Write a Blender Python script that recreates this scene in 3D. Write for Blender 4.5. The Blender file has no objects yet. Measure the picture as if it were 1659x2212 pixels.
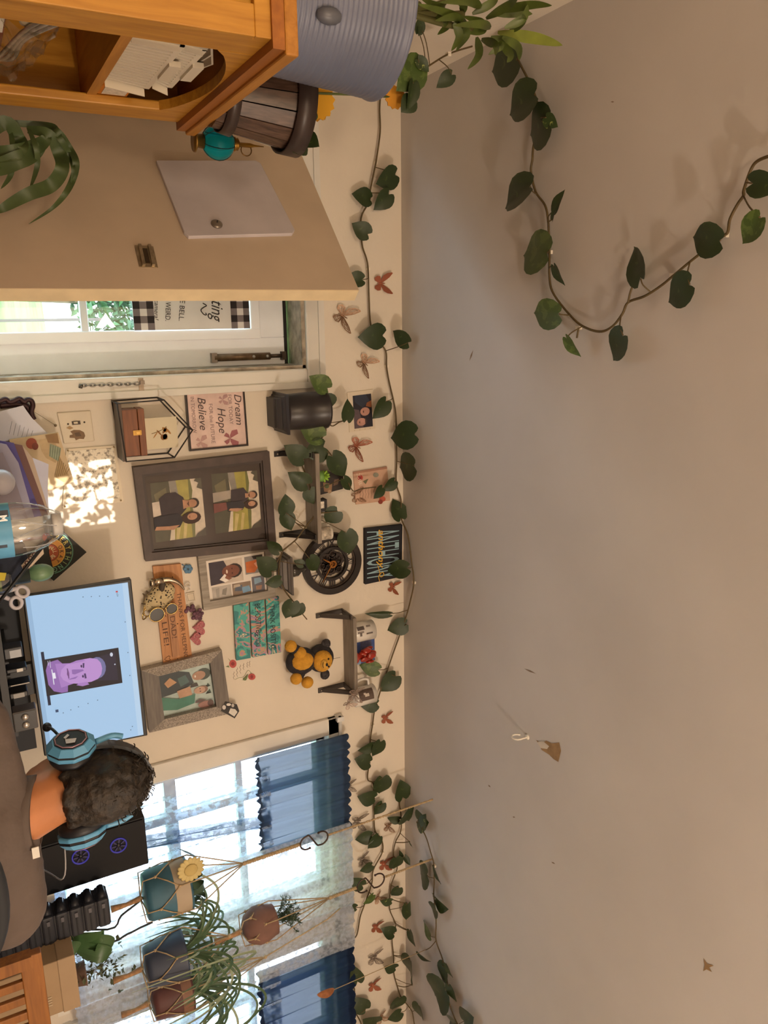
import bpy, bmesh, math, random
from mathutils import Vector as V, Matrix, Quaternion
random.seed(11)
SC = bpy.context.scene
COL = SC.collection

# ---------------------------------------------------------------- camera
# the photograph was taken with the phone turned on its side: picture-right is up in the room
FPX = 1700.0
YAW, PIT, ROL = math.radians(15.74), math.radians(26.95), math.radians(-7.97)
CAM = V((0, 0, 0.915))
_f = V((math.sin(YAW)*math.cos(PIT), math.cos(YAW)*math.cos(PIT), math.sin(PIT)))
_r = V((math.cos(YAW), -math.sin(YAW), 0))
_u = _r.cross(_f)
CR = _r*math.cos(ROL) + _u*math.sin(ROL)
CU = -_r*math.sin(ROL) + _u*math.cos(ROL)
CF = _f
cd = bpy.data.cameras.new('camera'); cam = bpy.data.objects.new('camera', cd); COL.objects.link(cam)
cd.sensor_width = 36; cd.lens = 36*FPX/2212; cd.clip_start = 0.05; cd.clip_end = 300
mx = Matrix.Identity(4)
for i in range(3):
    mx[i][0] = CU[i]; mx[i][1] = -CR[i]; mx[i][2] = -CF[i]; mx[i][3] = CAM[i]
cam.matrix_world = mx
SC.camera = cam

# ---------------------------------------------------------------- world, sun, lamps, exposure
w = bpy.data.worlds.new('world'); SC.world = w; w.use_nodes = True
bg = w.node_tree.nodes['Background']; bg.inputs[0].default_value = (0.74, 0.86, 1.0, 1); bg.inputs[1].default_value = 7.0
SUN_D = V((-1.74, 4.32, -0.97)).normalized()
sd = bpy.data.lights.new('sun', 'SUN'); so = bpy.data.objects.new('sun', sd); COL.objects.link(so)
sd.energy = 9; sd.angle = 0.002; sd.color = (1.0, 0.93, 0.82)
so.rotation_euler = SUN_D.to_track_quat('-Z', 'Y').to_euler()
ld = bpy.data.lights.new('lamp_bulb', 'POINT'); lo = bpy.data.objects.new('lamp_bulb', ld); COL.objects.link(lo)
ld.energy = 112; ld.color = (1.0, 0.82, 0.66); ld.shadow_soft_size = 0.07; lo.location = (2.15, -1.0, 1.48)
ld2 = bpy.data.lights.new('corner_lamp_bulb', 'POINT'); lo2 = bpy.data.objects.new('corner_lamp_bulb', ld2); COL.objects.link(lo2)
ld2.energy = 52; ld2.color = (1.0, 0.77, 0.54); ld2.shadow_soft_size = 0.16; lo2.location = (-0.3, -1.0, 1.55)
SC.view_settings.view_transform = 'Standard'; SC.view_settings.look = 'None'
SC.view_settings.exposure = 0.0; SC.view_settings.gamma = 1.0; SC.view_settings.use_curve_mapping = False

# ---------------------------------------------------------------- picture-to-place helpers
YW, ZC = 2.72, 2.44      # back wall plane, ceiling plane
def ray(x, y):
    return CR*(y-1106.0) - CU*((1659.0-x)-829.5) + CF*FPX
def at(x, y, ax, val):
    d = ray(x, y); return CAM + d*((val-CAM[ax])/d[ax])
def W(x, y, o=0.0): return at(x, y, 1, YW-o)
def CL(x, y, o=0.0): return at(x, y, 2, ZC-o)
def D(x, y, Y): return at(x, y, 1, Y)
def plane_map(p0, n):
    def f(x, y, o=0.0):
        d = ray(x, y); q = p0 + n*o
        return CAM + d*((q-CAM).dot(n)/d.dot(n))
    return f

# ---------------------------------------------------------------- materials
def lin(c):
    c = c/255.0
    return c/12.92 if c <= 0.04045 else ((c+0.055)/1.055)**2.4
def rgb(h):
    if isinstance(h, str):
        h = h.lstrip('#'); h = tuple(int(h[i:i+2], 16) for i in (0, 2, 4))
    return tuple(lin(v) for v in h)
MATS = {}
def M(col, rough=0.6, metal=0.0, var=0.10, scale=12.0, bump=0.0, emit=0.0, spec=0.5, alpha=1.0, trans=0.0, bscale=None, coat=0.0):
    key = (col, rough, metal, var, scale, bump, emit, spec, alpha, trans, bscale, coat)
    if key in MATS: return MATS[key]
    m = bpy.data.materials.new('mat_%d' % len(MATS)); m.use_nodes = True
    nt = m.node_tree; b = nt.nodes['Principled BSDF']
    c = rgb(col); c0 = c
    if emit > .2: c = tuple(v*.12 for v in c); var = 0
    if var > 0:
        tc = nt.nodes.new('ShaderNodeTexCoord'); n = nt.nodes.new('ShaderNodeTexNoise')
        n.inputs['Scale'].default_value = scale; n.inputs['Detail'].default_value = 4
        nt.links.new(tc.outputs['Object'], n.inputs['Vector'])
        r = nt.nodes.new('ShaderNodeValToRGB'); nt.links.new(n.outputs['Fac'], r.inputs[0])
        r.color_ramp.elements[0].position = 0.3; r.color_ramp.elements[1].position = 0.7
        r.color_ramp.elements[0].color = tuple(max(0, v*(1-var)) for v in c)+(1,)
        r.color_ramp.elements[1].color = tuple(min(1, v*(1+var)) for v in c)+(1,)
        nt.links.new(r.outputs[0], b.inputs['Base Color'])
        if bump > 0:
            n2 = nt.nodes.new('ShaderNodeTexNoise'); n2.inputs['Scale'].default_value = bscale or scale*4; n2.inputs['Detail'].default_value = 3
            nt.links.new(tc.outputs['Object'], n2.inputs['Vector'])
            bp = nt.nodes.new('ShaderNodeBump'); bp.inputs['Strength'].default_value = bump; bp.inputs['Distance'].default_value = 0.01
            nt.links.new(n2.outputs['Fac'], bp.inputs['Height']); nt.links.new(bp.outputs[0], b.inputs['Normal'])
    else:
        b.inputs['Base Color'].default_value = c+(1,)
    b.inputs['Roughness'].default_value = rough; b.inputs['Metallic'].default_value = metal
    b.inputs['Specular IOR Level'].default_value = spec
    b.inputs['Coat Weight'].default_value = coat
    if emit:
        b.inputs['Emission Color'].default_value = c0+(1,); b.inputs['Emission Strength'].default_value = emit
    b.inputs['Alpha'].default_value = alpha
    b.inputs['Transmission Weight'].default_value = trans
    MATS[key] = m
    return m
def nodemat(name):
    m = bpy.data.materials.new(name); m.use_nodes = True
    return m, m.node_tree, m.node_tree.nodes['Principled BSDF']
def wood(c1, c2, axis=2, scale=3.0, rough=0.5):
    key = ('wood', c1, c2, axis, scale, rough)
    if key in MATS: return MATS[key]
    m, nt, b = nodemat('wood_%d' % len(MATS))
    tc = nt.nodes.new('ShaderNodeTexCoord'); mp = nt.nodes.new('ShaderNodeMapping')
    s = [scale*9]*3; s[axis] = scale*0.9; mp.inputs['Scale'].default_value = s
    nt.links.new(tc.outputs['Object'], mp.inputs[0])
    n = nt.nodes.new('ShaderNodeTexNoise'); n.inputs['Scale'].default_value = 2.2; n.inputs['Detail'].default_value = 6; n.inputs['Distortion'].default_value = 0.6
    nt.links.new(mp.outputs[0], n.inputs['Vector'])
    r = nt.nodes.new('ShaderNodeValToRGB'); nt.links.new(n.outputs['Fac'], r.inputs[0])
    r.color_ramp.elements[0].position = 0.3; r.color_ramp.elements[0].color = rgb(c1)+(1,)
    r.color_ramp.elements[1].position = 0.72; r.color_ramp.elements[1].color = rgb(c2)+(1,)
    nt.links.new(r.outputs[0], b.inputs['Base Color']); b.inputs['Roughness'].default_value = rough
    MATS[key] = m
    return m
def glassmat(tint=(1, 1, 1), thin=0.9, rough=0.02):
    key = ('glass', tint, thin)
    if key in MATS: return MATS[key]
    m = bpy.data.materials.new('glass_%d' % len(MATS)); m.use_nodes = True; nt = m.node_tree
    nt.nodes.remove(nt.nodes['Principled BSDF'])
    t = nt.nodes.new('ShaderNodeBsdfTransparent'); t.inputs[0].default_value = tint+(1,)
    g = nt.nodes.new('ShaderNodeBsdfGlossy'); g.inputs['Roughness'].default_value = rough
    mi = nt.nodes.new('ShaderNodeMixShader'); mi.inputs[0].default_value = 1-thin
    nt.links.new(t.outputs[0], mi.inputs[1]); nt.links.new(g.outputs[0], mi.inputs[2])
    nt.links.new(mi.outputs[0], nt.nodes['Material Output'].inputs[0])
    MATS[key] = m
    return m
def fabric(col, clear=0.3, pattern=None, pscale=30.0):
    """thin cloth: diffuse + translucent, partly see-through"""
    key = ('fab', col, clear, pattern, pscale)
    if key in MATS: return MATS[key]
    m = bpy.data.materials.new('cloth_%d' % len(MATS)); m.use_nodes = True; nt = m.node_tree
    nt.nodes.remove(nt.nodes['Principled BSDF'])
    c = rgb(col)+(1,)
    d = nt.nodes.new('ShaderNodeBsdfDiffuse'); d.inputs[0].default_value = c
    tl = nt.nodes.new('ShaderNodeBsdfTranslucent'); tl.inputs[0].default_value = c
    m1 = nt.nodes.new('ShaderNodeMixShader'); m1.inputs[0].default_value = 0.5
    nt.links.new(d.outputs[0], m1.inputs[1]); nt.links.new(tl.outputs[0], m1.inputs[2])
    tr = nt.nodes.new('ShaderNodeBsdfTransparent')
    m2 = nt.nodes.new('ShaderNodeMixShader'); m2.inputs[0].default_value = clear
    nt.links.new(m1.outputs[0], m2.inputs[1]); nt.links.new(tr.outputs[0], m2.inputs[2])
    if pattern:
        tc = nt.nodes.new('ShaderNodeTexCoord')
        if pattern == 'lace':
            n = nt.nodes.new('ShaderNodeTexVoronoi'); n.feature = 'DISTANCE_TO_EDGE'; n.inputs['Scale'].default_value = pscale
            out = n.outputs['Distance']; lo_, hi_ = 0.05, 0.16
        else:
            n = nt.nodes.new('ShaderNodeTexNoise'); n.inputs['Scale'].default_value = pscale; n.inputs['Detail'].default_value = 6
            out = n.outputs['Fac']; lo_, hi_ = 0.42, 0.6
        nt.links.new(tc.outputs['Object'], n.inputs['Vector'])
        mr = nt.nodes.new('ShaderNodeMapRange'); nt.links.new(out, mr.inputs[0])
        mr.inputs[1].default_value = lo_; mr.inputs[2].default_value = hi_
        mr.inputs[3].default_value = clear*0.25; mr.inputs[4].default_value = min(1, clear*1.6)
        nt.links.new(mr.outputs[0], m2.inputs[0])
    nt.links.new(m2.outputs[0], nt.nodes['Material Output'].inputs[0])
    MATS[key] = m
    return m

# ---------------------------------------------------------------- objects
WL = {}        # world position of every object's origin
def tag(o, label=None, cat=None, group=None, kind=None):
    if label: o['label'] = label
    if cat: o['category'] = cat
    if group: o['group'] = group
    if kind: o['kind'] = kind
    return o
def thing(name, label, cat, loc, group=None):
    o = bpy.data.objects.new(name, None); COL.objects.link(o); o.location = loc; o.empty_display_size = 0.05
    WL[o] = V(loc); return tag(o, label, cat, group)
class MB:
    """collects geometry in world coordinates"""
    def __init__(s): s.v = []; s.f = []; s.mi = []; s.cur = 0; s.sm = []; s.smooth = False
    def add(s, vs, fs):
        k = len(s.v); s.v += [V(p) for p in vs]
        for f in fs: s.f.append([k+i for i in f]); s.mi.append(s.cur); s.sm.append(s.smooth)
        return s
    def box(s, c, d, q=None):
        c = V(c); vs = []
        for i in range(8):
            p = V(((-.5, .5)[i & 1]*d[0], (-.5, .5)[i >> 1 & 1]*d[1], (-.5, .5)[i >> 2 & 1]*d[2]))
            if q is not None: p = q @ p
            vs.append(c+p)
        return s.add(vs, [(0, 2, 3, 1), (4, 5, 7, 6), (0, 1, 5, 4), (2, 6, 7, 3), (0, 4, 6, 2), (1, 3, 7, 5)])
    def box2(s, a, b):
        a, b = V(a), V(b); return s.box((a+b)/2, [abs(b[i]-a[i]) for i in range(3)])
    def prism(s, pts, vec):
        n = len(pts); vec = V(vec); pts = [V(p) for p in pts]
        nn = V((0, 0, 0))
        for i in range(n): nn += pts[i].cross(pts[(i+1) % n])
        if nn.dot(vec) < 0: pts.reverse()
        fs = [tuple(reversed(range(n))), tuple(range(n, 2*n))]+[(i, (i+1) % n, n+(i+1) % n, n+i) for i in range(n)]
        return s.add(pts+[p+vec for p in pts], fs)
    def poly(s, pts): return s.add(pts, [tuple(range(len(pts)))])
    def tube(s, pts, r, n=6, closed=False, cap=True):
        pts = [V(p) for p in pts]; m = len(pts)
        if m < 2: return s
        rs = r if isinstance(r, (list, tuple)) else [r]*m
        vs = []; prev = None
        for i, p in enumerate(pts):
            if closed: t = pts[(i+1) % m]-pts[i-1]
            else: t = pts[min(i+1, m-1)]-pts[max(i-1, 0)]
            if t.length < 1e-9: t = V((0, 0, 1))
            t.normalize()
            if prev is None:
                a = V((0, 0, 1)) if abs(t.z) < .9 else V((1, 0, 0))
                nrm = t.cross(a).normalized()
            else:
                nrm = prev - t*prev.dot(t)
                nrm = nrm.normalized() if nrm.length > 1e-6 else t.orthogonal().normalized()
            prev = nrm; bn = t.cross(nrm)
            for k in range(n):
                a = 2*math.pi*k/n; vs.append(p+(nrm*math.cos(a)+bn*math.sin(a))*rs[i])
        fs = []
        for i in range(m if closed else m-1):
            j = (i+1) % m
            for k in range(n): fs.append((i*n+k, i*n+(k+1) % n, j*n+(k+1) % n, j*n+k))
        if cap and not closed: fs += [tuple(reversed(range(n))), tuple(range((m-1)*n, m*n))]
        o = s.smooth; s.smooth = n > 4; s.add(vs, fs); s.smooth = o
        return s
    def lathe(s, prof, c, n=24, ax=None, cap=True):
        """prof: (radius, height) pairs; axis up unless ax quaternion"""
        c = V(c); vs = []; m = len(prof)
        for r, h in prof:
            for k in range(n):
                a = 2*math.pi*k/n; p = V((r*math.cos(a), r*math.sin(a), h))
                if ax is not None: p = ax @ p
                vs.append(c+p)
        fs = []
        for i in range(m-1):
            for k in range(n): fs.append((i*n+k, i*n+(k+1) % n, (i+1)*n+(k+1) % n, (i+1)*n+k))
        if cap: fs += [tuple(reversed(range(n))), tuple(range((m-1)*n, m*n))]
        o = s.smooth; s.smooth = True; s.add(vs, fs); s.smooth = o
        return s
    def ball(s, c, r, n=16, q=None):
        r = (r, r, r) if not isinstance(r, (list, tuple)) else r
        c = V(c); vs = [];
        m = max(6, n//2)
        for i in range(m+1):
            t = math.pi*i/m
            for k in range(n):
                a = 2*math.pi*k/n
                p = V((r[0]*math.sin(t)*math.cos(a), r[1]*math.sin(t)*math.sin(a), -r[2]*math.cos(t)))
                if q is not None: p = q @ p
                vs.append(c+p)
        fs = [(i*n+k, i*n+(k+1) % n, (i+1)*n+(k+1) % n, (i+1)*n+k) for i in range(m) for k in range(n)]
        o = s.smooth; s.smooth = True; s.add(vs, fs); s.smooth = o
        return s
    def grid(s, fn, nu, nv):
        vs = [fn(i/nu, j/nv) for j in range(nv+1) for i in range(nu+1)]
        fs = [(j*(nu+1)+i, j*(nu+1)+i+1, (j+1)*(nu+1)+i+1, (j+1)*(nu+1)+i) for j in range(nv) for i in range(nu)]
        o = s.smooth; s.smooth = True; s.add(vs, fs); s.smooth = o
        return s
    def build(s, name, mats, parent=None, origin=None):
        o = WL[parent] if parent is not None else (V(origin) if origin is not None else V((0, 0, 0)))
        me = bpy.data.meshes.new(name); me.from_pydata([p-o for p in s.v], [], s.f)
        mats = mats if isinstance(mats, (list, tuple)) else [mats]
        for m in mats: me.materials.append(m)
        me.polygons.foreach_set('material_index', s.mi); me.polygons.foreach_set('use_smooth', s.sm)
        bm = bmesh.new(); bm.from_mesh(me); bmesh.ops.remove_doubles(bm, verts=bm.verts, dist=1e-6); bm.to_mesh(me); bm.free()
        me.update()
        ob = bpy.data.objects.new(name, me); COL.objects.link(ob)
        if parent is not None: ob.parent = parent
        else: ob.location = o
        WL[ob] = o
        return ob
def bevel(o, w=0.003, seg=2):
    md = o.modifiers.new('bevel', 'BEVEL'); md.width = w; md.segments = seg; md.limit_method = 'ANGLE'; return o
def lerp(a, b, t): return a+(b-a)*t
def spline(pts, k=6):
    """catmull-rom through the points"""
    pts = [V(p) for p in pts]; out = []
    for i in range(len(pts)-1):
        p0, p1, p2, p3 = pts[max(i-1, 0)], pts[i], pts[i+1], pts[min(i+2, len(pts)-1)]
        for j in range(k):
            t = j/k
            out.append(.5*((2*p1)+(p2-p0)*t+(2*p0-5*p1+4*p2-p3)*t*t+(3*p1-p0-3*p2+p3)*t*t*t))
    out.append(pts[-1]); return out
def flat(name, parent, shapes, fm, o0, step=0.0005, rough=0.6, emit=0):
    """a print: coloured outlines on one surface, each a hair above the last"""
    mb = MB(); ms = []; idx = {}
    for i, (c, pts) in enumerate(shapes):
        if c not in idx: idx[c] = len(ms); ms.append(M(c, rough, var=0.12, scale=40, emit=emit) if not hasattr(c, 'node_tree') else c)
        mb.cur = idx[c]; mb.poly([fm(x, y, o0+i*step) for x, y in pts])
    return mb.build(name, ms, parent)
def ell(cx, cy, rx, ry, n=14, a0=0, rot=0):
    r = math.radians(rot); out = []
    for k in range(n):
        t = a0+2*math.pi*k/n; a, b = rx*math.cos(t), ry*math.sin(t)
        out.append((cx+a*math.cos(r)-b*math.sin(r), cy+a*math.sin(r)+b*math.cos(r)))
    return out
def quad_lerp(q, s, t):
    """q = TL,TR,BR,BL in pixels as seen upright; s right, t down"""
    a = (lerp(q[0][0], q[1][0], s), lerp(q[0][1], q[1][1], s)); b = (lerp(q[3][0], q[2][0], s), lerp(q[3][1], q[2][1], s))
    return (lerp(a[0], b[0], t), lerp(a[1], b[1], t))
def subq(q, s0, t0, s1, t1):
    return [quad_lerp(q, s0, t0), quad_lerp(q, s1, t0), quad_lerp(q, s1, t1), quad_lerp(q, s0, t1)]
def qshape(q, pts): return [quad_lerp(q, s, t) for s, t in pts]
def slab(name, parent, q, fm, o0, o1, mat):
    """block of the outline q (pixels on the front face), between offsets o0 (back) and o1 (front)"""
    p = [fm(x, y, o1) for x, y in q]; n = fm(*q[0], o0); d = (fm(q[0][0], q[0][1], 0)-fm(q[0][0], q[0][1], 0))
    nv = NORM[fm]*(o0-o1)
    mb = MB(); mb.prism(p, nv); return mb.build(name, mat, parent)
NORM = {W: V((0, -1, 0)), CL: V((0, 0, -1))}
def bars(parent, q, fm, o0, o1, ws, mat, name='frame_bar'):
    """mitred picture frame; ws = widths as fractions (left,top,right,bottom)"""
    l, t, r, b = ws; i = [quad_lerp(q, l, t), quad_lerp(q, 1-r, t), quad_lerp(q, 1-r, 1-b), quad_lerp(q, l, 1-b)]
    for k in range(4):
        slab(name, parent, [q[k], q[(k+1) % 4], i[(k+1) % 4], i[k]], fm, o0, o1, mat if not isinstance(mat, list) else mat[k])
    return i
TXT = {}
def text_mesh(s, shear=0.0, bold=0.0):
    k = (s, shear, bold)
    if k in TXT: return TXT[k]
    cu = bpy.data.curves.new('t', 'FONT'); cu.body = s; cu.resolution_u = 3; cu.shear = shear; cu.offset = bold
    ob = bpy.data.objects.new('t', cu); COL.objects.link(ob)
    dg = bpy.context.evaluated_depsgraph_get(); me = bpy.data.meshes.new_from_object(ob.evaluated_get(dg))
    vs = [(v.co.x, v.co.y) for v in me.vertices]; fs = [tuple(p.vertices) for p in me.polygons]
    bpy.data.objects.remove(ob); bpy.data.curves.remove(cu); bpy.data.meshes.remove(me)
    TXT[k] = (vs, fs); return TXT[k]
def text(parent, s, a, b, cap, col, fm, o, shear=0.0, bold=0.0, name='lettering', mat=None, lift=0.0012):
    """baseline from pixel a to pixel b, capital height cap in pixels"""
    vs, fs = text_mesh(s, shear, bold)
    if not vs: return None
    x0 = min(v[0] for v in vs); x1 = max(v[0] for v in vs); ch = 0.69
    A, B = fm(a[0], a[1], o), fm(b[0], b[1], o); ex = (B-A); n = NORM[fm]
    up = -(ex.normalized().cross(-n)) ; up = n.cross(ex.normalized())
    C = fm(a[0]+cap, a[1], o); h = abs((C-A).dot(up))
    mb = MB(); mb.add([A+ex*((v[0]-x0)/(x1-x0))+up*(v[1]/ch*h)+n*lift*0.3 for v in vs], fs)
    return mb.build(name, mat or M(col, 0.6, var=0.0), parent)
# ---------------------------------------------------------------- room shell
XL, XR, YN = -0.79, 3.95, -1.60
wallm = M('#ded4c4', 0.75, var=0.04, scale=5, bump=0.12, bscale=55)
ceilm = M('#c9c3bd', 0.85, var=0.06, scale=2.2, bump=0.06, bscale=30)
whitem = M('#dcd8cf', 0.45, var=0.05, scale=9)
def struct(o, label=None): o['kind'] = 'structure'; (label and tag(o, label)); return o
DX0, DX1, DZ = -0.637, 0.183, 2.035
WIN = [(1.68, 2.42), (2.66, 3.40)]; WZ0, WZ1 = 0.98, 2.07
def wall_pieces(mb, y0, y1):
    xs = [XL-.1, DX0, DX1, WIN[0][0], WIN[0][1], WIN[1][0], WIN[1][1], XR+.1]
    for i in range(len(xs)-1):
        a, b = xs[i], xs[i+1]
        if i == 1: mb.box2((a, y0, DZ), (b, y1, ZC))
        elif i in (3, 5): mb.box2((a, y0, 0), (b, y1, WZ0)); mb.box2((a, y0, WZ1), (b, y1, ZC))
        else: mb.box2((a, y0, 0), (b, y1, ZC))
mb = MB(); wall_pieces(mb, YW, YW+.12); struct(mb.build('wall_back', wallm), 'cream painted wall with door opening and two windows')
mb = MB(); mb.box2((XL-.1, YN, 0), (XL, YW, ZC)); struct(mb.build('wall_left', wallm), 'cream wall beside the wooden cabinet')
mb = MB(); mb.box2((XR, YN, 0), (XR+.1, YW, ZC)); struct(mb.build('wall_right', wallm), 'cream side wall')
# wall behind the camera with a small opening placed to aim the low sun
OX, OZ = 2.315, 2.185
mb = MB(); y0, y1 = YN-.08, YN
for a, b, c, d in ((XL-.1, OX-.125, 0, ZC), (OX+.125, XR+.1, 0, ZC), (OX-.125, OX+.125, 0, OZ-.12), (OX-.125, OX+.125, OZ+.12, ZC)):
    mb.box2((a, y0, c), (b, y1, d))
struct(mb.build('wall_front', wallm), 'cream wall behind the camera')
ceil = MB().box2((XL-.1, YN-.08, ZC), (XR+.1, YW+.12, ZC+.1)).build('ceiling', ceilm); struct(ceil, 'off-white painted ceiling with stains and peeled patch')
struct(MB().box2((XL-.1, YN-.08, -.1), (XR+.1, YW+.12, 0)).build('floor', wood('#5a4030', '#7c5c42', 1)), 'brown wooden floor')
# unseen leafy screen added in the rear opening to break sun into dapples
mb = MB(); rr = random.Random(5)
for k in range(125):
    x, z, an, l, w_ = OX+rr.uniform(-.125, .125), OZ+rr.uniform(-.12, .12), rr.uniform(0, 3.1), rr.uniform(.010, .030), rr.uniform(.005, .012)
    mb.poly([(x+math.cos(an)*l*u-math.sin(an)*w_*v, YN-.02+.0003*k, z+math.sin(an)*l*u+math.cos(an)*w_*v) for u, v in ((-1, 0), (-.5, .8), (.3, 1), (1, 0), (.4, -.9), (-.6, -.7))])
lp = mb.build('openwork_cloth', fabric('#e8e4da', 0.0)); tag(lp, 'small unseen leafy screen added behind the viewer to dapple the sun', 'curtain')

# ceiling marks: peeled patch, scuffs, cup hook
pm = M('#9c7d58', 0.9, var=0.25, scale=30); pm2 = M('#cfc4b4', 0.8)
mb = MB(); mb.poly([CL(x, y, .0012) for x, y in ((1158, 1598), (1168, 1606), (1180, 1600), (1192, 1606), (1208, 1604), (1212, 1622), (1206, 1646), (1196, 1640), (1186, 1630), (1170, 1620))]); mb.build('peeled_patch', pm, ceil)
mb = MB(); mb.poly([CL(x, y, .0018) for x, y in ((1160, 1604), (1172, 1600), (1186, 1612), (1182, 1618), (1168, 1616))]); mb.build('paint_flake', pm2, ceil)
for x, y, a, l in ((1018, 768, 1.9, 13), (1057, 1698, .8, 4), (1195, 1864, .5, 5), (1145, 1450, .4, 14), (1323, 220, 0, 4), (1110, 1765, .2, 3)):
    mb = MB(); ca, sa = math.cos(a), math.sin(a)
    mb.poly([CL(x+ca*u-sa*v, y+sa*u+ca*v, .001) for u, v in ((-l, 0), (0, -1.6), (l, 0), (0, 1.6))]); mb.build('scuff', M('#8a7560', .9), ceil)
mb = MB(); mb.poly([CL(x, y, .0012) for x, y in ((1520, 2070), (1528, 2082), (1542, 2086), (1532, 2090), (1538, 2100), (1526, 2094), (1519, 2098), (1522, 2086))]); mb.build('peeled_patch', pm, ceil)
hk = thing('cup_hook', 'small white cup hook screwed into the ceiling beside the peeled patch', 'hook', CL(1128, 1578))
p = CL(1140, 1592, 0); e1 = (CL(1115, 1575)-p); e1.z = 0; e1.normalize(); dn = V((0, 0, -1))
pts = [p, p+dn*.012]+[p+dn*.030+e1*.018+(-e1*math.cos(t)+V((0, 0, 1))*math.sin(t))*.018 for t in [math.pi*(.0-k/8*1.4) for k in range(9)]]
MB().tube(pts, .0028, 6).build('hook_wire', M('#e6e0d4', .4), hk)
MB().lathe([(.009, 0), (.009, -.003), (.003, -.005)], p, 12).build('base_plate', M('#e6e0d4', .4), hk)

# ---------------------------------------------------------------- door opening: casing, jamb
def casing(name, a, b):
    mb = MB(); mb.box2(a, b); o = bevel(mb.build(name, whitem), .006, 2); return struct(o, 'white painted wooden door casing')
c1 = casing('trim_1', (DX1, YW-.018, 0), (DX1+.07, YW, DZ)); c2 = casing('trim_2', (DX0-.07, YW-.018, 0), (DX0, YW, DZ)); c3 = casing('trim_3', (DX0-.07, YW-.018, DZ), (DX1+.07, YW, DZ+.068))
MB().box2((DX1+.048, YW-.026, 0), (DX1+.07, YW-.018, DZ+.046)).build('back_band', whitem, c1)
MB().box2((DX0-.07, YW-.026, DZ+.046), (DX1+.07, YW-.018, DZ+.068)).build('back_band', whitem, c3)
jm = M('#a79a88', .8, var=.45, scale=22, bump=.3)
mb = MB(); mb.box2((DX1-.012, YW, 0), (DX1, YW+.16, DZ)); mb.box2((DX0, YW, 0), (DX0+.012, YW+.16, DZ)); mb.box2((DX0, YW, DZ-.012), (DX1, YW+.16, DZ))
struct(mb.build('trim_4', jm), 'worn dirty door jamb')

# storm door, outside the opening
SY = YW+.12
def SDm(x, y, o=0.0): return D(x, y, SY-o)
NORM[SDm] = V((0, -1, 0))
def sdz(x, y=690): return D(x, y, SY).z
gx = D(300, 716, SY).x           # right edge of the glazing
gz = sdz(541); tz = sdz(612)     # top of glazing, top of door
SX0, SX1 = DX0+.012, DX1-.012
sd_ = thing('door_1', None, None, (0, SY, 0)); sd_['kind'] = 'structure'; sd_['label'] = 'white storm door with long glass panel'
sw = M('#eef2f8', .4, var=.03)
gxl = SX0+(SX1-gx)
bevel(MB().box2((gx+.03, SY, .05), (SX1, SY+.035, tz)).build('stile', sw, sd_))
bevel(MB().box2((SX0, SY, .05), (gxl-.03, SY+.035, tz)).build('stile', sw, sd_))
bevel(MB().box2((gxl-.03, SY, gz+.03), (gx+.03, SY+.035, tz)).build('top_rail', sw, sd_))
bevel(MB().box2((gxl-.03, SY, .05), (gx+.03, SY+.035, .25)).build('bottom_rail', sw, sd_))
for a, b in (((gx-.004, SY-.01, .22), (gx+.034, SY+.02, gz+.034)), ((gxl-.034, SY-.01, .22), (gxl+.004, SY+.02, gz+.034)), ((gxl, SY-.01, gz-.004), (gx, SY+.02, gz+.034)), ((gxl, SY-.01, .22), (gx, SY+.02, .26))):
    bevel(MB().box2(a, b).build('glazing_frame', M('#f2f5fa', .35, var=.02), sd_), .004)
zr = sdz(182, 690)
bevel(MB().box2((gxl, SY-.004, zr-.012), (gx, SY+.02, zr+.012)).build('sash_rail', M('#dfe4ea', .35, var=.03), sd_), .003)
MB().box2((gxl, SY+.008, .26), (gx, SY+.012, gz)).build('glass_pane', glassmat((.97, 1, 1), .94), sd_)
for x, y in ((110, 736), (255, 731), (60, 733), (390, 727), (519, 722), (548, 686)):
    p = D(x, y, SY-.004); MB().ball(p, .0035, 8).build('screw', M('#a8a8a6', .4, .5), sd_)
MB().box2((SX0, SY+.005, tz), (SX1, SY+.03, tz+.014)).build('gap_shade_strip', M('#1c1a19', .8), sd_)  # black strip standing in for the shaded gap above the door
dc = thing('door_closer', 'old bronze door closer tube on the white storm door', 'door closer', D(540, 772, SY-.012))
a, b = D(462, 773, SY-.012), D(612, 768, SY-.012)
MB().tube([a, lerp(a, b, .8)], .013, 12).build('cylinder', M('#7c6650', .45, .6, var=.3, scale=40), dc)
MB().tube([lerp(a, b, .8), b], .007, 8).build('rod', M('#5d5148', .4, .7), dc)
MB().box(a+V((0, .004, 0)), (.034, .03, .02)).build('bracket', M('#8a8078', .5, .5), dc); MB().box(b+V((0, .004, 0)), (.03, .03, .016)).build('bracket', M('#4a4038', .5, .5), dc)
for t in (.55, .75): MB().ball(lerp(a, b, t)+V((0, -.012, 0)), .006, 8).build('bolt', M('#c8c4be', .3, .8), dc)

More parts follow.
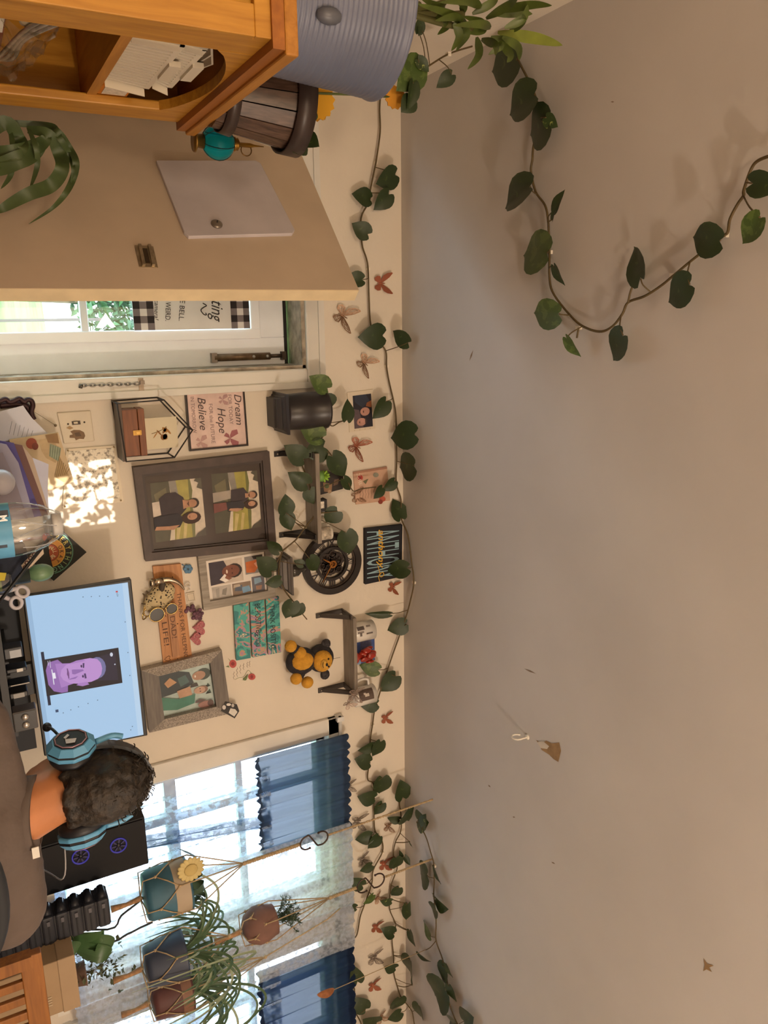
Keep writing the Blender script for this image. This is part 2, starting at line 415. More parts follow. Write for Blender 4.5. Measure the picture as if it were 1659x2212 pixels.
# plaid sign hung on the storm door glass
bn = thing('welcome_sign', 'white hanging sign with black buffalo plaid bands on the storm door', 'sign', D(430, 690, SY-.02))
def SGm(x, y, o=0.0): return D(x, y, SY-.016-o)
NORM[SGm] = V((0, -1, 0))
sgl = gxl+.02; sgr = D(400, 712, SY-.018).x
z0, z1, z2, z3 = sdz(286), sdz(331), sdz(496), sdz(536)
MB().box2((sgl, SY-.018, z0), (sgr, SY-.014, z3)).build('panel', M('#dcdad8', .8, var=.05), bn)
pk = [M('#2b2426', .9), M('#7d7476', .9), M('#dedad8', .9)]
for za, zb, nm in ((z0, z1, 2), (z2, z3, 2)):
    mb = MB(); ch = (zb-za)/3; k = 0; x = sgr
    while x > sgl+.001:
        xn = max(sgl, x-ch*1.02)
        for j in range(3):
            mb.cur = 0 if (k+1) % 2 == 0 and j % 2 == 0 else (2 if (k % 2 == 0 and j % 2 == 1) else 1)
            mb.poly([(xn, SY-.0186, za+j*ch), (x, SY-.0186, za+j*ch), (x, SY-.0186, za+(j+1)*ch), (xn, SY-.0186, za+(j+1)*ch)])
        x = xn; k += 1
    mb.build('plaid_band', pk, bn)
sk = '#2a2526'
text(bn, 'E BELL.', (389, 648), (386, 693), 11, sk, SGm, .003)
text(bn, 'WEIRD.', (358, 652), (357, 693), 11, sk, SGm, .003)
text(bn, 'camera!', (334, 648), (333, 691), 10, sk, SGm, .003, shear=.25)
text(bn, 'ting', (457, 650), (457, 695), 26, sk, SGm, .003, shear=.35)
MB().tube(spline([SGm(x, y, .003) for x, y in ((438, 655), (446, 660), (440, 664), (434, 670), (440, 679), (446, 680), (444, 676))], 5), .0018, 5).build('flourish', M(sk, .7), bn)

# ---------------------------------------------------------------- open entry door
DF = V((-0.078, 2.239, 0)); DH = V((-0.735, 0.678, 0)).normalized(); DN = V((-0.678, -0.735, 0)).normalized()
DPm = plane_map(DF, DN); NORM[DPm] = DN
dw = 0.755; dz0, dz1 = 0.02, 2.02; th = 0.044
dr = thing('door_2', None, None, DF+V((0, 0, .02))); dr['kind'] = 'structure'; dr['label'] = 'open beige entry door with grey metal plate'
pts = [DF, DF+DH*dw, DF+DH*dw-DN*th, DF-DN*th]
MB().prism([p+V((0, 0, dz0)) for p in pts], (0, 0, dz1-dz0)).build('door_slab', M('#cdbaa2', .6, var=.06, scale=6), dr)
MB().prism([p+V((0, 0, dz0)) for p in (DF-DH*.0015-DN*.001, DF-DN*.001, DF-DN*th, DF-DH*.0015-DN*th)], (0, 0, dz1-dz0)).build('door_edge', M('#e2cfa8', .6, var=.08, scale=14), dr)
pl = thing('metal_plate', 'grey sheet metal panel fixed to the beige door', 'panel', DPm(490, 430, 0))
q = [(338, 346), (552, 346), (563, 352), (637, 496), (632, 504), (408, 510), (398, 500)]
mb = MB(); mb.prism([DPm(x, y, .012) for x, y in q], -DN*.012); bevel(mb.build('sheet', M('#cdc6ca', .4, .1, var=.08, scale=7), pl), .002)
lk = thing('lock_cylinder', 'round brass lock cylinder low on the grey metal plate', 'lock', DPm(468, 485, .012))
qn = DN.to_track_quat('Z', 'Y'); c = DPm(468, 485, .0122)
MB().lathe([(.017, 0), (.017, .004), (.013, .007), (.006, .008)], c, 20, qn).build('rose', M('#8d8378', .35, .7), lk)
MB().box(c+DN*.009, (.003, .003, .012), qn).build('keyhole', M('#2a2622', .6), lk)
lt = thing('latch_bracket', 'small metal chain latch bracket on the beige door', 'latch', DPm(316, 556, 0))
a0, a1 = DPm(312, 534, 0), DPm(320, 578, 0)
mt = M('#b3a58c', .35, .8, var=.2, scale=50); md_ = M('#5c5040', .4, .8)
ax = (a1-a0).normalized(); up = V((0, 0, 1))
fr = Matrix((ax, up, DN)).transposed(); qq = fr.to_quaternion()
mid = (a0+a1)/2; ln = (a1-a0).length
MB().box(mid+DN*.002, (ln, .05, .004), qq).build('base_plate', mt, lt)
for s in (-1, 1): MB().box(mid+DN*.008+up*.013*s, (ln*.95, .008, .010), qq).build('rail', mt, lt)
MB().box(mid+DN*.0045, (ln*.7, .012, .003), qq).build('slot', md_, lt)

# door chain on the casing
ch = thing('door_chain', 'steel door chain hanging from bracket on white casing', 'chain', W(245, 830, .02))
a, b = W(176, 833, .022), W(300, 829, .022)
n = 13
for i in range(n):
    c = lerp(a, b, (i+.5)/n); pts = []
    for k in range(10):
        t = 2*math.pi*k/10; u, vv = math.cos(t)*.0098, math.sin(t)*.0048
        pts.append(c+(V((vv, 0, u)) if i % 2 == 0 else V((0, vv, u))))
    MB().tube(pts, .0017, 5, closed=True).build('link', M('#8f8a84', .3, .9), ch)
MB().tube([a+V((-.004, 0, 0)), a+V((.008, 0, -.004))], .006, 8).build('end_knob', M('#6d665e', .4, .8), ch)
MB().box(W(305, 832, .02), (.046, .004, .016)).build('bracket', M('#8c8072', .4, .8, var=.25, scale=60), ch)
MB().box(W(307, 826, .026), (.012, .014, .014)).build('keeper', M('#7a7066', .4, .8), ch)

# ---------------------------------------------------------------- outside the door
gm = M('#6f9a4a', .9, var=.35, scale=1.2)
mb = MB(); mb.grid(lambda s, t: V((-14+s*26, 4+t*24, max(0, (t*24-3)*.165)+.12*math.sin(s*14)*t)), 20, 14)
lw = mb.build('lawn', gm); tag(lw, 'sunlit green lawn rising beyond the door', 'lawn', kind='structure')
def tree(label, c, h, rx, col, nm='shade_tree', n=900, seed=1):
    r = random.Random(seed); t = thing(nm, label, 'tree', c)
    MB().tube([V(c), V(c)+V((.1, 0, h*.3)), V(c)+V((0, .1, h*.7))], [.18, .14, .05], 8).build('trunk', M('#5b4a38', .9), t)
    mb = MB(); cc = V(c)+V((0, 0, h*.66))
    for i in range(n):
        d = V((r.gauss(0, 1), r.gauss(0, 1), r.gauss(0, 1))).normalized()*(r.random()**.4)
        p = cc+V((d.x*rx, d.y*rx, d.z*h*.36)); q = Quaternion(V((r.random(), r.random(), r.random())).normalized(), r.random()*6.3)
        s = .07+r.random()*.08
        mb.add([p+q @ V(v)*s for v in ((-1, 0, 0), (0, -.5, .1), (1, 0, 0), (0, .5, .1))], [(0, 1, 2), (0, 2, 3)])
    mb.build('crown', M(col, .8, var=.4, scale=2), t)
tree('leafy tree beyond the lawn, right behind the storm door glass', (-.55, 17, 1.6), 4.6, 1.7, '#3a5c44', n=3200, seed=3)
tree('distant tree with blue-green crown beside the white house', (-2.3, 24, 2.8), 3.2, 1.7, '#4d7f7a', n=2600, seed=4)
hs = thing('neighbour_house', 'white neighbour house with windows beyond the lawn', 'house', (-2.2, 27, 2.9))
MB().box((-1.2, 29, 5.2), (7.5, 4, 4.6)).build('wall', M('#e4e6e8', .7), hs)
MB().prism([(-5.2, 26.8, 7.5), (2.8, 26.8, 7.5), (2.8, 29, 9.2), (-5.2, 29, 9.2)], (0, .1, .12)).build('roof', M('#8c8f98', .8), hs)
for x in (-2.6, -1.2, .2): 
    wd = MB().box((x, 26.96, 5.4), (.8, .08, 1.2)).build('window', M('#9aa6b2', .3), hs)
fl = thing('garden_flag', 'pale pink flag hanging outside the storm door', 'flag', D(225, 690, 6.0))
mb = MB(); mb.poly([D(x, y, 6.0) for x, y in ((207, 708), (216, 694), (228, 676), (236, 688), (250, 706), (240, 709), (232, 700), (222, 710))]); mb.build('cloth', fabric('#ffd8cc', 0.45), fl)
MB().tube([D(222, 690, 6.03), D(222, 690, 6.03)+V((0, 0, -1.6))], .012, 6).build('pole', M('#555048', .5), fl)
# ---------------------------------------------------------------- windows
wfm = M('#c9ced6', .5, var=.04)
for i, (a, b) in enumerate(WIN):
    wo = thing('window_%d' % (i+1), None, None, ((a+b)/2, YW, WZ0)); wo['kind'] = 'structure'; wo['label'] = ('bright window nearest the monitor', 'bright window by the right edge')[i]
    y0, y1 = YW+.03, YW+.09
    for p, q in (((a, y0, WZ0), (a+.035, y1, WZ1)), ((b-.035, y0, WZ0), (b, y1, WZ1)), ((a, y0, WZ1-.035), (b, y1, WZ1)), ((a, y0, WZ0), (b, y1, WZ0+.04))):
        MB().box2(p, q).build('window_frame', wfm, wo)
    MB().box2((a+.03, y0+.01, 1.405), (b-.03, y1-.01, 1.45)).build('meeting_rail', wfm, wo)
    MB().box2((a+.03, y0+.015, 1.69), (b-.03, y1-.015, 1.715)).build('muntin', wfm, wo)
    MB().box2((a+.19, y0+.014, WZ0+.03), (a+.225, y1-.014, WZ1-.03)).build('muntin', wfm, wo)
    MB().box2((a+.5, y0+.014, WZ0+.03), (a+.52, y1-.014, WZ1-.03)).build('muntin', wfm, wo)
    for z0, z1 in ((WZ0+.03, 1.42), (1.43, WZ1-.03)):
        MB().box2((a+.03, YW+.058, z0), (b-.03, YW+.062, z1)).build('glass_pane', glassmat((.98, .99, 1), .95), wo)
    for p, q in (((a-.075, YW-.018, WZ0-.03), (a, YW, WZ1+.05)), ((b, YW-.018, WZ0-.03), (b+.075, YW, WZ1+.05)), ((a-.075, YW-.018, WZ1), (b+.075, YW, WZ1+.05))):
        bevel(MB().box2(p, q).build('casing', whitem, wo), .004)
    MB().box2((a-.08, YW-.05, WZ0-.04), (b+.08, YW, WZ0)).build('window_sill', whitem, wo)

# curtain rod
rod = thing('curtain_rod', 'slim white curtain rod above both windows', 'curtain rod', (1.62, YW-.05, 2.12))
MB().tube([(1.60, YW-.028, 2.12), (3.55, YW-.028, 2.12)], .007, 8).build('pole', M('#d8d8d6', .4), rod)
for x in (1.61, 2.54, 3.54): MB().box2((x-.010, YW-.036, 2.105), (x+.010, YW, 2.135)).build('bracket', M('#d8d8d6', .4), rod)
def curtain(name, label, x0, x1, zt, zb, y, mat, amp, folds, skew=0.0, scallop=0.0, seed=1, group=None, gather=0.0):
    r = random.Random(seed); ph = [r.random()*6 for _ in range(4)]
    t = thing(name, label, 'curtain', ((x0+x1)/2, y, zb), group)
    def fn(s, u):
        a = amp*(.5+.5*u)
        x = lerp(x0, x1, s)+skew*u; zz = lerp(zt, zb, u)
        yy = y+a*math.sin(s*folds*6.283+ph[0])+a*.5*math.sin(s*folds*2.3*6.283+ph[1]+u*2)
        zz += scallop*abs(math.sin(s*folds*2*3.1416))*max(0, 1-u/.08)
        if u > .97: zz += scallop*.5*math.sin(s*folds*3*6.28+ph[2])
        return V((x, yy, zz))
    MB().grid(fn, int(folds*14), 24).build('cloth', mat, t)
    MB().grid(lambda s, u: fn(s, u*.055)+V((0, -.004, .0)), int(folds*14), 2).build('heading', mat, t)
    MB().grid(lambda s, u: fn(s, .965+u*.035)+V((0, -.003, 0)), int(folds*14), 2).build('hem', mat, t)
    return t
navy = fabric('#43546e', .05)
curtain('valance', 'navy blue valance curtain closest to the monitor wall', 1.665, 2.115, 2.135, 1.745, YW-.055, navy, .012, 6, 0, .012, 2)
curtain('valance', 'darker navy valance curtain at the right edge beyond the lace panel', 2.655, 3.45, 2.135, 1.70, YW-.055, fabric('#2c3a56', .04), .012, 8, 0, .012, 3)
curtain('openwork_cloth', 'white floral lace curtain hanging between the navy valances', 2.07, 2.69, 2.13, 1.0, YW-.085, fabric('#c6cdd8', .34, 'noise', 60), .014, 6, 0, .006, 4)
curtain('sheer_curtain', 'gathered sheer curtain over the window behind the headset wearer', 1.72, 2.12, 1.80, .96, YW-.04, fabric('#bcd0e8', .62, 'noise', 38), .016, 7, 0, 0, 5)
curtain('sheer_curtain', 'sheer curtain over the window by the right edge', 2.68, 3.40, 1.80, .96, YW-.04, fabric('#bccde4', .5, 'noise', 42), .014, 9, 0, 0, 6)
curtain('sheer_curtain', 'dark twisted sheer strip hanging down the middle of the nearer window', 1.955, 2.01, 1.80, 1.0, YW-.028, fabric('#54698a', .15), .01, 2, -.12, 0, 7)

# ---------------------------------------------------------------- framed things and signs on the wall
def wq(name, label, cat, q, group=None): 
    cx = sum(p[0] for p in q)/4; cy = sum(p[1] for p in q)/4; return thing(name, label, cat, W(cx, cy, .0), group)
# dream / hope / believe sign
q = [(528, 841), (537, 963), (410, 975), (400, 848)]
t = wq('quote_sign', 'black framed pink marble sign reading Dream, Hope, Believe', 'sign', q)
slab('backing', t, subq(q, .01, .01, .99, .99), W, .001, .010, M('#d8bdb4', .5, var=.16, scale=18))
bars(t, q, W, 0.0, .016, (.025, .025, .03, .03), M('#2c2422', .35, .3))
pk_ = '#a4746c'; dk = '#4a3a3a'
def tq(t, q, s, u0, v, u1, cap, col, o, **k): return text(t, s, quad_lerp(q, u0, v), quad_lerp(q, u1, v), cap, col, W, o, **k)
tq(t, q, 'Dream', .08, .18, .62, 15, dk, .0105, shear=.3)
tq(t, q, 'FOR TODAY', .08, .29, .60, 8, '#8a7474', .0105)
tq(t, q, 'Hope', .30, .48, .74, 17, dk, .0105, shear=.3)
tq(t, q, 'FOR the FUTURE', .22, .62, .90, 8, '#8a7474', .0105)
tq(t, q, 'Believe', .10, .80, .66, 17, dk, .0105, shear=.3)
tq(t, q, 'IN TOMORROW', .08, .92, .70, 8, '#8a7474', .0105)
def flatfly(t, q, u, v, s, col, o, name='butterfly_print'):
    sh = []
    for sg in (-1, 1):
        sh.append((col, qshape(q, [(u, v), (u+sg*s*.5, v-s), (u+sg*s*1.05, v-s*.9), (u+sg*s*.95, v-s*.25), (u+sg*s*.4, v)])))
        sh.append((col, qshape(q, [(u, v), (u+sg*s*.5, v+.02), (u+sg*s*.75, v+s*.45), (u+sg*s*.35, v+s*.75)])))
    flat(name, t, sh, W, o)
flatfly(t, q, .84, .30, .14, '#9c5c62', .0105); flatfly(t, q, .16, .38, .09, '#b08c8a', .0105); flatfly(t, q, .86, .80, .11, '#b99590', .0105)

# dark double photo frame
q = [(582, 975), (598, 1185), (315, 1213), (288, 1010)]
t = wq('double_photo_frame', 'large dark brown frame holding two outdoor photos of a couple', 'picture frame', q)
fm_ = M('#4a3c36', .5, var=.18, scale=25)
slab('mat_board', t, subq(q, .05, .04, .95, .96), W, .004, .012, M('#43362f', .7, var=.1, scale=30))
bars(t, q, W, 0, .03, (.085, .055, .085, .055), fm_)
bars(t, subq(q, .085, .055, .915, .945), W, .004, .022, (.03, .02, .03, .02), M('#3b2f2a', .5))
MB().poly([W(x, y, .0165) for x, y in subq(q, .1, .07, .9, .93)]).build('glass', glassmat((.97, .97, .96), .965), t)
def photo(t, pq, shapes, o, name='photo'): flat(name, t, [(c, qshape(pq, s)) for c, s in shapes], W, o, .0004)
sky, fieldc, field2, dkg, lake = '#d9cdbb', '#a9a04a', '#c9b878', '#4c4a38', '#8f8a82'
def outdoor(): return [(sky, [(0, 0), (1, 0), (1, 1), (0, 1)]), (fieldc, [(0, .22), (.3, .24), (.6, .22), (1, .24), (1, .62), (0, .52)]), ('#6d7038', [(0, .22), (.2, .19), (.4, .23), (.7, .19), (1, .22), (1, .27), (0, .26)]),
    (lake, [(0, .5), (.35, .46), (.4, .56), (0, .66)]), (dkg, [(0, .64), (.5, .60), (1, .72), (1, 1), (0, 1)]), ('#6a6448', [(.1, .7), (.5, .68), (.4, .9), (.2, .95)]),
    (field2, [(.72, .34), (1, .40), (1, .46), (.70, .40)]), (field2, [(.72, .46), (1, .54), (1, .60), (.70, .54)]), ('#4a4436', [(.86, .0), (1, 0), (1, .22), (.94, .16), (.90, .06)]), ('#54503f', [(0, 0), (.2, 0), (.16, .10), (.08, .06), (.04, .14), (0, .1)])]

ph1 = [(555, 1016), (565, 1138), (466, 1153), (456, 1024)]
photo(t, ph1, outdoor()+[('#d8ccc0', [(.30, .60), (.44, .58), (.48, 1), (.32, 1)]), ('#3a3034', [(.28, .32), (.40, .22), (.52, .26), (.56, .44), (.50, .62), (.30, .60)]), ('#b08468', [(.39, .2), (.45, .2), (.46, .3), (.38, .3)]), ('#33261f', ell(.42, .115, .068, .085, 12)), ('#b08468', ell(.42, .155, .056, .085, 12)), ('#5a3c2c', [(.38, .20), (.46, .20), (.42, .235)]),
    ('#7a4a44', [(.50, .70), (.62, .68), (.66, 1), (.50, 1)]), ('#2f2a30', [(.50, .38), (.58, .30), (.66, .38), (.66, .70), (.50, .72)]), ('#3a2418', ell(.585, .19, .078, .15, 14)), ('#b88c70', ell(.572, .17, .045, .08, 12)), ('#7a3c34', [(.555, .205), (.59, .205), (.572, .22)]), ('#b88c70', [(.64, .36), (.68, .5), (.64, .68), (.61, .64), (.62, .48)])], .0125)

ph2 = [(434, 1032), (446, 1156), (337, 1172), (324, 1044)]
photo(t, ph2, outdoor()+[('#d8ccc0', [(.32, .84), (.55, .82), (.58, 1), (.33, 1)]), ('#3a3034', [(.20, .52), (.30, .38), (.50, .34), (.60, .46), (.60, .84), (.28, .86), (.2, .72)]), ('#b08468', [(.37, .26), (.47, .26), (.5, .40), (.34, .40)]), ('#33261f', ell(.42, .18, .085, .10, 14)), ('#b08468', ell(.42, .225, .07, .10, 14)), ('#5a3c2c', [(.37, .28), (.47, .28), (.42, .32)]),
    ('#2f2a30', [(.56, .52), (.66, .40), (.80, .50), (.80, 1), (.58, 1)]), ('#3a2418', ell(.665, .26, .105, .19, 16)), ('#b88c70', ell(.645, .24, .06, .10, 14)), ('#7a3c34', [(.62, .285), (.67, .285), (.645, .305)]), ('#b88c70', [(.76, .50), (.83, .62), (.80, 1), (.74, .96), (.76, .7)])], .0125)

# grey collage frame
q = [(587, 1172), (596, 1290), (440.5, 1319), (427, 1198)]
t = wq('collage_frame', 'weathered grey wooden frame with a collage of five family photos', 'picture frame', q)
bars(t, q, W, 0, .024, (.14, .10, .14, .10), wood('#7d7468', '#a39a8c', 2, 5), 'frame_bar')
iq = subq(q, .12, .09, .88, .91)
slab('mat_board', t, iq, W, .003, .010, M('#e6ded4', .7, var=.03))
photo(t, subq(iq, .08, .40, .62, .95), [('#c9bcae', [(0, 0), (1, 0), (1, 1), (0, 1)]), ('#3c3440', [(.0, .55), (.5, .40), (.95, .55), (1, 1), (0, 1)]), ('#2e211d', ell(.5, .26, .31, .24, 14)), ('#7c4a38', ell(.5, .36, .27, .27, 14)), ('#40201a', ell(.40, .32, .035, .02, 6)), ('#40201a', ell(.60, .32, .035, .02, 6)), ('#e0c8b8', ell(.5, .48, .09, .03, 8)), ('#f0eae2', [(.58, .55), (.86, .40), (.95, .56), (.8, .72)]), ('#8c5a44', [(.66, .5), (.82, .34), (.88, .44), (.76, .56)])], .0105)
photo(t, subq(iq, .08, .06, .50, .36), [('#8f8a86', [(0, 0), (1, 0), (1, 1), (0, 1)]), ('#c86a30', [(.25, .35), (.6, .2), (.95, .5), (.9, .95), (.3, .95)]), ('#e0a080', [(.3, .2), (.55, .1), (.7, .35), (.45, .5)]), ('#3a3330', [(.0, .0), (.25, .0), (.2, .5), (0, .6)])], .0105)
photo(t, subq(iq, .66, .62, .95, .94), [('#b9b2aa', [(0, 0), (1, 0), (1, 1), (0, 1)]), ('#8c877f', [(.2, .2), (.8, .3), (.7, .5), (.3, .45)]), ('#a19b93', [(.1, .6), (.9, .65), (.85, .8), (.2, .8)])], .0105)
photo(t, subq(iq, .66, .29, .95, .60), [('#8a7868', [(0, 0), (1, 0), (1, 1), (0, 1)]), ('#7aa0c0', [(.35, .1), (.8, .0), (.9, .45), (.4, .5)]), ('#5a6474', [(.2, .45), (.7, .5), (.6, .9), (.2, .8)]), ('#b6a898', [(.1, .6), (.3, .55), (.35, .95), (.1, .9)])], .0105)
photo(t, subq(iq, .58, .06, .95, .27), [('#6c6a72', [(0, 0), (1, 0), (1, 1), (0, 1)]), ('#8aa6bc', [(.1, .3), (.4, .2), (.5, .8), (.1, .8)]), ('#9c7a66', [(.6, .2), (.9, .3), (.85, .7), (.6, .7)])], .0105)

# thank-you board
q = [(391, 1218), (415, 1420), (353, 1435), (330, 1224)]
t = wq('wooden_board', 'rough plywood board with handwritten thank-you lettering', 'sign', q)
wb = wood('#a8703e', '#c98f58', 0, 4)
slab('board', t, q, W, 0, .012, wb)
slab('plank', t, subq(q, .40, .40, .95, .66), W, .012, .020, wood('#9a6840', '#b98554', 0, 4))
tq(t, q, 'THANKS FOR HELPING', .30, .27, .99, 9, '#5a3c26', .0125)
tq(t, q, '1 DAD!', .47, .60, .76, 11, '#6a4630', .0208)
tq(t, q, 'MY LIFE!', .36, .90, .82, 11, '#5a3c26', .0125)
hp = [quad_lerp(q, .955+.028*u, .84-.11*v) for u, v in ((0, -1), (-.7, -.1), (-.9, .5), (-.5, .9), (0, .5), (.5, .9), (.9, .5), (.7, -.1))]
MB().tube([W(x, y, .0128) for x, y in hp], .0009, 4, closed=True).build('heart_drawing', M('#5a3c26', .8), t)
for u, v in ((.13, .35), (.52, .80), (.62, .36), (.90, .58), (.98, .5)): MB().ball(W(*quad_lerp(q, u, v), .0125), .0022, 6).build('nail', M('#3c3430', .5, .6), t)
# hammer head
t = thing('hammer_head', 'shiny steel claw hammer head mounted on the plywood board', 'hammer', W(355, 1262, .03))
hm = M('#b8a894', .22, .9, var=.2, scale=20)
c0, c1 = W(322, 1259, .04), W(334, 1258, .04)
MB().tube([c0, c1], [.016, .0155], 14).build('striking_face', hm, t)
MB().tube([c1, W(341, 1256, .04), W(352, 1253, .04)], [.011, .0115, .013], 10).build('neck', hm, t)
for s in (-1, 1):
    pts = spline([W(352, 1253, .04+s*.004), W(366, 1252, .04+s*.007), W(380, 1256, .04+s*.010), W(391, 1264, .04+s*.011), W(398, 1274, .04+s*.011)], 5)
    MB().tube(pts, [lerp(.011, .0028, k/(len(pts)-1)) for k in range(len(pts))], 8).build('claw', hm, t)
MB().tube([W(352, 1256, .04), W(350, 1266, .035), W(348, 1275, .03)], [.010, .011, .012], 8).build('handle_stub', M('#4b4238', .7), t)
# patterned rock-like cloth bundle
t = thing('patterned_bundle', 'cream and black spotted cloth bundle hanging below the hammer head', 'cloth', W(345, 1290, .02))
sp_, nt, b = nodemat('spotted'); tc = nt.nodes.new('ShaderNodeTexCoord'); vo = nt.nodes.new('ShaderNodeTexVoronoi'); vo.inputs['Scale'].default_value = 95
nt.links.new(tc.outputs['Object'], vo.inputs['Vector']); r_ = nt.nodes.new('ShaderNodeValToRGB'); nt.links.new(vo.outputs['Distance'], r_.inputs[0])
r_.color_ramp.elements[0].position = .28; r_.color_ramp.elements[0].color = rgb('#3a3228')+(1,); r_.color_ramp.elements[1].position = .36; r_.color_ramp.elements[1].color = rgb('#c8b68e')+(1,)
nt.links.new(r_.outputs[0], b.inputs['Base Color']); b.inputs['Roughness'].default_value = .8
rr = random.Random(3)
for x, y, r in ((360, 1276, .030), (345, 1283, .034), (333, 1296, .034), (350, 1296, .032), (325, 1306, .026), (340, 1306, .026), (363, 1288, .022)):
    MB().ball(W(x, y, .022), (r, r*.65, r), 12).build('fold', sp_, t)
for x0, y0, x1, y1 in ((325, 1290, 308, 1282), (320, 1300, 306, 1304), (330, 1286, 316, 1276)):
    MB().tube([W(x0, y0, .02), W((x0+x1)/2, (y0+y1)/2+3, .03), W(x1, y1, .02)], [.006, .004, .002], 6).build('fray', M('#6c5c48', .8), t)
# sunglasses
t = thing('sunglasses', 'gold framed aviator sunglasses with dark lenses hanging on the plywood board', 'sunglasses', W(350, 1322, .04))
gm_ = M('#c9ad72', .25, .9)
for cx, cy, rx, ry in ((339, 1328, 17, 14), (371, 1315, 13, 11)):
    pts = [W(x, y, .05) for x, y in ell(cx, cy, rx, ry, 18, rot=-32)]
    MB().tube(pts, .0022, 6, closed=True).build('rim', gm_, t)
    MB().poly([W(x, y, .049) for x, y in ell(cx, cy, rx, ry, 18, rot=-32)]).build('lens', M('#1d1f24', .12, var=.0, spec=.8), t)
MB().tube([W(353, 1318, .051), W(358, 1313, .054), W(362, 1314, .051)], .002, 6).build('bridge', gm_, t)
MB().tube(spline([W(322, 1330, .05), W(316, 1331, .045), W(311, 1325, .04), (W(313, 1310, .03)), W(330, 1292, .02)], 5), .0024, 6).build('temple', gm_, t)
MB().tube(spline([W(318, 1332, .05), W(309, 1338, .04), W(310, 1322, .03), W(322, 1308, .03)], 5), .0024, 6).build('temple', gm_, t)

# small stuck-on things above the board
t = thing('blue_bow', 'tiny blue ribbon bow stuck above the plywood board', 'bow', W(405, 1228, .01)); bl = M('#5d86a8', .6)
for a in range(6):
    an = a*1.047; MB().ball(W(406+6*math.cos(an), 1229+6*math.sin(an), .008), (.008, .004, .008), 8).build('loop', bl, t)
MB().tube([W(398, 1222, .006), W(393, 1219, .004)], .002, 5).build('tail', bl, t)
t = thing('paper_tag', 'small white paper tag with drawn border clipped above the board', 'tag', W(414, 1288, .01))
slab('paper', t, [(420, 1278), (423, 1298), (405, 1301), (401, 1282)], W, .004, .005, M('#d8ccb8', .8))
MB().tube([W(x, y, .0055) for x, y in ((418, 1281), (420, 1296), (407, 1298), (404, 1284))], .0006, 4, closed=True).build('border_line', M('#7a6c5c', .8), t)
t = thing('binder_clip', 'white twisted wire clip above the plywood board', 'clip', W(405, 1266, .01))
for dx in (-4, 4): MB().tube(spline([W(398, 1266+dx*.6, .006), W(405, 1262+dx, .010), W(411, 1268+dx, .010), W(405, 1272+dx, .006)], 5), .0016, 5).build('wire', M('#e2dcd4', .5), t)
t = thing('purple_rose', 'dried purple rose above the plywood board', 'flower', W(420, 1325, .02)); pr_ = M('#6a4a58', .8, var=.3, scale=60)
rr = random.Random(9)
for k in range(11):
    an = k*2.4; r = .004+.0016*k; c = W(428, 1328, .02)+V((math.cos(an)*r, -.006+.0006*k, math.sin(an)*r)); MB().ball(c, (.008, .005, .008), 8).build('petal', pr_, t)
for x, y in ((413, 1318), (406, 1314), (416, 1310), (419, 1318), (402, 1320)): MB().ball(W(x, y, .012), (.009, .006, .008), 8).build('petal', pr_, t)
gp = M('#c87d84', .25, .35, var=.35, scale=220, bump=.6, bscale=300)
for cx, cy, s, lb in ((432, 1357, 15, 'pink glitter heart, upper one of the pair beside the purple rose'), (424, 1380, 14, 'pink glitter heart, the one farther from the purple rose')):
    h = []
    for k in range(24):
        a = 2*math.pi*k/24; h.append((cx+(13*math.cos(a)-5*math.cos(2*a)-2*math.cos(3*a)-math.cos(4*a))/16*s, cy+(16*math.sin(a)**3)/16*s))
    t = thing('glitter_heart', lb, 'heart', W(cx, cy, 0))
    o = MB().prism([W(x, y, .012) for x, y in h], (0, .011, 0)).build('heart_body', gp, t); bevel(o, .004, 3)
    for k in range(5): MB().ball(W(cx+6*math.cos(k*1.3), cy+6*math.sin(k*1.3), .013), .0018, 6).build('sequin', M('#f0d8c8', .15, .6), t)

# think positive planks
q = [(602.6, 1289), (607.6, 1409), (511, 1427), (505, 1308)]
t = wq('painted_plank_sign', 'three turquoise and pink painted planks reading think positive, be positive, be you', 'sign', q)
pm_, nt, b = nodemat('paint_splash'); tc = nt.nodes.new('ShaderNodeTexCoord'); nz = nt.nodes.new('ShaderNodeTexNoise'); nz.inputs['Scale'].default_value = 13; nz.inputs['Detail'].default_value = 5; nz.inputs['Distortion'].default_value = 1.5
nt.links.new(tc.outputs['Object'], nz.inputs['Vector']); r_ = nt.nodes.new('ShaderNodeValToRGB'); nt.links.new(nz.outputs['Fac'], r_.inputs[0]); cr = r_.color_ramp; cr.interpolation = 'CONSTANT'
cr.elements[0].color = rgb('#2f7f80')+(1,); cr.elements[1].position = .42; cr.elements[1].color = rgb('#4aa69c')+(1,)
for ps, c in ((.49, '#b8927a'), (.53, '#a986a0'), (.57, '#2c8588'), (.63, '#d8c8b0'), (.66, '#3a7a70')):
    e = cr.elements.new(ps); e.color = rgb(c)+(1,)
nt.links.new(r_.outputs[0], b.inputs['Base Color'])
for v0, v1 in ((0, .29), (.33, .64), (.68, 1)): slab('plank', t, subq(q, 0, v0, 1, v1), W, .006, .020, pm_)
for u in (.2, .8): slab('batten', t, subq(q, u-.03, .0, u+.03, 1), W, 0, .006, M('#b99a70', .7))
tq(t, q, 'THINK POSITIVE', .12, .22, .93, 11, '#0e1e28', .0205)
tq(t, q, 'BE POSITIVE', .05, .54, .56, 12, '#0e1e28', .0205)
tq(t, q, 'BE YOU', .56, .56, .82, 11, '#3c1230', .0205)

